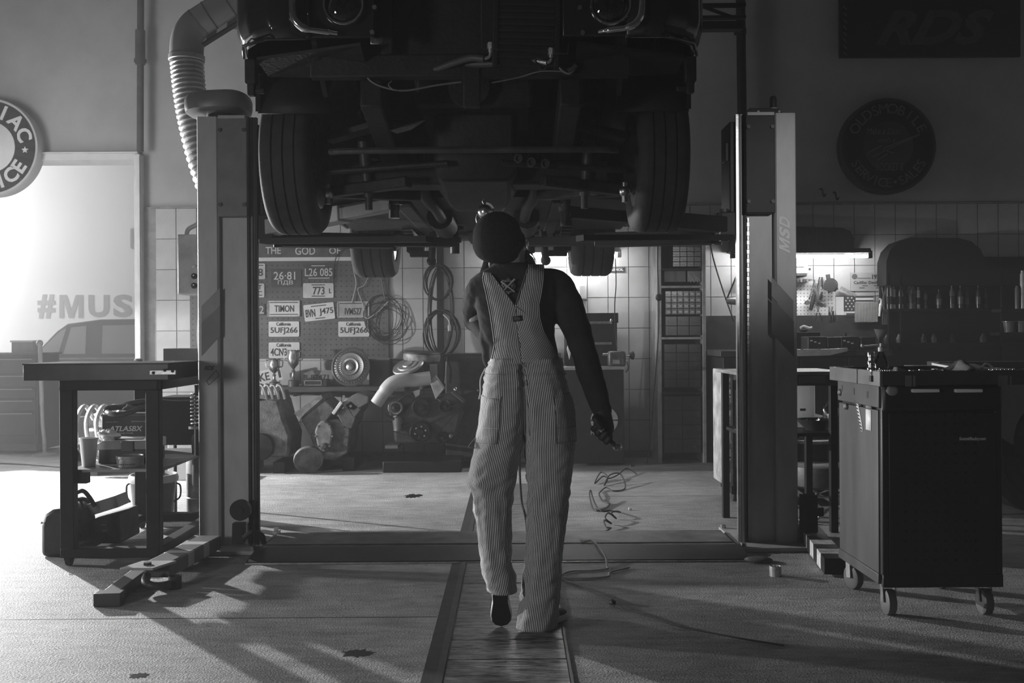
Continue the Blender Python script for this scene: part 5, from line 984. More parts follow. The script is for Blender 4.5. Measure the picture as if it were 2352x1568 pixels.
m = MB(); a, b = P(1330, 655, 9.76), P(1346, 686, 9.76); m.bb((a.x, 9.74, b.z), (b.x, 9.80, a.z)); w2 = m.build('wall_switch_box', white_paint, bev=.004); tag(w2, 'white switch box on the tiles beside the worker right arm', 'switch box'); MB().bb(P(1330, 687, 9.72), P(1347, 691, 9.8)).build('base_strip', ink, w2)
m = MB(); a, b = P(1398, 614, 9.77), P(1435, 624, 9.77); m.bb((a.x, 9.775, b.z), (b.x, 9.795, a.z)); w2 = m.build('brand_sticker', ink); tag(w2, 'small black AIMOL sign on the tiles right of the rear tyre', 'sign'); m = MB(); tf(m, 'AIMOL', (1401, 616, 1432, 622), 9.774, .002, .02); m.build('lettering', white_ink, w2)
tag(MB().tube(smooth_pts([P(1413, 594, 9.48), P(1415, 650, 9.4), P(1412, 700, 9.33), P(1413, 760, 9.31), P(1417, 800, 9.25)]), .005, 6).build('power_cable', cable_m), 'power cord hanging from the strip lamp down to the grinder', 'cord')
# ================================================================ tall rack with small-parts drawers
t = thing('parts_rack', P(1565, 1060, 9.4), 'tall narrow rack of small-parts drawers behind the lift, right of centre', 'rack'); YR = 9.35; G = lambda x, y, d=0: P(x, y, YR) + V((0, d, 0)); um = mt('rack_upright', .30, .5, .1, .3, 8)
for x0_, x1_ in ((1508, 1518), (1612, 1620)): MB().bb((G(x0_, 500).x, YR, 0), (G(x1_, 500).x, YR + .4, G(x0_, 530).z)).build('upright', um, t, .003)
for py in (616, 656, 774, 900): z = G(1565, py).z; MB().bb((G(1518, py).x, YR, z - .02), (G(1612, py).x, YR + .4, z)).build('shelf', um if py in (656, 774) else black_paint, t)
MB().bb((G(1518, 0).x, YR + .38, 0), (G(1612, 0).x, YR + .40, G(1565, 530).z)).build('back_panel', black_paint, t)
def organiser(x0_, y0_, x1_, y1_, nx, ny, mat, label, pull):
    a, b = G(x0_, y0_), G(x1_, y1_); o = thing('drawer_organiser', V(((a.x + b.x) / 2, YR + .15, b.z)), label, 'organiser')
    MB().bb((a.x, YR + .02, b.z), (b.x, YR + .3, a.z)).build('casing', black_paint, o)
    w_, h_ = (b.x - a.x) / nx, (a.z - b.z) / ny
    for i in range(nx):
        for j in range(ny):
            d_ = MB().bb((a.x + i * w_ + .004, YR + .008, b.z + j * h_ + .004), (a.x + (i + 1) * w_ - .004, YR + .021, b.z + (j + 1) * h_ - .004)).build('small_drawer', mat, o)
            MB().bb((a.x + (i + .25) * w_, YR - .004, b.z + (j + .35) * h_), (a.x + (i + .75) * w_, YR + .009, b.z + (j + .55) * h_)).build('pull', pull, d_)
    return o
drw = mt('drawer_dark', .05, .25, 0, .2, 9); drc = mt('drawer_clear', .16, .15, 0, .5, 18); pl2 = mt('pull_dim', .14, .3)
organiser(1545, 520, 1611, 612, 4, 8, drw, 'dark organiser with four columns of drawers at the top of the rack', pl2)
organiser(1528, 668, 1611, 722, 6, 4, drc, 'clear-drawer organiser glinting in the middle of the rack', mt('pull_bright', .5, .3))
organiser(1528, 726, 1611, 770, 3, 2, drw, 'dark wide-drawer organiser below the clear one on the rack', drw)
organiser(1525, 790, 1611, 890, 3, 5, drw, 'dark drawer block in the lower middle of the rack', drw)
organiser(1525, 910, 1611, 1040, 2, 4, drw, 'dark drawer block at the bottom of the rack', drw)
a, b = G(1527, 622), G(1576, 652); m = MB(); m.bb((a.x, YR + .03, G(0, 656).z), (b.x, YR + .2, a.z)); tag(m.build('dark_carton', lift_dark), 'plain dark carton on the narrow rack shelf', 'box')
a, b = G(1580, 622), G(1611, 653); m = MB(); m.bb((a.x, YR + .03, G(0, 656).z), (b.x, YR + .12, a.z)); pc_ = m.build('picture_box', mt('pic_dark', .07, .3)); tag(pc_, 'small box with a bright scribbled picture on the narrow rack shelf', 'box')
m = MB(); 
for k in range(6): m.bar(G(1583 + 4 * k, 628 + (k % 3) * 4, .028), G(1588 + 4 * k, 648 - (k % 2) * 4, .028), .002, .006)
m.build('picture_print', mt('print_grey', .35, .6), pc_)
p = G(1512, 683, -.03); m = MB(); m.tube(smooth_pts([p + V((0, 0, .6)), p + V((-.01, 0, .3)), p, p + V((-.01, .0, -.4)), p + V((-.06, 0, -1.0)), V((p.x - .12, p.y, .01)), V((p.x - .3, p.y - .2, .008))]), .006, 6); cd = m.build('rack_cable', cable_m); tag(cd, 'black cable with a plug block running down the left side of the rack', 'cable')
MB().sph(p, .035, 12, 8, (.9, .8, 1)).build('plug_block', black_paint, cd)
# ================================================================ right: workbench on the back wall
t = thing('long_workbench', V((P(1935, 800, 9.0).x, 9.2, 0)), 'long dark workbench under the right strip lamp', 'workbench')
ZB = 1.06; a, b = P(1652, 800, 8.8), P(2045, 800, 8.8)
MB().bb((a.x, 8.75, ZB - .05), (b.x, 9.78, ZB)).build('worktop', dark_metal, t, .004)
m = MB(); m.poly([V((P(1700, 0, 8.7).x, 8.73, ZB + .01)), V((P(1900, 0, 8.7).x, 8.70, ZB + .012)), V((P(1945, 0, 8.7).x, 8.73, ZB + .02)), V((P(1945, 0, 8.7).x, 8.73, ZB - .01)), V((P(1900, 0, 8.7).x, 8.70, ZB - .045)), V((P(1700, 0, 8.7).x, 8.73, ZB - .06))], (0, .03, 0)); fe = m.build('steel_edge', mt('edge_steel', .55, .35, .5, .2, 9), t, .004)
for x in (1842, 1882): p = P(x, 801, 8.69); MB().cyl(p + V((0, -.004, 0)), p + V((0, .01, 0)), .007, n=10).build('rivet', ink, fe)
for x0_, x1_ in ((1655, 1690), (1700, 1830), (1832, 1940), (1942, 2040)): p0, p1 = P(x0_, 0, 8.85), P(x1_, 0, 8.85); MB().bb((p0.x, 8.83, .05), (p1.x, 9.7, ZB - .06)).build('cupboard', black_paint, t, .006)
p0, p1 = P(1624, 738, 9.75), P(2040, 768, 9.75); MB().bb((p0.x, 9.74, ZB), (p1.x, 9.79, P(1830, 724, 9.75).z)).build('back_rail', mt('rail_grey', .10, .6, 0, .3, 7), t)
# white pegboard and hanging tools
a, b = P(1700, 648, 9.77), P(1919, 724, 9.77); t = thing('white_peg_panel', V(((a.x + b.x) / 2, 9.77, b.z)), 'white perforated tool panel under the right strip lamp', 'pegboard')
MB().bb((a.x, 9.772, b.z), (b.x, 9.792, a.z)).build('panel', mt('peg_white', .72, .6, 0, .05, 4), t)
m = MB(); nx = int((b.x - a.x) / .034); nz = int((a.z - b.z) / .034)
for i in range(nx):
    for j in range(nz): m.box((a.x + .015 + i * .034, 9.7715, b.z + .015 + j * .034), (.008, .002, .008))
m.build('peg_holes', ink, t)['kind'] = 'stuff'
T = lambda x, y, d=.0: P(x, y, 9.74 + d); tl_m = mt('tool_steel', .3, .35, .7, .3, 20); tk = mt('tool_grip', .03, .5)
def tool(name, label, cat, metal, grip):
    o = thing(name, T(*metal[0][0]), label, cat, 'tools hanging on the white panel')
    for pts in [metal]:
        m = MB()
        for q0, q1 in zip(pts[:-1], pts[1:]): pass
    for k, (q0, q1, w_) in enumerate(metal_segments(metal)): MB().bar(T(*q0), T(*q1), .012, w_, (0, 1, 0)).build('jaw', tl_m, o, .002)
    for q0, q1, w_ in grip: MB().tube([T(*q0), T((q0[0] + q1[0]) / 2, (q0[1] + q1[1]) / 2), T(*q1)], [w_ * .8, w_, w_ * .7], 8).build('grip', tk, o)
    return o
def metal_segments(mm): return [(q[0], q[1], q[2]) for q in mm]
tool('long_pliers', 'long bright pliers hanging at the left of the tool panel', 'pliers', [((1872, 642), (1868, 660), .03), ((1868, 660), (1860, 682), .018), ((1870, 660), (1876, 684), .018)], [((1860, 682), (1858, 688), .008)])
tool('wire_brush', 'brush with thick black handle hanging on the tool panel', 'brush', [((1876, 650), (1872, 672), .02)], [((1870, 676), (1862, 712), .022)])
tool('adjustable_wrench', 'bright adjustable wrench hanging in the middle of the tool panel', 'wrench', [((1884, 636), (1880, 655), .05), ((1880, 655), (1879, 688), .022), ((1874, 690), (1894, 692), .018)], [((1888, 670), (1882, 688), .012)])
tool('side_cutters', 'open side cutters hanging low on the tool panel', 'cutters', [((1882, 704), (1877, 716), .02), ((1876, 704), (1880, 716), .02)], [((1876, 718), (1871, 738), .007), ((1882, 718), (1889, 738), .007)])
tool('tin_snips', 'dark tin snips hanging at the lower right of the tool panel', 'snips', [((1905, 704), (1904, 716), .02), ((1912, 704), (1910, 716), .02)], [((1905, 716), (1907, 738), .012), ((1913, 714), (1912, 738), .012)])
tool('paper_slip', 'white paper slip hanging between the tools on the panel', 'paper', [((1889, 636), (1891, 662), .05)], [])
o = thing('angle_grinder', T(1905, 672), 'black angle grinder with coiled cord hanging at the top right of the tool panel', 'grinder', 'tools hanging on the white panel')
MB().tube(smooth_pts([T(1901, 630, -.05), T(1903, 640, -.05), T(1908, 652, -.05), T(1914, 668, -.05)]), [.02] * 7 + [.04] * 6 + [.05] * 6, 12).build('body', tk, o)
MB().lathe([(0, 0), (.06, 0), (.06, .012), (0, .012)], T(1907, 655, -.1), (.2, 1, 0), 24).build('disc_guard', tk, o)
MB().tube(smooth_pts([T(1914, 640, -.05), T(1922, 648, -.05), T(1923, 660, -.05), T(1917, 670, -.05)]), .005, 6).build('cord', tk, o)
m = MB(); p = T(1853, 695); m.cyl(p, p + V((0, -.03, 0)), .022, n=14); tag(m.build('tape_roll', lift_dark), 'small grey tape roll hanging on the left of the tool panel', 'tape', 'tools hanging on the white panel')
t = thing('shop_radio', P(1842, 632, 9.6), 'pale portable radio hanging at the top left of the tool panel', 'radio'); a, b = P(1800, 606, 9.65), P(1857, 630, 9.65)
MB().bb((a.x, 9.64, b.z), (b.x, 9.76, a.z)).build('case', mt('radio_pale', .45, .4, 0, .1, 5), t, .02); MB().bb((a.x, 9.63, b.z - .02), (b.x - .02, 9.77, b.z + .012)).build('base', ink, t, .008); MB().sph(P(1860, 618, 9.66), .012, 10, 6).build('knob', ink, t)
MB().bb(P(1802, 611, 9.635), P(1846, 615, 9.642)).build('dial_strip', lift_dark, t)
m = MB(); m.bb(P(1700, 640, 9.66), P(1858, 645, 9.79)); mh = m.build('magnet_rail', tl_m, bev=.003); tag(mh, 'steel rail with clips above the white tool panel', 'rail')
for k in range(5): MB().box(P(1826 + 7 * k, 644, 9.65), (.02, .02, .03)).build('clip', ink if k % 2 else tl_m, mh)
# poster, flag card, corrugated sheet, ruler, papers
t = thing('car_poster', P(1996, 667, 9.77), 'grey 1971 Cadillac Deville poster on the wall beside the tool panel', 'poster'); a, b = P(1953, 626, 9.785), P(2041, 668, 9.785)
MB().bb((a.x, 9.783, b.z), (b.x, 9.788, a.z)).build('sheet', mt('poster_grey', .34, .7, 0, .08, 4), t)
m = MB(); tf(m, '1971', (2003, 630, 2024, 641), 9.781, .001, .03); m.build('headline', ink, t); m = MB(); tf(m, 'Cadillac Deville', (1961, 645, 2022, 652), 9.781, .001, .015); m.build('headline', ink, t)
m = MB(); m.lathe([(.027, 0), (.027, -.002), (0, -.002)], P(1963, 635, 9.782), (0, 1, 0), 24); m.build('emblem', mt('rail_grey'), t)
for bx_ in ((1970, 638, 2000, 639.4), (1981, 655, 1993, 657), (2008, 655, 2024, 657), (1974, 660, 1986, 662), (2012, 660, 2024, 662)): p0, p1 = P(bx_[0], bx_[1], 9.781), P(bx_[2], bx_[3], 9.782); MB().bb((p0.x, 9.780, p1.z), (p1.x, 9.783, p0.z)).build('print_line', lift_dark, t)
t = thing('flag_card', P(1970, 738, 9.74), 'starred flag card propped against the wall above the bench', 'card'); a, b = P(1938, 680, 9.75), P(2006, 740, 9.75)
MB().bb((a.x, 9.745, b.z), (b.x, 9.752, a.z)).build('sheet', paper, t); a2, b2 = P(1938, 680, 9.744), P(1965, 714, 9.744); MB().bb((a2.x, 9.741, b2.z), (b2.x, 9.746, a2.z)).build('canton', mt('flag_dark', .06, .6), t)
m = MB()
for j in range(5):
    for i in range(3 if j % 2 else 2):
        q = V((lerp(a2.x, b2.x, (i + (.5 if j % 2 == 0 else .0) + .55) / 3.1), 9.739, lerp(a2.z, b2.z, (j + .6) / 5.2))); pts = [q + V((.010 * (1 if k % 2 == 0 else .45) * cos(pi / 2 + k * pi / 5), 0, .010 * (1 if k % 2 == 0 else .45) * sin(pi / 2 + k * pi / 5))) for k in range(10)]; m.poly(pts, (0, .003, 0))
m.build('stars', paper, t)['kind'] = 'stuff'
for py in (680, 689, 719, 727): xs0 = 1965 if py < 700 else 1944; p0, p1 = P(xs0, py, 9.743), P(2006, py + 3, 9.743); MB().bb((p0.x, 9.742, p1.z), (p1.x, 9.747, p0.z)).build('stripe', mt('flag_dark'), t)
m = MB(); a, b = P(1964, 694, 9.7), P(2016, 739, 9.7); n_ = 22
m.loft([[V((lerp(a.x, b.x, i / (2 * n_)), 9.70 + (.005 if i % 2 else 0), z)) for i in range(2 * n_ + 1)] + [V((b.x, 9.712, z)), V((a.x, 9.712, z))] for z in (b.z, a.z)]); tag(m.build('corrugated_sheet', mt('corrugated', .33, .7, 0, .2, 12)), 'grey corrugated sheet standing in front of the flag card', 'sheet')
m = MB(); m.bar(P(1931, 660, 9.74), P(1966, 679, 9.74), .004, .03, (0, 0, 1)); tag(m.build('steel_ruler', mt('ruler', .25, .5, 0, .3, 30)), 'speckled grey ruler leaning above the flag card', 'ruler')
m = MB(); a, b = P(1920, 682, 9.76), P(1945, 739, 9.76); m.bb((a.x, 9.76, b.z), (b.x, 9.77, a.z)); tag(m.build('paper_sheet', white_paint), 'white paper sheet standing between the tool panel and the flag card', 'paper')
m = MB(); m.tube(smooth_pts([P(2020, 686, 9.7), P(2024, 690, 9.7), P(2022, 705, 9.7), P(2020, 726, 9.7)]), [.01] * 10 + [.016] * 5 + [.012] * 4, 10); tag(m.build('white_gun', white_paint), 'white glue gun hanging at the right of the corrugated sheet', 'tool')
rn = random.Random(3); m = MB()
for k in range(5): x = 2026 + 3 * k; m.tube(smooth_pts([P(x, 640, 9.68), P(x + 6 * sin(k), 660, 9.68), P(x + 5 * cos(k * 2), 690, 9.68), P(x + 2, 720, 9.68), P(x + 1, 745, 9.68)]), .006, 6)
tag(m.build('cable_bunch', lift_dark), 'bunch of hanging cables at the left edge of the bottle cabinet', 'cable')
# on the bench
def bench_box(x0_, y0_, x1_, Y, name, mat, label, cat, group=None, d=.2):
    a, b = P(x0_, y0_, Y), P(x1_, y0_, Y); m = MB(); m.bb((a.x, Y, ZB), (b.x, Y + d, a.z)); return tag(m.build(name, mat, bev=.005), label, cat, group)
bench_box(1780, 763, 1884, 9.15, 'black_bin', black_paint, 'long black bin at the back left of the right workbench', 'bin', 'bins on the right workbench')
for k, (x0_, y0_, x1_) in enumerate(((1856, 773, 1899), (1901, 774, 1930), (1932, 773, 1974), (1977, 774, 2012))):
    o = bench_box(x0_, y0_, x1_, 8.85, 'parts_bin', plastic_k, ('black parts bin with bright glints, first from the right lift column', 'narrow black parts bin, second from the right lift column', 'black parts bin with printed label, third from the right lift column', 'black parts bin farthest right on the workbench')[k], 'bin', 'bins on the right workbench', .22)
    if k in (0, 2):
        for q in range(3): p = P(x0_ + 8 + 9 * q, 782 + 3 * q, 8.845); MB().box(p, (.018, .006, .012)).build('label_tag', mt('pull_bright'), o)
m = MB(); m.lathe([(0, 0), (.033, 0), (.035, .01), (.035, .12), (.02, .14), (.015, .15), (.02, .16), (.04, .175), (.045, .185), (0, .19)], V((P(1845, 760, 9.3).x, 9.3, ZB)), (0, 0, 1), 20); gt = m.build('gas_torch', plastic_k); tag(gt, 'small gas torch canister at the left end of the right workbench', 'torch')
MB().tube(smooth_pts([V((P(1838, 722, 9.3).x, 9.3, ZB + .20)), V((P(1846, 722, 9.3).x, 9.3, ZB + .215)), V((P(1858, 722, 9.3).x, 9.3, ZB + .20)), V((P(1865, 722, 9.3).x, 9.3, ZB + .205))]), .012, 8).build('torch_head', white_paint, gt)
m = MB(); p = V((P(1912, 770, 9.3).x, 9.3, ZB + .012)); m.tube(smooth_pts([p + V((-.06, 0, 0)), p + V((-.03, 0, .05)), p + V((.02, 0, .08)), p + V((.05, 0, .09))]), .012, 8); tag(m.build('white_hose', white_paint), 'short bent white hose on the right workbench', 'hose')
m = crumple(V((P(1922, 766, 9.3).x, 9.3, ZB + .03)), .03, .02, .025, 12); tag(m.build('white_rag', white_paint, sharp=180), 'crumpled white rag on the right workbench', 'rag')
m = crumple(V((P(1937, 768, 9.35).x, 9.35, ZB + .02)), .03, .02, .018, 15); tag(m.build('grey_rag', paper, sharp=180), 'small grey rag beside the white one on the right workbench', 'rag')
m = MB(); p = V((P(1945, 760, 9.35).x, 9.4, ZB)); m.lathe([(0, 0), (.032, 0), (.032, .1), (.016, .12), (.016, .15), (0, .15)], p, (0, 0, 1), 16); tag(m.build('dark_bottle', plastic_k), 'small dark bottle on the right workbench', 'bottle')
m = MB(); p = V((P(2022, 752, 9.1).x, 9.1, ZB + .10)); m.lathe([(.005, -.10), (.012, -.02), (.06, .08), (.064, .08), (.016, -.02), (.009, -.1)], p, (.1, 0, 1), 20, closed=True); tag(m.build('oil_funnel', lift_dark), 'dark funnel standing at the right end of the workbench', 'funnel')
m = MB(); m.bar(P(1982, 795, 8.7), P(2018, 792, 8.7), .06, .012); m.sph(P(1980, 794, 8.68), .016, 10, 6); tag(m.build('steel_scraper', alu), 'bright steel scraper overhanging the workbench edge', 'scraper')
# ================================================================ bottle cabinet
t = thing('bottle_cabinet', V((P(2195, 850, 9.2).x, 9.3, 0)), 'large black open cabinet with rounded top holding bottles, far right', 'cabinet')
YC = 9.5; C = lambda x, y, d=0: P(x, y, YC) + V((0, d, 0)); kk = mt('cabinet_black', .010, .7, 0, .2, 4)
pts = [(2036, 600), (2044, 575), (2062, 556), (2090, 546), (2200, 546), (2232, 554), (2252, 572), (2268, 610), (2500, 640), (2500, 655), (2040, 655), (2036, 655)]
MB().poly([C(x, y) for x, y in pts], (0, .24, 0)).build('hood', kk, t)
MB().bb((C(2036, 0).x, YC + .20, .0), (C(2500, 0).x, YC + .24, C(0, 600).z)).build('back_panel', kk, t)
for py in (708, 788): z = C(2200, py).z; MB().bb((C(2038, 0).x, YC, z - .03), (C(2500, 0).x, YC + .2, z)).build('shelf', kk if py > 720 else black_paint, t)
for x in (2036, 2064, 2296): MB().bb((C(x, 0).x, YC, 0), (C(x + 4, 0).x, YC + .02, C(0, 640).z)).build('upright', kk, t)
MB().bb((C(2040, 0).x, YC + .03, 0), (C(2500, 0).x, YC + .2, C(0, 800).z)).build('base_unit', kk, t)
zs_ = C(2200, 708).z; bcl = mt('bottle_grey', .14, .25, 0, .2, 8); bbr = mt('bottle_bright', .6, .3, .3, .2, 10); bdk = mt('bottle_dark', .05, .2, 0, .2, 8)
bl = [(2051, 652, 6, bbr, 'can'), (2060, 655, 6, bbr, 'can'), (2077, 652, 5, bbr, 'bot'), (2103, 641, 10, bcl, 'bot'), (2117, 658, 4, bbr, 'can'), (2136, 668, 4, bcl, 'can'), (2165, 664, 6, bdk, 'bot'), (2197, 652, 6, bcl, 'bot'), (2215, 655, 6, bdk, 'bot'), (2232, 662, 5, bdk, 'can'), (2256, 655, 5, bdk, 'bot'), (2275, 661, 4, bcl, 'bot')]
nm = ['first', 'second', 'third', 'fourth', 'fifth', 'sixth', 'seventh', 'eighth', 'ninth', 'tenth', 'eleventh', 'twelfth']
for k, (x, top, hw, mm, kd) in enumerate(bl):
    p = C(x, 708, .08 + .02 * (k % 2)); r_ = hw * YC / F; h = (708 - top) * YC / F; c = V((p.x, p.y, zs_)); look = 'bright' if mm is bbr else ('grey' if mm is bcl else 'dark')
    if kd == 'can': prof = [(0, 0), (r_, 0), (r_, h * .86), (r_ * .6, h * .9), (r_ * .55, h), (0, h)]
    else: prof = [(0, 0), (r_, 0), (r_ * 1.02, h * .1), (r_ * 1.02, h * .62), (r_ * .8, h * .74), (r_ * .35, h * .84), (r_ * .35, h * .93), (r_ * .42, h * .93), (r_ * .42, h), (0, h)]
    o = MB().lathe(prof, c, (0, 0, 1), 18).build('bottle' if kd == 'bot' else 'spray_can', mm); tag(o, '%s %s on the cabinet shelf, %s from the left' % (look, 'bottle' if kd == 'bot' else 'spray can', nm[k]), 'bottle' if kd == 'bot' else 'spray can', 'bottles on the cabinet shelf')
    MB().lathe([(r_ * 1.03, h * .2), (r_ * 1.04, h * .22), (r_ * 1.04, h * .5), (r_ * 1.03, h * .52)], c, (0, 0, 1), 18, closed=True).build('label_band', bdk if mm is not bdk else bcl, o)
zs2 = C(2200, 788).z
for k, x in enumerate((2046, 2075, 2132, 2155, 2198, 2270)):
    p = C(x, 788, .1); o = MB().lathe([(0, 0), (.03, 0), (.032, .05), (.018, .07), (.014, .09), (0, .09)], V((p.x, p.y, zs2)), (0, 0, 1), 14).build('small_jar', bcl if k % 2 else bdk); tag(o, 'small jar on the lower cabinet shelf, %s from the left' % nm[k], 'jar', 'jars on the lower cabinet shelf')
for k, (x, y0_, y1_) in enumerate(((2324, 655, 708), (2336, 620, 708), (2346, 618, 708))):
    p = C(x, y1_, -.12); h = (y1_ - y0_) * 9.38 / F; zz = P(2300, 709, 9.3).z; o = MB().lathe([(0, 0), (.02, 0), (.02, h * .9), (.012, h * .95), (.012, h), (0, h)], V((p.x, 9.40, zz)), (0, 0, 1), 16).build('grease_cartridge', bbr if k else bcl); tag(o, 'bright tall tube standing at the right picture edge, %s from the left' % nm[k], 'tube', 'tubes at the right edge')
a = P(2300, 709, 9.3); MB().bb((a.x, 9.3, a.z - .03), (a.x + .6, 9.49, a.z)).build('side_shelf', kk, t)
for k, x in enumerate((2318, 2346)): p = P(x, 762, 9.38); p.z = P(2296, 763, 9.3).z; MB().lathe([(0, 0), (.04, 0), (.048, .09), (.055, .095), (.055, .105), (0, .1)], V((p.x, 9.39, p.z)), (0, 0, 1), 18).build('tub', bcl); o = bpy.data.objects[-1] if False else COL.objects[-1]; tag(o, ('grey lidded tub at the right picture edge, left one', 'grey lidded tub at the right picture edge, right one')[k], 'tub', 'tubs at the right edge')
a = P(2296, 763, 9.3); MB().bb((a.x, 9.3, a.z - .03), (a.x + .6, 9.49, a.z)).build('side_shelf', kk, t)
# ================================================================ wall patch behind the column: clamp lamp, dark cupboard
m = MB(); m.tube(smooth_pts([P(1628, 545, 9.6), P(1640, 600, 9.6), P(1660, 665, 9.6), P(1672, 700, 9.6), P(1686, 738, 9.6)]), .007, 6); tag(m.build('wall_cable', cable_m), 'black cable slanting down the lit tiles left of the right column', 'cable')
t = thing('wall_bracket_lamp', P(1680, 700, 9.6), 'small clamp lamp on a thin arm left of the right column', 'lamp'); MB().tube([P(1695, 625, 9.55), P(1668, 690, 9.5)], .008, 8).build('arm', black_paint, t); MB().lathe([(.02, 0), (.035, .03), (.04, .12), (0, .13)], P(1668, 690, 9.5), (1, 0, -.05), 16).build('shade', alu, t)
# ================================================================ edge-on machine with lettering, left of the right column
t = thing('edge_on_trolley', V((P(1680, 1150, 7.3).x, 7.2, 0)), 'narrow machine on wheels with scrawled white lettering, just left of the right column', 'machine')
YM = 7.1; a, b = P(1666, 850, YM), P(1682, 1118, YM)
MB().bb((a.x, YM, b.z), (b.x + .01, YM + .45, a.z)).build('front_panel', mt('panel_worn', .30, .6, 0, .5, 9), t, .008)
MB().bb((b.x + .01, YM + .02, b.z + .02), (b.x + .30, YM + .42, a.z - .01)).build('housing', plastic_k, t, .01)
MB().bb(P(1684, 856, YM + .015), P(1697, 872, YM + .03)).build('bright_bracket', alu, t); 
m = MB(); m.bar(P(1690, 895, YM + .01), P(1692, 1070, YM + .01), .01, .012); m.bar(P(1691, 1070, YM + .01), P(1700, 1070, YM + .01), .01, .012); m.build('side_trim', lift_band, t)
rn = random.Random(11); m = MB()
for k in range(24):
    y = 862 + k * 10; x = 1667 + rn.uniform(0, 3); m.bar(P(x, y, YM - .004), P(x + rn.uniform(5, 12), y + rn.uniform(-8, 12), YM - .004), .004, .010)
for k in range(10): y = 870 + 24 * k; m.bar(P(1671 + (k % 2) * 6, y, YM - .004), P(1671 + (k % 2) * 6, y + 20, YM - .004), .004, .010)
m.build('scrawled_lettering', white_paint, t)['kind'] = 'stuff'
for x, y, Y in ((1678, 1132, 7.2), (1692, 1148, 7.0)): p = P(x, y, Y); m = MB(); m.lathe([(0, -.02), (.05, -.02), (.055, -.012), (.055, .012), (.05, .02), (0, .02)], V((p.x + .03, Y, .055)), (1, 0, 0), 20); m.build('wheel', rubber, t)
MB().bb((b.x, YM + .02, .06), (b.x + .25, YM + .40, b.z + .03)).build('chassis', black_paint, t)
# ================================================================ side table and stool between column and cart
t = thing('side_table', V((1.8, 6.2, 0)), 'dark steel side table between the right column and the tool cart', 'table'); ZT_ = P(1880, 853, 6.0).z
MB().bb((1.35, 5.98, ZT_ - .02), (2.02, 6.6, ZT_)).build('top', mt('side_top', .3, .4, .3, .3, 6), t, .004)
MB().bb((1.37, 6.0, ZT_ - .085), (2.0, 6.03, ZT_ - .02)).build('apron', lift_dark, t)
MB().bb(P(1835, 862, 5.99), P(1895, 880, 6.0)).build('drawer_front', lift_band, t, .003)
for x in (1.40, 1.945):
    for y in (6.04, 6.55): MB().bb((x - .022, y - .022, 0), (x + .022, y + .022, ZT_ - .02)).build('leg', black_paint, t, .003)
zt2 = P(1880, 985, 6.3).z; MB().bb((1.40, 6.04, zt2 - .02), (1.96, 6.56, zt2)).build('lower_shelf', black_paint, t)
m = MB(); a, b = P(1800, 883, 6.4), P(1876, 980, 6.4); m.bb((a.x, 6.42, zt2), (b.x, 6.53, a.z)); wb = m.build('plastic_jug', translucent('jug_plastic', .85), bev=.012); tag(wb, 'bright white plastic jug on the side table shelf right of the column', 'jug'); MB().bb(P(1838, 938, 6.415), P(1850, 943, 6.42)).build('barcode', lift_dark, wb)
m = MB(); c = V((P(1880, 980, 6.2).x, 6.25, zt2)); m.lathe([(0, .004), (.06, 0), (.10, .04), (.125, .065), (.12, .068), (.09, .04), (.05, .012), (0, .012)], c, (0, 0, 1), 32); dh = m.build('parts_bowl', plastic_k); tag(dh, 'shiny black parts bowl on the side table shelf', 'bowl')
for k, (dx, dz) in enumerate(((-.05, .05), (.03, .06), (.06, .05))): m = crumple(c + V((dx, .0, dz)), .022, .02, .016, 30 + k, 8); tag(m.build('metal_scrap', (dark_metal, alu, white_paint)[k], sharp=180), ('dark metal scrap in the parts bowl', 'bright metal scrap in the parts bowl', 'white crumpled scrap in the parts bowl')[k], 'scrap')
m = crumple(V((P(1937, 936, 6.1).x, 6.35, zt2 + .075)), .045, .04, .075, 21); tag(m.build('foil_bundle', alu, sharp=60), 'crumpled silver foil bundle between the side table leg and the tool cart', 'foil')
t = thing('work_stool', V((1.95, 6.85, 0)), 'dark padded stool with crossed chrome legs behind the side table', 'stool'); c = V((P(1885, 1090, 6.9).x, 6.95, .0)); zs_ = P(1885, 1064, 6.9).z
MB().lathe([(0, -.17), (.15, -.17), (.19, -.15), (.20, -.08), (.19, -.02), (.15, 0), (0, .006)], c + V((0, 0, zs_)), (0, 0, 1), 36).build('seat', mt('stool_black', .06, .5, 0, .4, 8, .2), t)
for k in range(4): a_ = pi / 4 + k * pi / 2; MB().tube([c + V((.12 * cos(a_), .12 * sin(a_), zs_ - .16)), c + V((-.17 * cos(a_) * (1 if k % 2 else 1), -.17 * sin(a_), .01))], .011, 8).build('leg', steel, t)
MB().tube([c + V((.16 * cos(2 * pi * k / 20), .16 * sin(2 * pi * k / 20), .09)) for k in range(20)], .008, 6, closed=True).build('foot_ring', steel, t)
m = MB(); m.tube(smooth_pts([PF(1826, 1188, .012), PF(1850, 1198, .012), PF(1875, 1192, .03), PF(1905, 1168, .06)]), .010, 8); tag(m.build('steel_rod', steel), 'bent bright steel rod on the floor behind the right column', 'rod')
m = MB(); a, b = P(1828, 958, 7.4), P(1906, 1012, 7.4); m.bb((a.x - .3, 7.4, 0), (b.x, 7.75, a.z)); gp = m.build('graffiti_crate', plastic_k, bev=.006); tag(gp, 'black crate with bold grey numerals behind the side table', 'crate')
m = MB(); tf(m, '07', (1812, 968, 1868, 1010), 7.397, .002, .04, .3); m.build('numerals', lift_band, gp)
m = MB(); c = P(1868, 1016, 7.2); m.lathe([(0, 0), (.13, 0), (.135, .01), (.13, .02), (0, .02)], V((c.x, 7.2, P(1868, 1016, 7.2).z)), (0, 0, 1), 28); gl = m.build('metal_disc', mt('lid_pale', .35, .4, .3, .3, 12)); tag(gl, 'pale round disc on a drum behind the side table', 'disc')
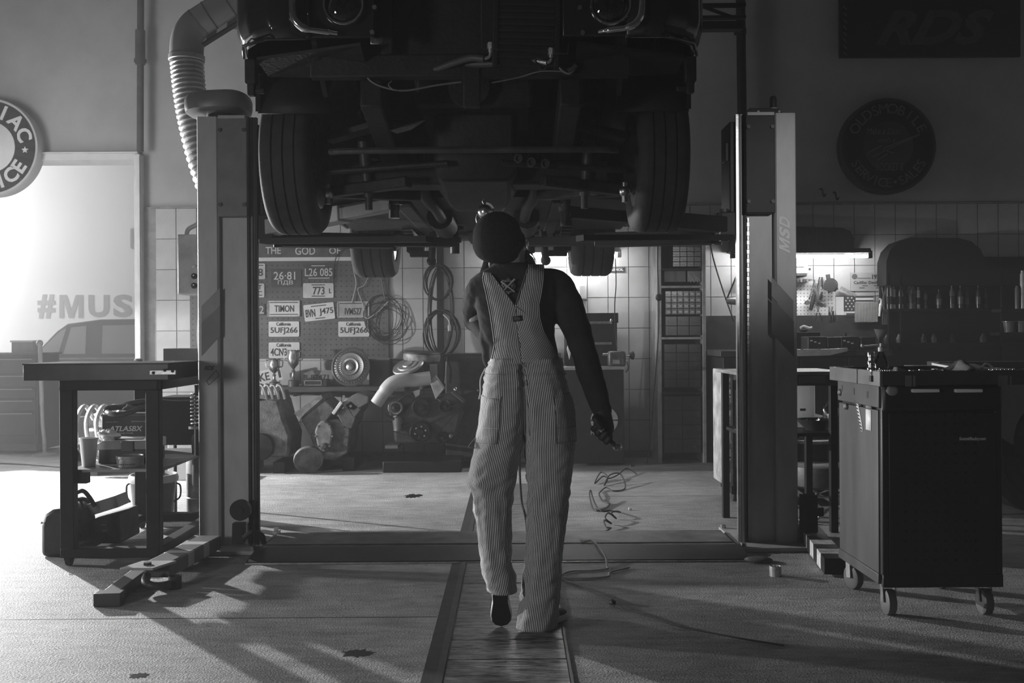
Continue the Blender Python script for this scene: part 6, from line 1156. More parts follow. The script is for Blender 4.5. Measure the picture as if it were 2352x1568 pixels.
m = MB(); z_ = P(1868, 1016, 7.2).z; m.lathe([(0, 0), (.12, 0), (.12, z_), (0, z_)], V((c.x, 7.2, 0)), (0, 0, 1), 28); tag(m.build('small_drum', black_paint), 'small black drum under the pale round disc', 'drum')
# ================================================================ vehicle at the right edge
t = thing('parked_van', V((3.9, 7.0, 0)), 'grey vehicle side with a dark wheel arch behind the tool cart, right edge', 'vehicle'); YV = 6.6; Vv = lambda x, y: P(x, y, YV)
pts = [Vv(2240, 850), Vv(2240, 1000), Vv(2298, 1005), Vv(2328, 1022)] + [Vv(2328 + 62 - 62 * cos(radians(a_)), 1022 - 85 * sin(radians(a_)) - 8) for a_ in range(10, 171, 16)] + [Vv(2452, 1022), Vv(2700, 1022), Vv(2700, 850)]
MB().poly(pts, (0, 1.2, 0)).build('body_side', mt('van_grey', .11, .5, 0, .15, 3), t)
MB().poly([Vv(2240, 1000), Vv(2298, 1004), Vv(2330, 1024), Vv(2330, 1050), Vv(2240, 1040)], (0, 1.0, 0)).build('sill', black_paint, t)
p = Vv(2390, 1010); R_ = p.z if False else .31; m = MB(); m.lathe([(0, 0), (.2, 0), (.22, -.02), (R_, -.02), (R_ + .012, .02), (R_ + .012, .2), (0, .2)], V((p.x, YV + .06, R_ + .012)), (0, 1, 0), 40); m.build('wheel', rubber, t)
MB().bb((p.x - .5, YV + .4, .3), (p.x + .6, YV + .6, 1.0)).build('arch_liner', ink, t)
# ================================================================ tool cart
t = thing('tool_cart', V((1.82, 4.48, 0)), 'tall black tool cart on castors in the right foreground', 'tool cart')
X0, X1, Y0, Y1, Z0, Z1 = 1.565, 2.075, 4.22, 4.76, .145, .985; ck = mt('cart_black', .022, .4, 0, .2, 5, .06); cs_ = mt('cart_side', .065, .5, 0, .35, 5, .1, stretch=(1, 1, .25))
MB().bb((X0 + .01, Y0 + .01, Z0), (X1 - .01, Y1 - .01, Z1)).build('carcass', ck, t)
MB().bb((X0 + .028, Y0 - .004, Z0 + .03), (X1 - .028, Y0 + .01, Z1 - .12)).build('end_panel', ck, t, .003)
MB().bb((X0, Y0, Z0), (X0 + .03, Y0 + .03, Z1)).build('corner_post', ck, t, .006); MB().bb((X1 - .03, Y0, Z0), (X1, Y0 + .03, Z1)).build('corner_post', ck, t, .006)
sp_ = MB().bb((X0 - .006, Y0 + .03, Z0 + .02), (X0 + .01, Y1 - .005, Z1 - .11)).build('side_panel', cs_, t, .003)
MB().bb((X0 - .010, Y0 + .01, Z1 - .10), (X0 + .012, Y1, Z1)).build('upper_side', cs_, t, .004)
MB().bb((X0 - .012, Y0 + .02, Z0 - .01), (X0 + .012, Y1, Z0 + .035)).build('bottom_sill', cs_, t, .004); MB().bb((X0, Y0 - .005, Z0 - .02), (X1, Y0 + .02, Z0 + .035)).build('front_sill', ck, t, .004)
m = MB()
for i in range(8):
    for j in range(16): x = P(2080 + 22.9 * i, 1100, Y0 - .005).x; z = P(2150, 952 + 22.3 * j, Y0 - .005).z; m.box((x, Y0 - .0045, z), (.012, .002, .012))
m.build('square_perforations', mt('hole', .008, .8), t)['kind'] = 'stuff'
MB().bb((X0, Y0 - .012, Z1 - .115), (X1, Y0 + .02, Z1)).build('top_rail', ck, t, .02)
for x0_, x1_ in ((2095, 2158), (2194, 2257)):
    p0, p1 = P(x0_, 893, Y0 - .03), P(x1_, 901, Y0 - .03); m = MB(); m.bb((p0.x, Y0 - .035, p1.z), (p1.x, Y0 - .012, p0.z)); m.build('bright_handle', mt('handle_glint', .92, .25, 0, .03, 5), t, .004)  # white colour stands in for reflections on the chrome handles
m = MB(); m.sph(P(2048, 897, Y0 - .005) , .03, 16, 10, (1, .5, .8)); m.build('corner_bumper', mt('bumper_grey', .3, .4), t)
m = MB(); p0, p1 = P(2202, 1002, Y0 - .006), P(2265, 1014, Y0 - .006); m.bb((p0.x, Y0 - .0062, p1.z + .004), (p1.x, Y0 - .004, p0.z - .004)); stc = m.build('sticker', ink, t); m = MB(); tf(m, 'SummitRacing.com', (2203, 1003, 2264, 1013), Y0 - .0068, .0006, .02, .2); m.build('sticker_print', white_ink, stc)
# stickers and knobs on the lit side
xs = X0 - .0075; S = lambda f, z: V((xs, lerp(Y1 - .01, Y0 + .03, f), z))
m = MB(); m.add([S(.72, .78), S(.85, .78), S(.85, .87), S(.72, .87)], [(0, 1, 2, 3)]); m.build('white_label', white_paint, t, solid=.001)
m = MB(); m.add([S(.72, .875), S(.86, .875), S(.86, .905), S(.72, .905)], [(0, 1, 2, 3)]); m.build('grey_label', lift_band, t, solid=.001)
m = MB(); m.add([S(.44, .91), S(.50, .915), S(.66, .77), S(.60, .765)], [(0, 1, 2, 3)]); sk_ = m.build('side_sticker', white_ink, t, solid=.001)
m = MB()
for k in range(9): f_ = .462 + .0175 * k; z_ = .897 - .0152 * k; m.tube([S(f_ - .008, z_) + V((-.001, 0, 0)), S(f_ + .03, z_ - .004) + V((-.001, 0, 0))], .0025, 5)
m.build('sticker_strokes', ink, sk_)
for f, z in ((.06, .925), (.22, .865)): p = S(f, z); MB().lathe([(.016, 0), (.016, .008), (.010, .013), (0, .013)], p, (-1, 0, 0), 16).build('side_knob', steel, t)
for f, z in ((.12, .945), (.42, .94), (.74, .935)): p = V((X0 - .0105, lerp(Y1, Y0, f), z)); MB().box(p, (.002, .018, .03)).build('hanging_slot', ink, t)
for x, y, sw in ((X0 + .04, Y0 + .04, 0), (X1 - .06, Y0 + .04, 0), (X0 + .04, Y1 - .06, .3), (X1 - .06, Y1 - .06, .3)):
    m = MB(); c = V((x, y, .055)); Rz = Matrix.Rotation(sw, 3, 'Z'); ax = Rz @ V((1, 0, 0)); w_ = m.lathe([(0, -.018), (.045, -.02), (.054, -.016), (.055, 0), (.054, .016), (.045, .02), (0, .018)], c, ax, 28); cst = m.build('castor', mt('castor_rubber', .10, .6, 0, .2, 8), t)
    m = MB(); 
    for s in (-1, 1): m.bar(c + ax * (s * .027), c + ax * (s * .027) + V((0, .01, .075)), .03, .004, ax)
    m.bb(c + V((-.035, -.03, .072)), c + V((.035, .05, .088))); m.build('castor_fork', steel, cst)
# tray top
tm_ = mt('cart_tray', .05, .45, 0, .3, 8, .1); TX0_, TX1_, TY0_, TY1_ = X0 - .025, 2.20, 4.16, 4.80
m = MB(); m.bb((TX0_, TY0_, Z1), (TX1_, TY1_, Z1 + .012)); m.build('tray_floor', tm_, t)
for q0, q1, nm_ in (((TX0_, TY0_ - .008), (TX1_, TY0_ + .008), 'tray_front'), ((TX0_, TY1_ - .008), (TX1_, TY1_ + .008), 'tray_back'), ((TX1_ - .008, TY0_), (TX1_ + .008, TY1_), 'tray_end')): MB().bb((q0[0], q0[1], Z1), (q1[0], q1[1], Z1 + .06)).build(nm_, tm_, t, .004)
for y0_, y1_ in ((TY0_ - .008, 4.42), (4.43, TY1_ + .008)): MB().bb((TX0_ - .008, y0_, Z1 - .005), (TX0_ + .008, y1_, Z1 + .06)).build('tray_side', mt('tray_side', .13, .5, 0, .3, 7), t, .003)
for x0_, x1_ in ((2077, 2092), (2095, 2101), (2290, 2312), (2317, 2321)): p0, p1 = P(x0_, 862, TY0_), P(x1_, 887, TY0_); MB().bb((p0.x, TY0_ - .0105, p1.z), (p1.x, TY0_ - .008, p0.z)).build('tray_patch', mt('tray_side'), t)
# things on the tray
ZTr = Z1 + .0125; rn = random.Random(21)
def on_tray(px, Y): return V((P(px, 850, Y).x, Y, ZTr))
def socket(p, r_, h, mat=chrome, ax=(0, 0, 1)): return MB().lathe([(r_ * .55, h), (r_ * .95, h), (r_, h * .95), (r_, h * .45), (r_ * .8, h * .35), (r_ * .8, .0), (r_ * .5, .0), (r_ * .5, h * .5)], p, ax, 16, closed=True).build('socket', mat)
z_ = ZTr
for k, (r_, h) in enumerate(((.020, .048), (.017, .032), (.0175, .04))): tag(socket(on_tray(2001, 4.62) + V((0, 0, z_ - ZTr)), r_, h), 'chrome socket in the stack at the tray left end, ' + ('bottom one', 'middle one', 'top one')[k], 'socket', 'stacked sockets'); z_ += h
p = on_tray(2024, 4.6); t2 = thing('spray_bottle', p, 'clear spray bottle standing among the sockets on the cart', 'bottle')
MB().lathe([(0, 0), (.03, 0), (.033, .01), (.033, .07), (.02, .10), (.012, .115), (.012, .125)], p, (0, 0, 1), 24).build('flask', glass('bottle_glass', .05, .75), t2); MB().lathe([(0, .004), (.03, .004), (.03, .045), (0, .045)], p, (0, 0, 1), 24).build('liquid', mt('liquid', .05, .1), t2)
MB().lathe([(.014, .122), (.014, .14), (.006, .146), (.006, .16), (0, .16)], p, (0, 0, 1), 14).build('cap', mt('plug_pale'), t2)
nf = 0
for k in range(16):
    q = on_tray(2002 + 5.2 * k if k < 9 else 2272 + 9 * (k - 9), 4.24 if k < 9 else 4.30); q.z = ZTr + .035
    tag(socket(q - V((0, 0, .01)), .0075, .026), ('small chrome socket in the left front rail of the cart tray, %s from the left' % nm[k] if k < 9 else 'small chrome socket in the right rail of the cart tray, %s from the left' % nm[k - 9]), 'socket', 'sockets in the left rail' if k < 9 else 'sockets in the right rail')
for x0_, x1_, nm_ in ((1998, 2048, 'left'), (2268, 2330, 'right')): a, b = on_tray(x0_, 4.24 if nm_ == 'left' else 4.30), on_tray(x1_, 4.24 if nm_ == 'left' else 4.30); m = MB(); m.bb(a + V((0, -.012, 0)), b + V((0, .012, .026))); tag(m.build('socket_rail', plastic_k), 'black socket rail at the %s front of the cart tray' % nm_, 'rail')
for k in range(14):
    px = 2045 + 17 * k; q = on_tray(px, 4.22 + rn.uniform(0, .10)); a_ = rn.uniform(-.6, .6); L_ = rn.uniform(.03, .06); q.z = ZTr + .036; m = MB(); m.cyl(q, q + V((L_ * cos(a_), L_ * sin(a_), 0)), .007, n=10); m.cyl(q + V((L_ * .7 * cos(a_), L_ * .7 * sin(a_), 0)), q + V((L_ * cos(a_), L_ * sin(a_), 0)), .010, n=10); tag(m.build('loose_bit', chrome if k % 3 else dark_metal), 'small loose bit along the front of the cart tray, %s from the left' % (nm + ['thirteenth', 'fourteenth'])[k], 'bit', 'loose bits on the cart tray')
m = MB(); m.bb(on_tray(2045, 4.19), on_tray(2285, 4.36) + V((0, 0, .028))); tag(m.build('foam_insert', plastic_k), 'black foam insert along the front of the cart tray', 'foam insert')
for k, (x0_, y0_, x1_, y1_) in enumerate(((2092, 4.25, 2150, 4.40), (2120, 4.50, 2165, 4.56), (2115, 4.60, 2160, 4.52), (2110, 4.45, 2150, 4.47))):
    a, b = on_tray(x0_, y0_), on_tray(x1_, y1_); a.z = b.z = ZTr + (.04 if k == 0 else .03); m = MB(); m.tube([a, b], .005, 8); d_ = (b - a).normalized(); m.cyl(b - d_ * .015 + V((0, 0, -.006)), b - d_ * .015 + V((0, 0, .008)), .014, n=12); m.cyl(a + V((0, 0, -.006)), a + V((0, 0, .008)), .011, n=12); tag(m.build('ratchet_wrench', chrome if k != 2 else steel), ('long ratchet lying across the front of the cart tray', 'short wrench in the middle of the cart tray', 'crossed wrench in the middle of the cart tray', 'thin wrench beside the rag on the cart tray')[k], 'wrench')
m = MB(); m.box(on_tray(2068, 4.45) + V((0, 0, .03)), (.06, .05, .035), Matrix.Rotation(.4, 3, 'Y')); tag(m.build('steel_block', steel, bev=.006), 'dull steel block left of centre on the cart tray', 'block')
c0 = on_tray(2205, 4.42)
def ragf(u, v):
    x = (u - .5) * .26; y = (v - .5) * .22; z = .030 + .055 * exp(-((x - .0) / .035) ** 2 - (y / .09) ** 2) + .012 * sin(14 * u + 5 * v) * sin(9 * v + 1) - .03 * max(0, abs(u - .5) * 2 - .75)
    return c0 + V((x, y, max(z, .03)))
tag(MB().grid(ragf, 30, 22).build('shop_rag', mt('rag_grey', .16, .9, 0, .3, 18, .3), solid=.003, sharp=180), 'grey shop rag heaped on the cart tray', 'rag')
m = MB(); c = on_tray(2268, 4.36) + V((0, 0, .03)); m.tube(smooth_pts([c + V((-.03, 0, 0)), c + V((-.02, 0, .03)), c + V((0, 0, .04)), c + V((.025, 0, .02)), c + V((.04, 0, 0))]), .005, 6); tag(m.build('wire_loop', mt('plug_pale')), 'pale wire loop right of the rag on the cart tray', 'wire')
m = MB(); a, b = on_tray(2300, 4.62), on_tray(2352, 4.50); m.poly([V((1.98, 4.70, ZTr + .055)), V((2.18, 4.70, ZTr + .05)), V((2.18, 4.50, ZTr + .03)), V((2.02, 4.55, ZTr + .04))], (0, 0, .01)); tag(m.build('folded_paper', paper), 'pale folded paper at the right end of the cart tray', 'paper')
# ================================================================ cords on the floor
def gz(pts): return [PF(x, y, .008) + V((0, 0, dz)) for x, y, dz in pts]
m = MB(); m.tube(smooth_pts(gz([(1462, 1088, 0), (1440, 1083, .03), (1420, 1095, .02), (1400, 1101, .01), (1385, 1099, .02), (1366, 1110, 0), (1380, 1098, .05), (1396, 1104, .03), (1388, 1114, 0), (1400, 1108, .06), (1425, 1105, .06), (1436, 1120, 0), (1410, 1127, 0), (1392, 1122, .01), (1380, 1128, 0), (1376, 1138, .01), (1384, 1150, .0), (1400, 1156, 0), (1392, 1166, 0), (1376, 1172, .0), (1362, 1168, .0), (1354, 1152, .05), (1357, 1145, .06), (1364, 1160, .03), (1378, 1172, 0), (1402, 1172, 0), (1424, 1176, 0), (1416, 1184, .03), (1404, 1188, .03), (1415, 1190, 0), (1398, 1192, .04), (1390, 1200, .03), (1404, 1202, 0), (1388, 1205, .03), (1392, 1214, .01), (1403, 1216, .01), (1380, 1224, 0), (1350, 1228, 0), (1300, 1228, .0), (1290, 1229, 0)]), 5), .0055, 7)
tag(m.build('coiled_air_cord', cable_m, sharp=180), 'tangled black spiral cord on the floor behind the floor cover', 'cord')
m = MB(); m.tube(smooth_pts([PF(1372, 1226, .01), PF(1345, 1228, .012), PF(1330, 1234, .012), PF(1340, 1243, .045), PF(1360, 1242, .047), PF(1378, 1258, .045), PF(1390, 1278, .02), PF(1394, 1300, .008), PF(1394, 1306, .006), PF(1360, 1310, .006), PF(1310, 1312, .006), PF(1288, 1324, .006), PF(1330, 1328, .006), PF(1394, 1324, .006), PF(1402, 1314, .006), PF(1445, 1303, .006)], 6), .0045, 7)
tag(m.build('pale_cable', mt('cord_pale', .22, .5)), 'pale cord crossing over the steel floor cover', 'cord')
m = MB(); m.tube(smooth_pts([PF(1282, 1325, .006), PF(1330, 1346, .006), PF(1385, 1368, .006), PF(1408, 1382, .01), PF(1440, 1398, .006), PF(1490, 1415, .006), PF(1560, 1438, .006), PF(1680, 1462, .006), PF(1800, 1482, .006)], 6), .004, 7); cd = m.build('extension_lead', cable_m); tag(cd, 'thin dark lead with an inline switch running right across the front floor', 'lead')
MB().sph(PF(1407, 1381, .012), .02, 12, 8, (.8, 1.4, .6)).build('inline_switch', cable_m, cd)
m = MB(); m.box(PF(1447, 1168, .01), (.02, .02, .016)); tag(m.build('paper_scrap', white_paint, bev=.003), 'tiny white scrap on the floor right of the tangled cord', 'scrap')
oil = mt('oil_stain', .015, .35)
def stain(px, py, rx, ry, seed, label):
    r = random.Random(seed); c = PF(px, py); pts = []
    for k in range(30): a = 2 * pi * k / 30; f = .6 + .5 * r.random(); pts.append(V((c.x + rx * f * cos(a), c.y + ry * f * sin(a), .0003)))
    o = MB().poly(pts, (0, 0, .0006)).build('oil_stain', oil); tag(o, label, 'stain')
stain(948, 1139, .075, .10, 5, 'black oil stain on the bright floor left of the worker')
stain(820, 1500, .07, .05, 8, 'dark oil stain on the front floor left of the steel plates')
stain(320, 1551, .04, .03, 9, 'small dark oil stain at the bottom left of the floor')
# ================================================================ the worker
from mathutils import noise as mnoise
YP = 4.05
def Q(x, y, d=0.0): return P(x, y, YP + d)
def Qa(x, y, Y): return P(x, y, Y)
def lut(tab, y):
    if y <= tab[0][0]: return tab[0][1:]
    for r0, r1 in zip(tab[:-1], tab[1:]):
        if y <= r1[0]:
            t = (y - r0[0]) / (r1[0] - r0[0]); t = t * t * (3 - 2 * t) if False else t
            return tuple(lerp(a, b, t) for a, b in zip(r0[1:], r1[1:]))
    return tab[-1][1:]
def remesh(mb, name, mat, parent, vox, smooth_it=6):
    me = bpy.data.meshes.new('t'); me.from_pydata(mb.v, [], mb.f); bm = bmesh.new(); bm.from_mesh(me); bmesh.ops.recalc_face_normals(bm, faces=bm.faces); bm.to_mesh(me); bm.free()
    o = bpy.data.objects.new('t', me); COL.objects.link(o)
    r = o.modifiers.new('r', 'REMESH'); r.mode = 'VOXEL'; r.voxel_size = vox; r.use_smooth_shade = True
    s = o.modifiers.new('s', 'SMOOTH'); s.factor = .5; s.iterations = smooth_it
    dg = bpy.context.evaluated_depsgraph_get(); m2 = bpy.data.meshes.new_from_object(o.evaluated_get(dg))
    bpy.data.objects.remove(o); bpy.data.meshes.remove(me)
    out = MB(); out.v = [p.co.copy() for p in m2.vertices]; out.f = [tuple(p.vertices) for p in m2.polygons]; bpy.data.meshes.remove(m2)
    return out
def limb(mb, pts, rs, n=14):
    """tapered limb through joints with rounded ends"""
    sp_ = smooth_pts(pts, 5); k = len(pts) - 1; rr = []
    for i in range(len(sp_)): f = i / 5; j = min(int(f), k - 1); rr.append(lerp(rs[j], rs[j + 1], f - j))
    mb.tube(sp_, rr, n); mb.sph(pts[0], rs[0], n, 8); mb.sph(pts[-1], rs[-1], n, 8); return mb
person = thing('person', V((.09, 4.05, 0)), 'person in striped bib overalls and black beanie, seen from behind, looking up under the car', 'person')
skin = mt('skin', .30, .55, 0, .12, 14, .05); shirt_m = mt('shirt_charcoal', .028, .85, 0, .25, 16, .25, .1); knit = mt('beanie_knit', .018, .95, 0, .3, 60, .5, .05); hair_m = mt('hair_dark', .03, .6, 0, .4, 40, .3)
# torso table: y, centre x, half width (px), half depth (m), depth offset of the centre
TOR = [(600, 1172, 34, .055, -.02), (612, 1176, 50, .065, -.015), (626, 1184, 88, .075, -.005), (645, 1190, 102, .092, .0), (680, 1188, 100, .108, .005), (720, 1187, 92, .112, .01), (760, 1190, 84, .108, .015), (800, 1199, 80, .104, .015), (835, 1206, 82, .105, .01), (870, 1206, 90, .115, 0), (930, 1208, 96, .12, -.01)]
def tring(y, grow=0.0, n=36, pw=2.3):
    xc, a, b, dy = lut(TOR, y); c = Q(xc, y, dy); a = a * YP / F + grow; b = b + grow; out = []
    for k in range(n):
        th = 2 * pi * k / n; cx_, sx_ = cos(th), sin(th)
        out.append(c + V((a * abs(cx_) ** (2 / pw) * (1 if cx_ > 0 else -1), b * abs(sx_) ** (2 / pw) * (1 if sx_ > 0 else -1), 0)))
    return out
def back_pt(x, y, off):
    xc, a, b, dy = lut(TOR, y); f = min(.985, abs((x - xc) / (a + 3))); yb = YP + dy - (b + .004) * (1 - f ** 2.3) ** (1 / 2.3) - off
    p = P(x, y, YP); return V((P(x, y, yb).x, yb, P(x, y, yb).z))
# --- body (one continuous skin surface)
SHL, ELL, HNL = Qa(1106, 664, 4.06), Qa(1094, 732, 4.27), Qa(1140, 556, 4.42)
SHR, ELR, WRR, KNR = Q(1282, 660, .01), Q(1338, 800, -.02), Qa(1382, 942, 3.98), Qa(1388, 982, 3.96)
HC = Q(1147, 551, -.03)
m = MB(); m.sph(HC, .095, 28, 20, (.86, 1.05, 1.0), Matrix.Rotation(radians(32), 3, 'X'))
m.sph(HC + V((.012, .075, -.035)), .062, 18, 12, (.95, 1.0, 1.0)); m.sph(HC + V((.01, .125, .045)), .016, 10, 8, (.9, 1.1, 1.4)); m.sph(HC + V((.012, .128, -.015)), .02, 12, 8, (1.5, .7, .6))
for s in (-1, 1): m.sph(HC + V((s * .085, .02, -.02)), .022, 12, 8, (.45, 1.0, 1.4)); m.sph(HC + V((s * .033, .108, .055)), .014, 10, 8)
limb(m, [HC + V((.045, .0, -.04)), Q(1174, 600, -.012), Q(1176, 640, .01)], [.062, .060, .064]); m.sph(Q(1190, 572, .01), .036, 14, 10)
m.loft([tring(y, -.02) for y in range(612, 931, 14)])
limb(m, [SHL, ELL, HNL], [.045, .038, .027]); limb(m, [SHR, ELR, WRR], [.048, .040, .028])
HL, KL, AL = Q(1150, 930, -.01), Q(1130, 1128, .02), Qa(1150, 1350, 4.00); HR, KR, AR = Q(1262, 930, -.01), Q(1262, 1150, .0), Qa(1234, 1400, 4.03)
limb(m, [HL, KL, AL], [.085, .055, .036]); limb(m, [HR, KR, AR], [.085, .055, .036])
# left hand closed around the lamp handle
limb(m, [HNL, HNL + V((.004, .004, .05))], [.03, .036]); 
for k in range(4): b0 = HNL + V((-.03, .0, .03 + .018 * k)); limb(m, [b0, b0 + V((-.008, .035, .0)), b0 + V((.022, .048, .0)), b0 + V((.04, .028, .0))], [.0095, .009, .009, .008], 8)
limb(m, [HNL + V((.03, .0, .03)), HNL + V((.04, .02, .06)), HNL + V((.02, .036, .085))], [.011, .010, .009], 8)
# right hand hanging, fingers curled around the ratchet handle
hx = (Qa(1420, 1030, 3.93) - Qa(1372, 976, 3.93)).normalized(); hd0 = Qa(1386, 992, 3.93)
limb(m, [WRR, WRR.lerp(KNR, .5), KNR], [.028, .034, .036])
side = V((0, -1, 0)); dn = hx.cross(side).normalized()
if dn.z > 0: dn = -dn
for k in range(4):
    L_ = (.92, 1.0, .96, .8)[k]; b0 = KNR + hx * (-.034 + .023 * k) + V((0, .012, -.004)); c0 = hd0 + hx * (-.036 + .024 * k)
    pts = [b0, c0 + dn * -.004 + V((0, .026 * L_, -.006)), c0 + dn * .022 * L_ + V((0, .012, 0)), c0 + dn * .020 * L_ + V((0, -.016, 0)), c0 + V((0, -.022, .006))]; limb(m, pts, [.0105, .010, .0095, .009, .008], 8)
limb(m, [WRR.lerp(KNR, .45) + V((-.022, -.012, 0)), hd0 + hx * -.052 + V((0, -.02, .016)), hd0 + hx * -.022 + V((0, -.028, .004))], [.013, .0115, .010], 8)
remesh(m, 'body', skin, person, .0055, 3).build('body', skin, person, sharp=180)
# --- gloves: dark work glove shell on the right hand is the shirt-dark material of the hand itself
m = MB(); limb(m, [WRR + V((.0, 0, .02)), WRR.lerp(KNR, .5), KNR], [.033, .0385, .040])
for k in range(4):
    L_ = (.92, 1.0, .96, .8)[k]; b0 = KNR + hx * (-.034 + .023 * k) + V((0, .012, -.004)); c0 = hd0 + hx * (-.036 + .024 * k)
    pts = [b0, c0 + dn * -.004 + V((0, .026 * L_, -.006)), c0 + dn * .022 * L_ + V((0, .012, 0)), c0 + dn * .020 * L_ + V((0, -.016, 0)), c0 + V((0, -.022, .006))]; limb(m, pts, [.0125, .012, .0115, .011, .010], 8)
limb(m, [WRR.lerp(KNR, .45) + V((-.022, -.012, 0)), hd0 + hx * -.052 + V((0, -.02, .016)), hd0 + hx * -.022 + V((0, -.028, .004))], [.015, .0135, .012], 8)
remesh(m, 'g', shirt_m, person, .004, 2).build('work_glove', mt('glove_black', .02, .6, 0, .3, 20, .2), person, sharp=180)
# --- shirt
m = MB(); m.loft([tring(y) for y in range(604, 861, 8)])
limb(m, [Q(1140, 648, .02), SHL, SHL.lerp(ELL, .5) + V((-.012, 0, 0)), ELL + V((-.004, 0, 0))], [.06, .062, .060, .056]); limb(m, [ELL + V((-.004, 0, 0)), ELL.lerp(HNL, .5), ELL.lerp(HNL, .85)], [.054, .040, .032])
limb(m, [Q(1240, 648, .01), SHR, SHR.lerp(ELR, .5) + V((.008, 0, 0)), ELR], [.06, .066, .062, .055]); limb(m, [ELR, ELR.lerp(WRR, .5), WRR], [.055, .050, .040])
limb(m, [Q(1130, 720, .02), Q(1122, 790, .02), Q(1128, 835, .02)], [.05, .036, .03]); limb(m, [ELL, ELL.lerp(Q(1124, 775, .04), .5), Q(1124, 785, .04)], [.052, .048, .036])
rm = remesh(m, 's', shirt_m, person, .006, 6)
for i, p in enumerate(rm.v):
    f = mnoise.noise(V((p.x * 9, p.y * 9, p.z * 22))) * .006 + mnoise.noise(V((p.x * 25, p.y * 25, p.z * 40 + p.x * 30))) * .0028
    xc, a, b, dy = lut(TOR, 700); c = V((P(1190, 700, YP).x, YP, p.z)); d = (p - c); d.z = 0
    if d.length > 1e-4: rm.v[i] = p + d.normalized() * f
rm.build('shirt', shirt_m, person, sharp=180)
m = MB(); rg = []
for k in range(28): th = 2 * pi * k / 28; rg.append(Q(1173 + 37 * cos(th), 610 - 2 * cos(th), -.016 + .064 * sin(th)))
m.tube(rg, .008, 8, closed=True); m.build('collar', shirt_m, person)
# print on the shirt back
pg = mt('print_grey2', .22, .8); pw_ = mt('print_white', .5, .8)
m = MB(); pts = []
for k in range(16): a = 2 * pi * k / 16; r_ = 20 if k % 2 == 0 else 15; pts.append(back_pt(1167 + r_ * cos(a), 657 + r_ * sin(a), .010))
ce = back_pt(1167, 657, .011); m.add(pts + [ce], [(i, (i + 1) % 16, 16) for i in range(16)]); m.build('back_print', pg, person, solid=.001)
m = MB(); m.add([back_pt(1167 + 12 * cos(2 * pi * k / 20), 658 + 11 * sin(2 * pi * k / 20), .0120) for k in range(20)], [tuple(range(20))]); m.build('back_print', shirt_m, person, solid=.001)
for q0, q1 in (((1151, 646), (1182, 670)), ((1182, 641), (1154, 670))):
    m = MB(); m.tube([back_pt(*q0, .014), back_pt((q0[0] + q1[0]) / 2, (q0[1] + q1[1]) / 2, .0145), back_pt(*q1, .014)], [.0045, .0028, .0022], 6); m.build('wrench_print', pw_, person)
for ch, x, y in (('W', 1159, 658), ('T', 1176, 658)): m = MB(); m.text(ch, .017, back_pt(x, y, .0145), ext=.0008); m.build('print_letter', pw_, person)
# --- beanie and beard
Rb = Matrix.Rotation(radians(38), 3, 'X')
m = MB(); prof = [(.0, .106), (.03, .103), (.062, .091), (.088, .067), (.100, .033), (.104, .0), (.104, -.03), (.100, -.042), (.094, -.04)]
HB = HC + V((-.008, 0, .004)); m.lathe([(r * 1.0, z) for r, z in prof], HB, Rb @ V((0, 0, 1)), 48); bn = m
for i, p in enumerate(bn.v): d = p - HC; bn.v[i] = HC + V((d.x * .97, d.y, d.z)) * (1 + .012 * mnoise.noise(p * 30))
bn.build('beanie', knit, person, sharp=180)
m = MB(); m.lathe([(.106, -.044), (.110, -.03), (.108, .004), (.102, .012)], HC, Rb @ V((0, 0, 1)), 48)
for i, p in enumerate(m.v): d = p - HC; m.v[i] = HC + V((d.x * .97, d.y, d.z))
m.build('beanie_cuff', knit, person, sharp=180)
rn = random.Random(2); m = MB()
for k in range(70):
    a = HC + V((.094 + .022 * rn.random(), -.01 + .06 * rn.random(), -.035 - .045 * rn.random())); b = a + V((.035 * rn.random() + .012, .02, -.05 * rn.random() - .02)); m.tube([a, a.lerp(b, .5) + V((.006, 0, .002)), b], [.0022, .0018, .0006], 5)
for k in range(60):
    a = HC + V((-.04 + .10 * rn.random(), .11 + .02 * rn.random(), -.05 - .03 * rn.random())); m.tube([a, a + V((rn.uniform(-.01, .02), .03, -.04))], [.0024, .0006], 5)
m.sph(HC + V((.098, .02, -.062)), .027, 12, 8, (.8, 1.3, 1.3)); bo = m.build('beard', hair_m, person); bo['kind'] = 'stuff'
m = MB(); m.sph(Q(1129, 605, .0), .016, 12, 8, (.8, .9, 1.5)); m.build('hair_knot', hair_m, person)
for s in (-1, 1): MB().sph(HC + V((s * .033, .118, .058)), .009, 10, 8).build('eye', white_paint, person)
# --- overalls: each half is one trouser leg running up to the waist, meeting at the centre seam
strp = MC['stripe']
LEGL = [(822, 1127, 1197, .118, .010, 6), (845, 1118, 1199, .125, .004, 6), (870, 1113, 1201, .132, -.002, 6), (900, 1109, 1203, .140, -.010, 6), (930, 1106, 1204, .142, -.014, 5), (965, 1103, 1204, .138, -.010, 4), (1000, 1097, 1202, .125, -.004, 3), (1030, 1090, 1197, .112, .0, 2.6), (1060, 1082, 1191, .104, .004, 2.4), (1085, 1077, 1187, .098, .006, 2.3), (1106, 1073, 1184, .094, .006, 2.2), (1122, 1080, 1181, .086, .012, 2.2), (1138, 1087, 1178, .082, .014, 2.2), (1150, 1085, 1177, .084, .010, 2.2), (1170, 1088, 1176, .082, .006, 2.2), (1200, 1093, 1174, .080, .0, 2.2), (1250, 1100, 1173, .078, -.015, 2.2), (1290, 1105, 1175, .078, -.03, 2.2), (1315, 1110, 1182, .080, -.04, 2.2), (1335, 1114, 1184, .082, -.045, 2.2), (1356, 1122, 1186, .080, -.05, 2.2)]
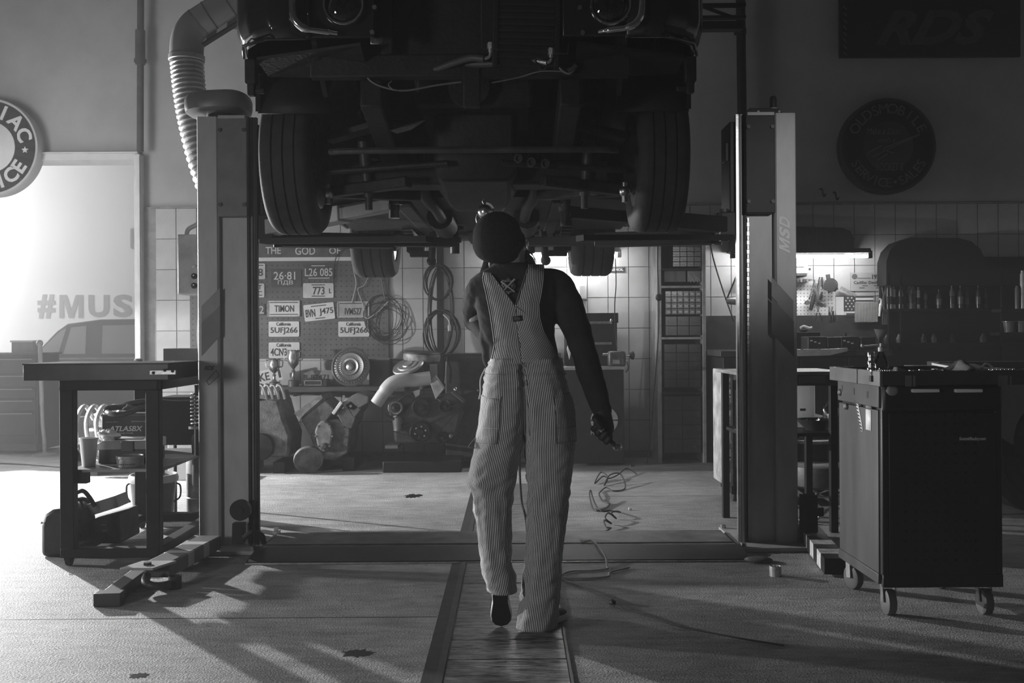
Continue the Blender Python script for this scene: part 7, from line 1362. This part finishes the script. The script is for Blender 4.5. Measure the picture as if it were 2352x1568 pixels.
LEGR = [(822, 1197, 1289, .118, .010, 6), (845, 1199, 1294, .125, .004, 6), (870, 1201, 1300, .132, -.002, 6), (900, 1203, 1307, .140, -.010, 6), (930, 1204, 1313, .142, -.014, 5), (965, 1204, 1317, .138, -.010, 4), (1000, 1204, 1319, .125, -.004, 3), (1030, 1206, 1320, .112, .0, 2.6), (1060, 1208, 1317, .104, .0, 2.4), (1100, 1211, 1312, .096, .0, 2.2), (1130, 1212, 1308, .09, .0, 2.2), (1150, 1211, 1306, .088, .0, 2.2), (1200, 1209, 1300, .085, .0, 2.2), (1250, 1207, 1294, .083, -.002, 2.2), (1300, 1204, 1290, .082, -.005, 2.2), (1350, 1199, 1286, .084, -.008, 2.2), (1390, 1193, 1282, .088, -.012, 2.2), (1415, 1189, 1279, .092, -.015, 2.2), (1436, 1187, 1276, .094, -.018, 2.2)]
def leg_pt(tab, inner, th, y, off=0.0):
    """inner=+1 when the centre seam lies on the +x side"""
    xl, xr, d, dy, pw = lut(tab, y);  Yc = YP + dy; cL, cR = P(xl, y, Yc), P(xr, y, Yc); c = (cL + cR) / 2; a = (cR.x - cL.x) / 2
    cx_, sx_ = cos(th), sin(th); p_in = pw if cx_ * inner > 0 else 2.2
    px_ = abs(cx_) ** (2 / p_in) * (1 if cx_ > 0 else -1); py_ = abs(sx_) ** (2 / p_in) * (1 if sx_ > 0 else -1)
    fold = .0
    q = V((cx_ * 2, sx_ * 2, y * .012)); w_ = .006 * mnoise.noise(q * 1.3 + V((inner * 5, 0, 0))) + .0045 * mnoise.noise(V((cx_ * 2.2, sx_ * 2.2, y * .05 + cx_ * 1.5)) + V((inner * 9, 3, 0)))
    if y > 1240: w_ += .008 * mnoise.noise(V((cx_ * 1.2, sx_ * 1.2 + 3 * inner, y * .055 + cx_ * .9))) * min(1, (y - 1240) / 60)
    if 1090 < y < 1175: w_ += .010 * mnoise.noise(V((cx_ * 1.5 + 7 * inner, sx_ * 1.5, y * .045 + cx_ * 1.2)))
    if 830 < y < 890: w_ += .0035 * sin(y * .33 + 2.0 * cx_)
    k_ = 1.0 if not (cx_ * inner > .6 and y < 1000) else .0
    return V((c.x + (a + off + w_ * k_) * px_, c.y + (d + off + w_) * py_, c.z))
def leg_mesh(tab, inner, y0, y1, n=72, step=5):
    th0 = 0.0 if inner > 0 else pi; rows = int((y1 - y0) / step); mb = MB(); uv = []
    def fn(u, v):
        y = lerp(y1, y0, v); th = th0 + 2 * pi * u; return leg_pt(tab, inner, th, y)
    mb.grid(fn, n, rows)
    for j in range(rows + 1):
        row = mb.v[j * (n + 1):(j + 1) * (n + 1)]; acc = [0.0]
        for i in range(n): acc.append(acc[-1] + (row[i + 1] - row[i]).length)
        mid = acc[int(n * (.75 if inner > 0 else .25))]
        for i in range(n + 1): uv.append((acc[i] - mid, j / rows))
    mb.uv = uv; return mb
lo = leg_mesh(LEGL, 1, 822, 1356).build('trouser_leg', strp, person, sharp=180, solid=.003); ro_ = leg_mesh(LEGR, -1, 822, 1436).build('trouser_leg', strp, person, sharp=180, solid=.003)
stitch = mt('stitch', .5, .9)
def pocket(tab, inner, th_a, th_b, y0, y1, parent):
    mb = MB(); uv = []; nu, nv = 14, 14; th0 = 0.0 if inner > 0 else pi
    mb.grid(lambda u, v: leg_pt(tab, inner, lerp(th_a, th_b, u), lerp(y1, y0 + 6 * u * (1 if inner > 0 else -1), v), .0045), nu, nv)
    for j in range(nv + 1):
        row = mb.v[j * (nu + 1):(j + 1) * (nu + 1)]; acc = 0.0
        for i in range(nu + 1):
            if i: acc += (row[i] - row[i - 1]).length
            uv.append((acc, j / nv))
    mb.uv = uv; o = mb.build('back_pocket', strp, parent, sharp=180, solid=.002)
    for yy in (y0 + 3, y1 - 3, (y0 + y1) / 2 + 18):
        m = MB(); m.tube([leg_pt(tab, inner, lerp(th_a, th_b, k / 10), yy, .0068) for k in range(11)], .0012, 5); m.build('stitching', stitch if inner > 0 else mt('stitch_dim', .25, .9), o)
    for tt in (th_a, th_b):
        m = MB(); m.tube([leg_pt(tab, inner, tt, lerp(y0, y1, k / 10), .0062) for k in range(11)], .0012, 5); m.build('stitching', mt('stitch_dim', .25, .9), o)
pocket(LEGL, 1, radians(188), radians(265), 905, 1012, lo); pocket(LEGR, -1, radians(280), radians(350), 905, 1012, ro_)
m = MB(); m.tube([(leg_pt(LEGL, 1, radians(300), y) + leg_pt(LEGR, -1, radians(240), y)) / 2 + V((0, -.008, 0)) for y in range(832, 1000, 8)], .0022, 6); m.build('centre_seam', mt('seam_grey', .22, .9), person)
m = MB(); m.tube([leg_pt(LEGL, 1, radians(182 + 8 * k), 857, .004) for k in range(12)], .002, 5); m.build('waist_seam', mt('stitch_dim'), lo); m = MB(); m.tube([leg_pt(LEGR, -1, radians(272 + 7 * k), 857, .004) for k in range(12)], .002, 5); m.build('waist_seam', mt('stitch_dim'), ro_)
m = MB(); lp0 = leg_pt(LEGL, 1, radians(190), 1000, .002); lp1 = leg_pt(LEGL, 1, radians(196), 1026, .002); pts = smooth_pts([lp0, lp0 + V((-.016, -.012, -.016)), lp0.lerp(lp1, .6) + V((-.028, -.02, -.012)), lp1 + V((-.012, -.012, .002)), lp1]); m.loft([[p + V((0, -.010, 0)), p + V((0, .010, 0)), p + V((.003, .010, .003)), p + V((.003, -.010, .003))] for p in pts]); m.build('hammer_loop', mt('loop_grey', .25, .9), lo)
m = MB(); m.tube(smooth_pts([leg_pt(LEGL, 1, radians(185), 845, .004), leg_pt(LEGL, 1, radians(183), 870, .012), leg_pt(LEGL, 1, radians(181), 900, .010), leg_pt(LEGL, 1, radians(180), 916, .012)]), .0025, 6); m.build('side_lace', paper, lo)
# bib back: left and right halves continue as straps over the shoulders
BL = [(628, 1110), (640, 1108), (680, 1117), (720, 1125), (760, 1131), (790, 1135), (812, 1131), (832, 1126)]; BR = [(612, 1250), (640, 1250), (670, 1246), (700, 1240), (730, 1242), (760, 1250), (790, 1267), (815, 1280), (832, 1291)]
def seam_x(y): return lerp(1183, 1199, max(0, (y - 703)) / 130)
def bibmesh(right):
    tab = BR if right else BL; ytop = 613 if right else 630; rows = 46; n = 22; mb = MB(); uv = []; vs = []
    for j in range(rows + 1):
        y = lerp(836, ytop, j / rows); e = lut(tab, y)[0]
        if y >= 703: inn = seam_x(y)
        else: inn = 1183 + (703 - y) * (30 / 91) if right else 1183 - (703 - y) * (56 / 76)
        for i in range(n + 1):
            x = lerp(e, inn, i / n) ; off = .011 + .004 * (1 - abs(2 * i / n - 1)) + .0035 * mnoise.noise(V((x * .03, y * .05, 4 if right else 1))) + (.003 * sin(y * .30 + x * .03) if y > 770 else 0)
            p = back_pt(x, y, off); vs.append(p); uv.append(((x - (e if right else e)) * YP / F * (1.0 if y > 703 else 1.0), j))
    top = vs[-(n + 1):]
    for dy, dz in ((.03, .012), (.07, .014), (.115, .0), (.15, -.05), (.165, -.13)):
        for i in range(n + 1): vs.append(top[i] + V((0, dy, dz))); uv.append(uv[rows * (n + 1) + i])
    R_ = rows + 5; mb.add(vs, [(j * (n + 1) + i, j * (n + 1) + i + 1, (j + 1) * (n + 1) + i + 1, (j + 1) * (n + 1) + i) for j in range(R_) for i in range(n)]); mb.uv = uv
    return mb.build('bib_half', strp, person, sharp=180, solid=.003)
bl_ = bibmesh(False); br_ = bibmesh(True)
m = MB(); m.tube([back_pt(lut(BL, y)[0] + 1, y, .014) for y in range(632, 830, 8)], .0022, 6); m.build('edge_binding', mt('seam_grey'), bl_)
m = MB(); m.tube([back_pt(1183 - (703 - y) * (56 / 76), y, .016) for y in range(632, 704, 6)], .002, 6); m.build('edge_binding', mt('seam_grey'), bl_)
m = MB(); m.tube([back_pt(1183 + (703 - y) * (30 / 91), y, .016) for y in range(616, 704, 6)], .002, 6); m.build('edge_binding', mt('seam_grey'), br_)
m = MB(); m.tube([back_pt(1183 + 28 * k / 8, 703 + 19 * k / 8, .016) for k in range(9)], .0016, 6); m.build('cross_stitch', mt('stitch_dim'), br_)
m = MB(); m.add([back_pt(1176, 727, .0185), back_pt(1198, 724, .0185), back_pt(1199, 736, .0185), back_pt(1178, 739, .0185)], [(0, 1, 2, 3)]); pt_ = m.build('brand_patch', ink, person, solid=.002); m = MB(); m.tube([back_pt(1188 + 6.5 * cos(2 * pi * k / 20), 731.5 + 3.4 * sin(2 * pi * k / 20), .0205) for k in range(20)], .0007, 5, closed=True); m.tube([back_pt(1183, 731.5, .0205), back_pt(1193, 731.2, .0205)], .0012, 5); m.build('patch_emblem', mt('patch_grey', .3, .8), pt_)
# --- sneakers
def shoe(heel, toe, up, lift, nm):
    heel, toe = V(heel), V(toe); d = (toe - heel).normalized(); u = V(up).normalized(); u = (u - d * u.dot(d)).normalized(); s = d.cross(u); L_ = (toe - heel).length
    out = [(0, 0), (.02, .024), (.06, .034), (.11, .033), (.16, .040), (.20, .045), (.235, .042), (.26, .028), (.272, 0)]; k = L_ / .272
    ol = [(l * k, w_) for l, w_ in out] + [(l * k, -w_ * .9) for l, w_ in reversed(out[1:-1])]
    g = lambda l, w_, h: heel + d * l + s * w_ + u * h
    n = len(ol); rings = [[g(l, w_ * f, h) for l, w_ in ol] for h, f in ((0, .97), (.004, 1.03), (.020, 1.04), (.027, 1.0))]
    sole = MB().loft(rings).build('sneaker_sole', white_paint, person, label='white rubber sneaker sole')
    MB().loft([[g(l, w_ * f, h) for l, w_ in ol] for h, f in ((-.003, .93), (.002, .94))]).build('outsole', mt('outsole', .015, .8), sole)
    hs = [(.0, .075), (.05, .082), (.10, .08), (.14, .068), (.18, .055), (.22, .045), (.25, .04), (.268, .032)]
    rr = []
    for l, h in hs:
        w_ = lut([(a, b) for a, b in out], l)[0] * .96 + .002; l = l * k
        rr.append([g(l, w_ * cos(a) , .022 + (h - .022) * max(0, sin(a)) ** .8) for a in [pi * q / 14 for q in range(15)]])
    MB().loft(rr).build('sneaker_upper', mt('canvas_dark', .045, .8, 0, .3, 30, .2), person)
    m = MB()
    for q in range(5): l = (.12 + .022 * q) * k; m.tube([g(l, -.02, .075 - .2 * (q * .022)), g(l + .004, 0, .083 - .2 * (q * .022)), g(l, .02, .075 - .2 * (q * .022))], .003, 5)
    m.build('shoe_lace', white_paint, person)['kind'] = 'stuff'
    MB().poly([g(-.001, -.014, .03), g(-.001, .014, .03), g(-.001, .012, .06), g(-.001, -.012, .06)], d * .004).build('heel_patch', paper, sole)
tp = PF(1151, 1440); th_ = radians(50); hl_ = V((tp.x - .004, tp.y - .268 * cos(th_), .268 * sin(th_) + .006)); shoe(hl_, V((tp.x, tp.y, .006)), V((0, sin(th_) * -1, 1)) if False else V((0, sin(th_), cos(th_))), 0, 'l')
hp = PF(1203, 1450); shoe(V((hp.x, hp.y, .004)), V((hp.x + .175, hp.y + .205, .004)), V((0, 0, 1)), 0, 'r')
# --- things in the hands
t = thing('ratchet', Qa(1372, 976, 3.93), 'ratchet with a bright round head held in the person right hand', 'ratchet')
MB().cyl(Qa(1366, 970, 3.93), Qa(1412, 1022, 3.93), .009, n=12).build('handle', dark_metal, t); pk = Qa(1418, 1027, 3.93)
MB().sph(pk, .017, 16, 10, (1.1, .8, .95)).build('head', chrome, t); MB().cyl(pk + V((-.006, -.012, 0)), pk + V((-.006, -.024, .002)), .008, n=10).build('drive', chrome, t); p = Qa(1376, 981, 3.905); MB().cyl(p, p + hx * .02, .0105, n=12).build('collar_ring', chrome, t)
lc = Qa(1115, 486, 4.38); t = thing('inspection_lamp', lc + V((0, 0, -.12)), 'shiny round inspection lamp with wire hook held up past the person head', 'lamp')
MB().sph(lc, .0355, 24, 16, (1, 1, 1.0)).build('reflector_globe', mt('lamp_chrome', .7, .22, 1.0, .2, 30), t); MB().cyl(lc + V((0, .0, -.03)), HNL + V((.004, .018, .0)), .014, n=12).build('handle', black_paint, t)
MB().tube(smooth_pts([lc + V((-.008, 0, .034)), lc + V((-.014, 0, .046)), lc + V((-.006, 0, .056)), lc + V((.012, 0, .060))]), .002, 6).build('wire_hook', steel, t)
MB().tube(smooth_pts([lc + V((.004, -.012, .037)), lc + V((.022, -.014, .030)), lc + V((.036, -.012, .014))]), .0035, 8).build('bright_guard', mt('guard_white', .85, .3), t); MB().tube(smooth_pts([lc + V((-.036, 0, -.01)), lc + V((-.042, 0, -.03)), lc + V((-.038, 0, -.05))]), .003, 6).build('guard_wire', steel, t)
m = MB(); m.tube(smooth_pts([HNL + V((.02, .03, -.03)), Qa(1150, 700, 4.45), Qa(1190, 900, 4.42), Qa(1193, 1060, 4.32), Qa(1198, 1150, 4.25), Qa(1208, 1195, 4.25), PF(1225, 1330, .008), PF(1262, 1318, .008), PF(1284, 1324, .008)], 8), .005, 7); tag(m.build('lamp_cable', mt('cord_mid', .12, .5)), 'cable hanging between the person legs from the raised lamp', 'cable')
# ================================================================ haze: dense in the side bay, a thin added veil lifting the hall's blacks
def haze(name, a, b, dens, g, label):
    mv = bpy.data.materials.new(name); mv.use_nodes = True; nt = mv.node_tree; nt.nodes.clear()
    o_ = nt.nodes.new('ShaderNodeOutputMaterial'); s_ = nt.nodes.new('ShaderNodeVolumeScatter'); s_.inputs['Density'].default_value = dens; s_.inputs['Anisotropy'].default_value = g
    s_.inputs['Color'].default_value = (1, 1, 1, 1); nt.links.new(s_.outputs[0], o_.inputs['Volume'])
    hz = MB().bb(a, b).build('haze', mv); hz['kind'] = 'stuff'; hz['label'] = label
haze('bay_haze', (-12.4, 10.12, 0.01), (-3.7, 14.9, 5.5), 0.28, 0.1, 'bright haze hanging in the side bay')
haze('hall_lift_haze', (-6.0, -2.4, 0.01), (6.9, 9.74, 5.5), 0.0075, 0.0, 'thin haze added to lift the dark tones of the hall')
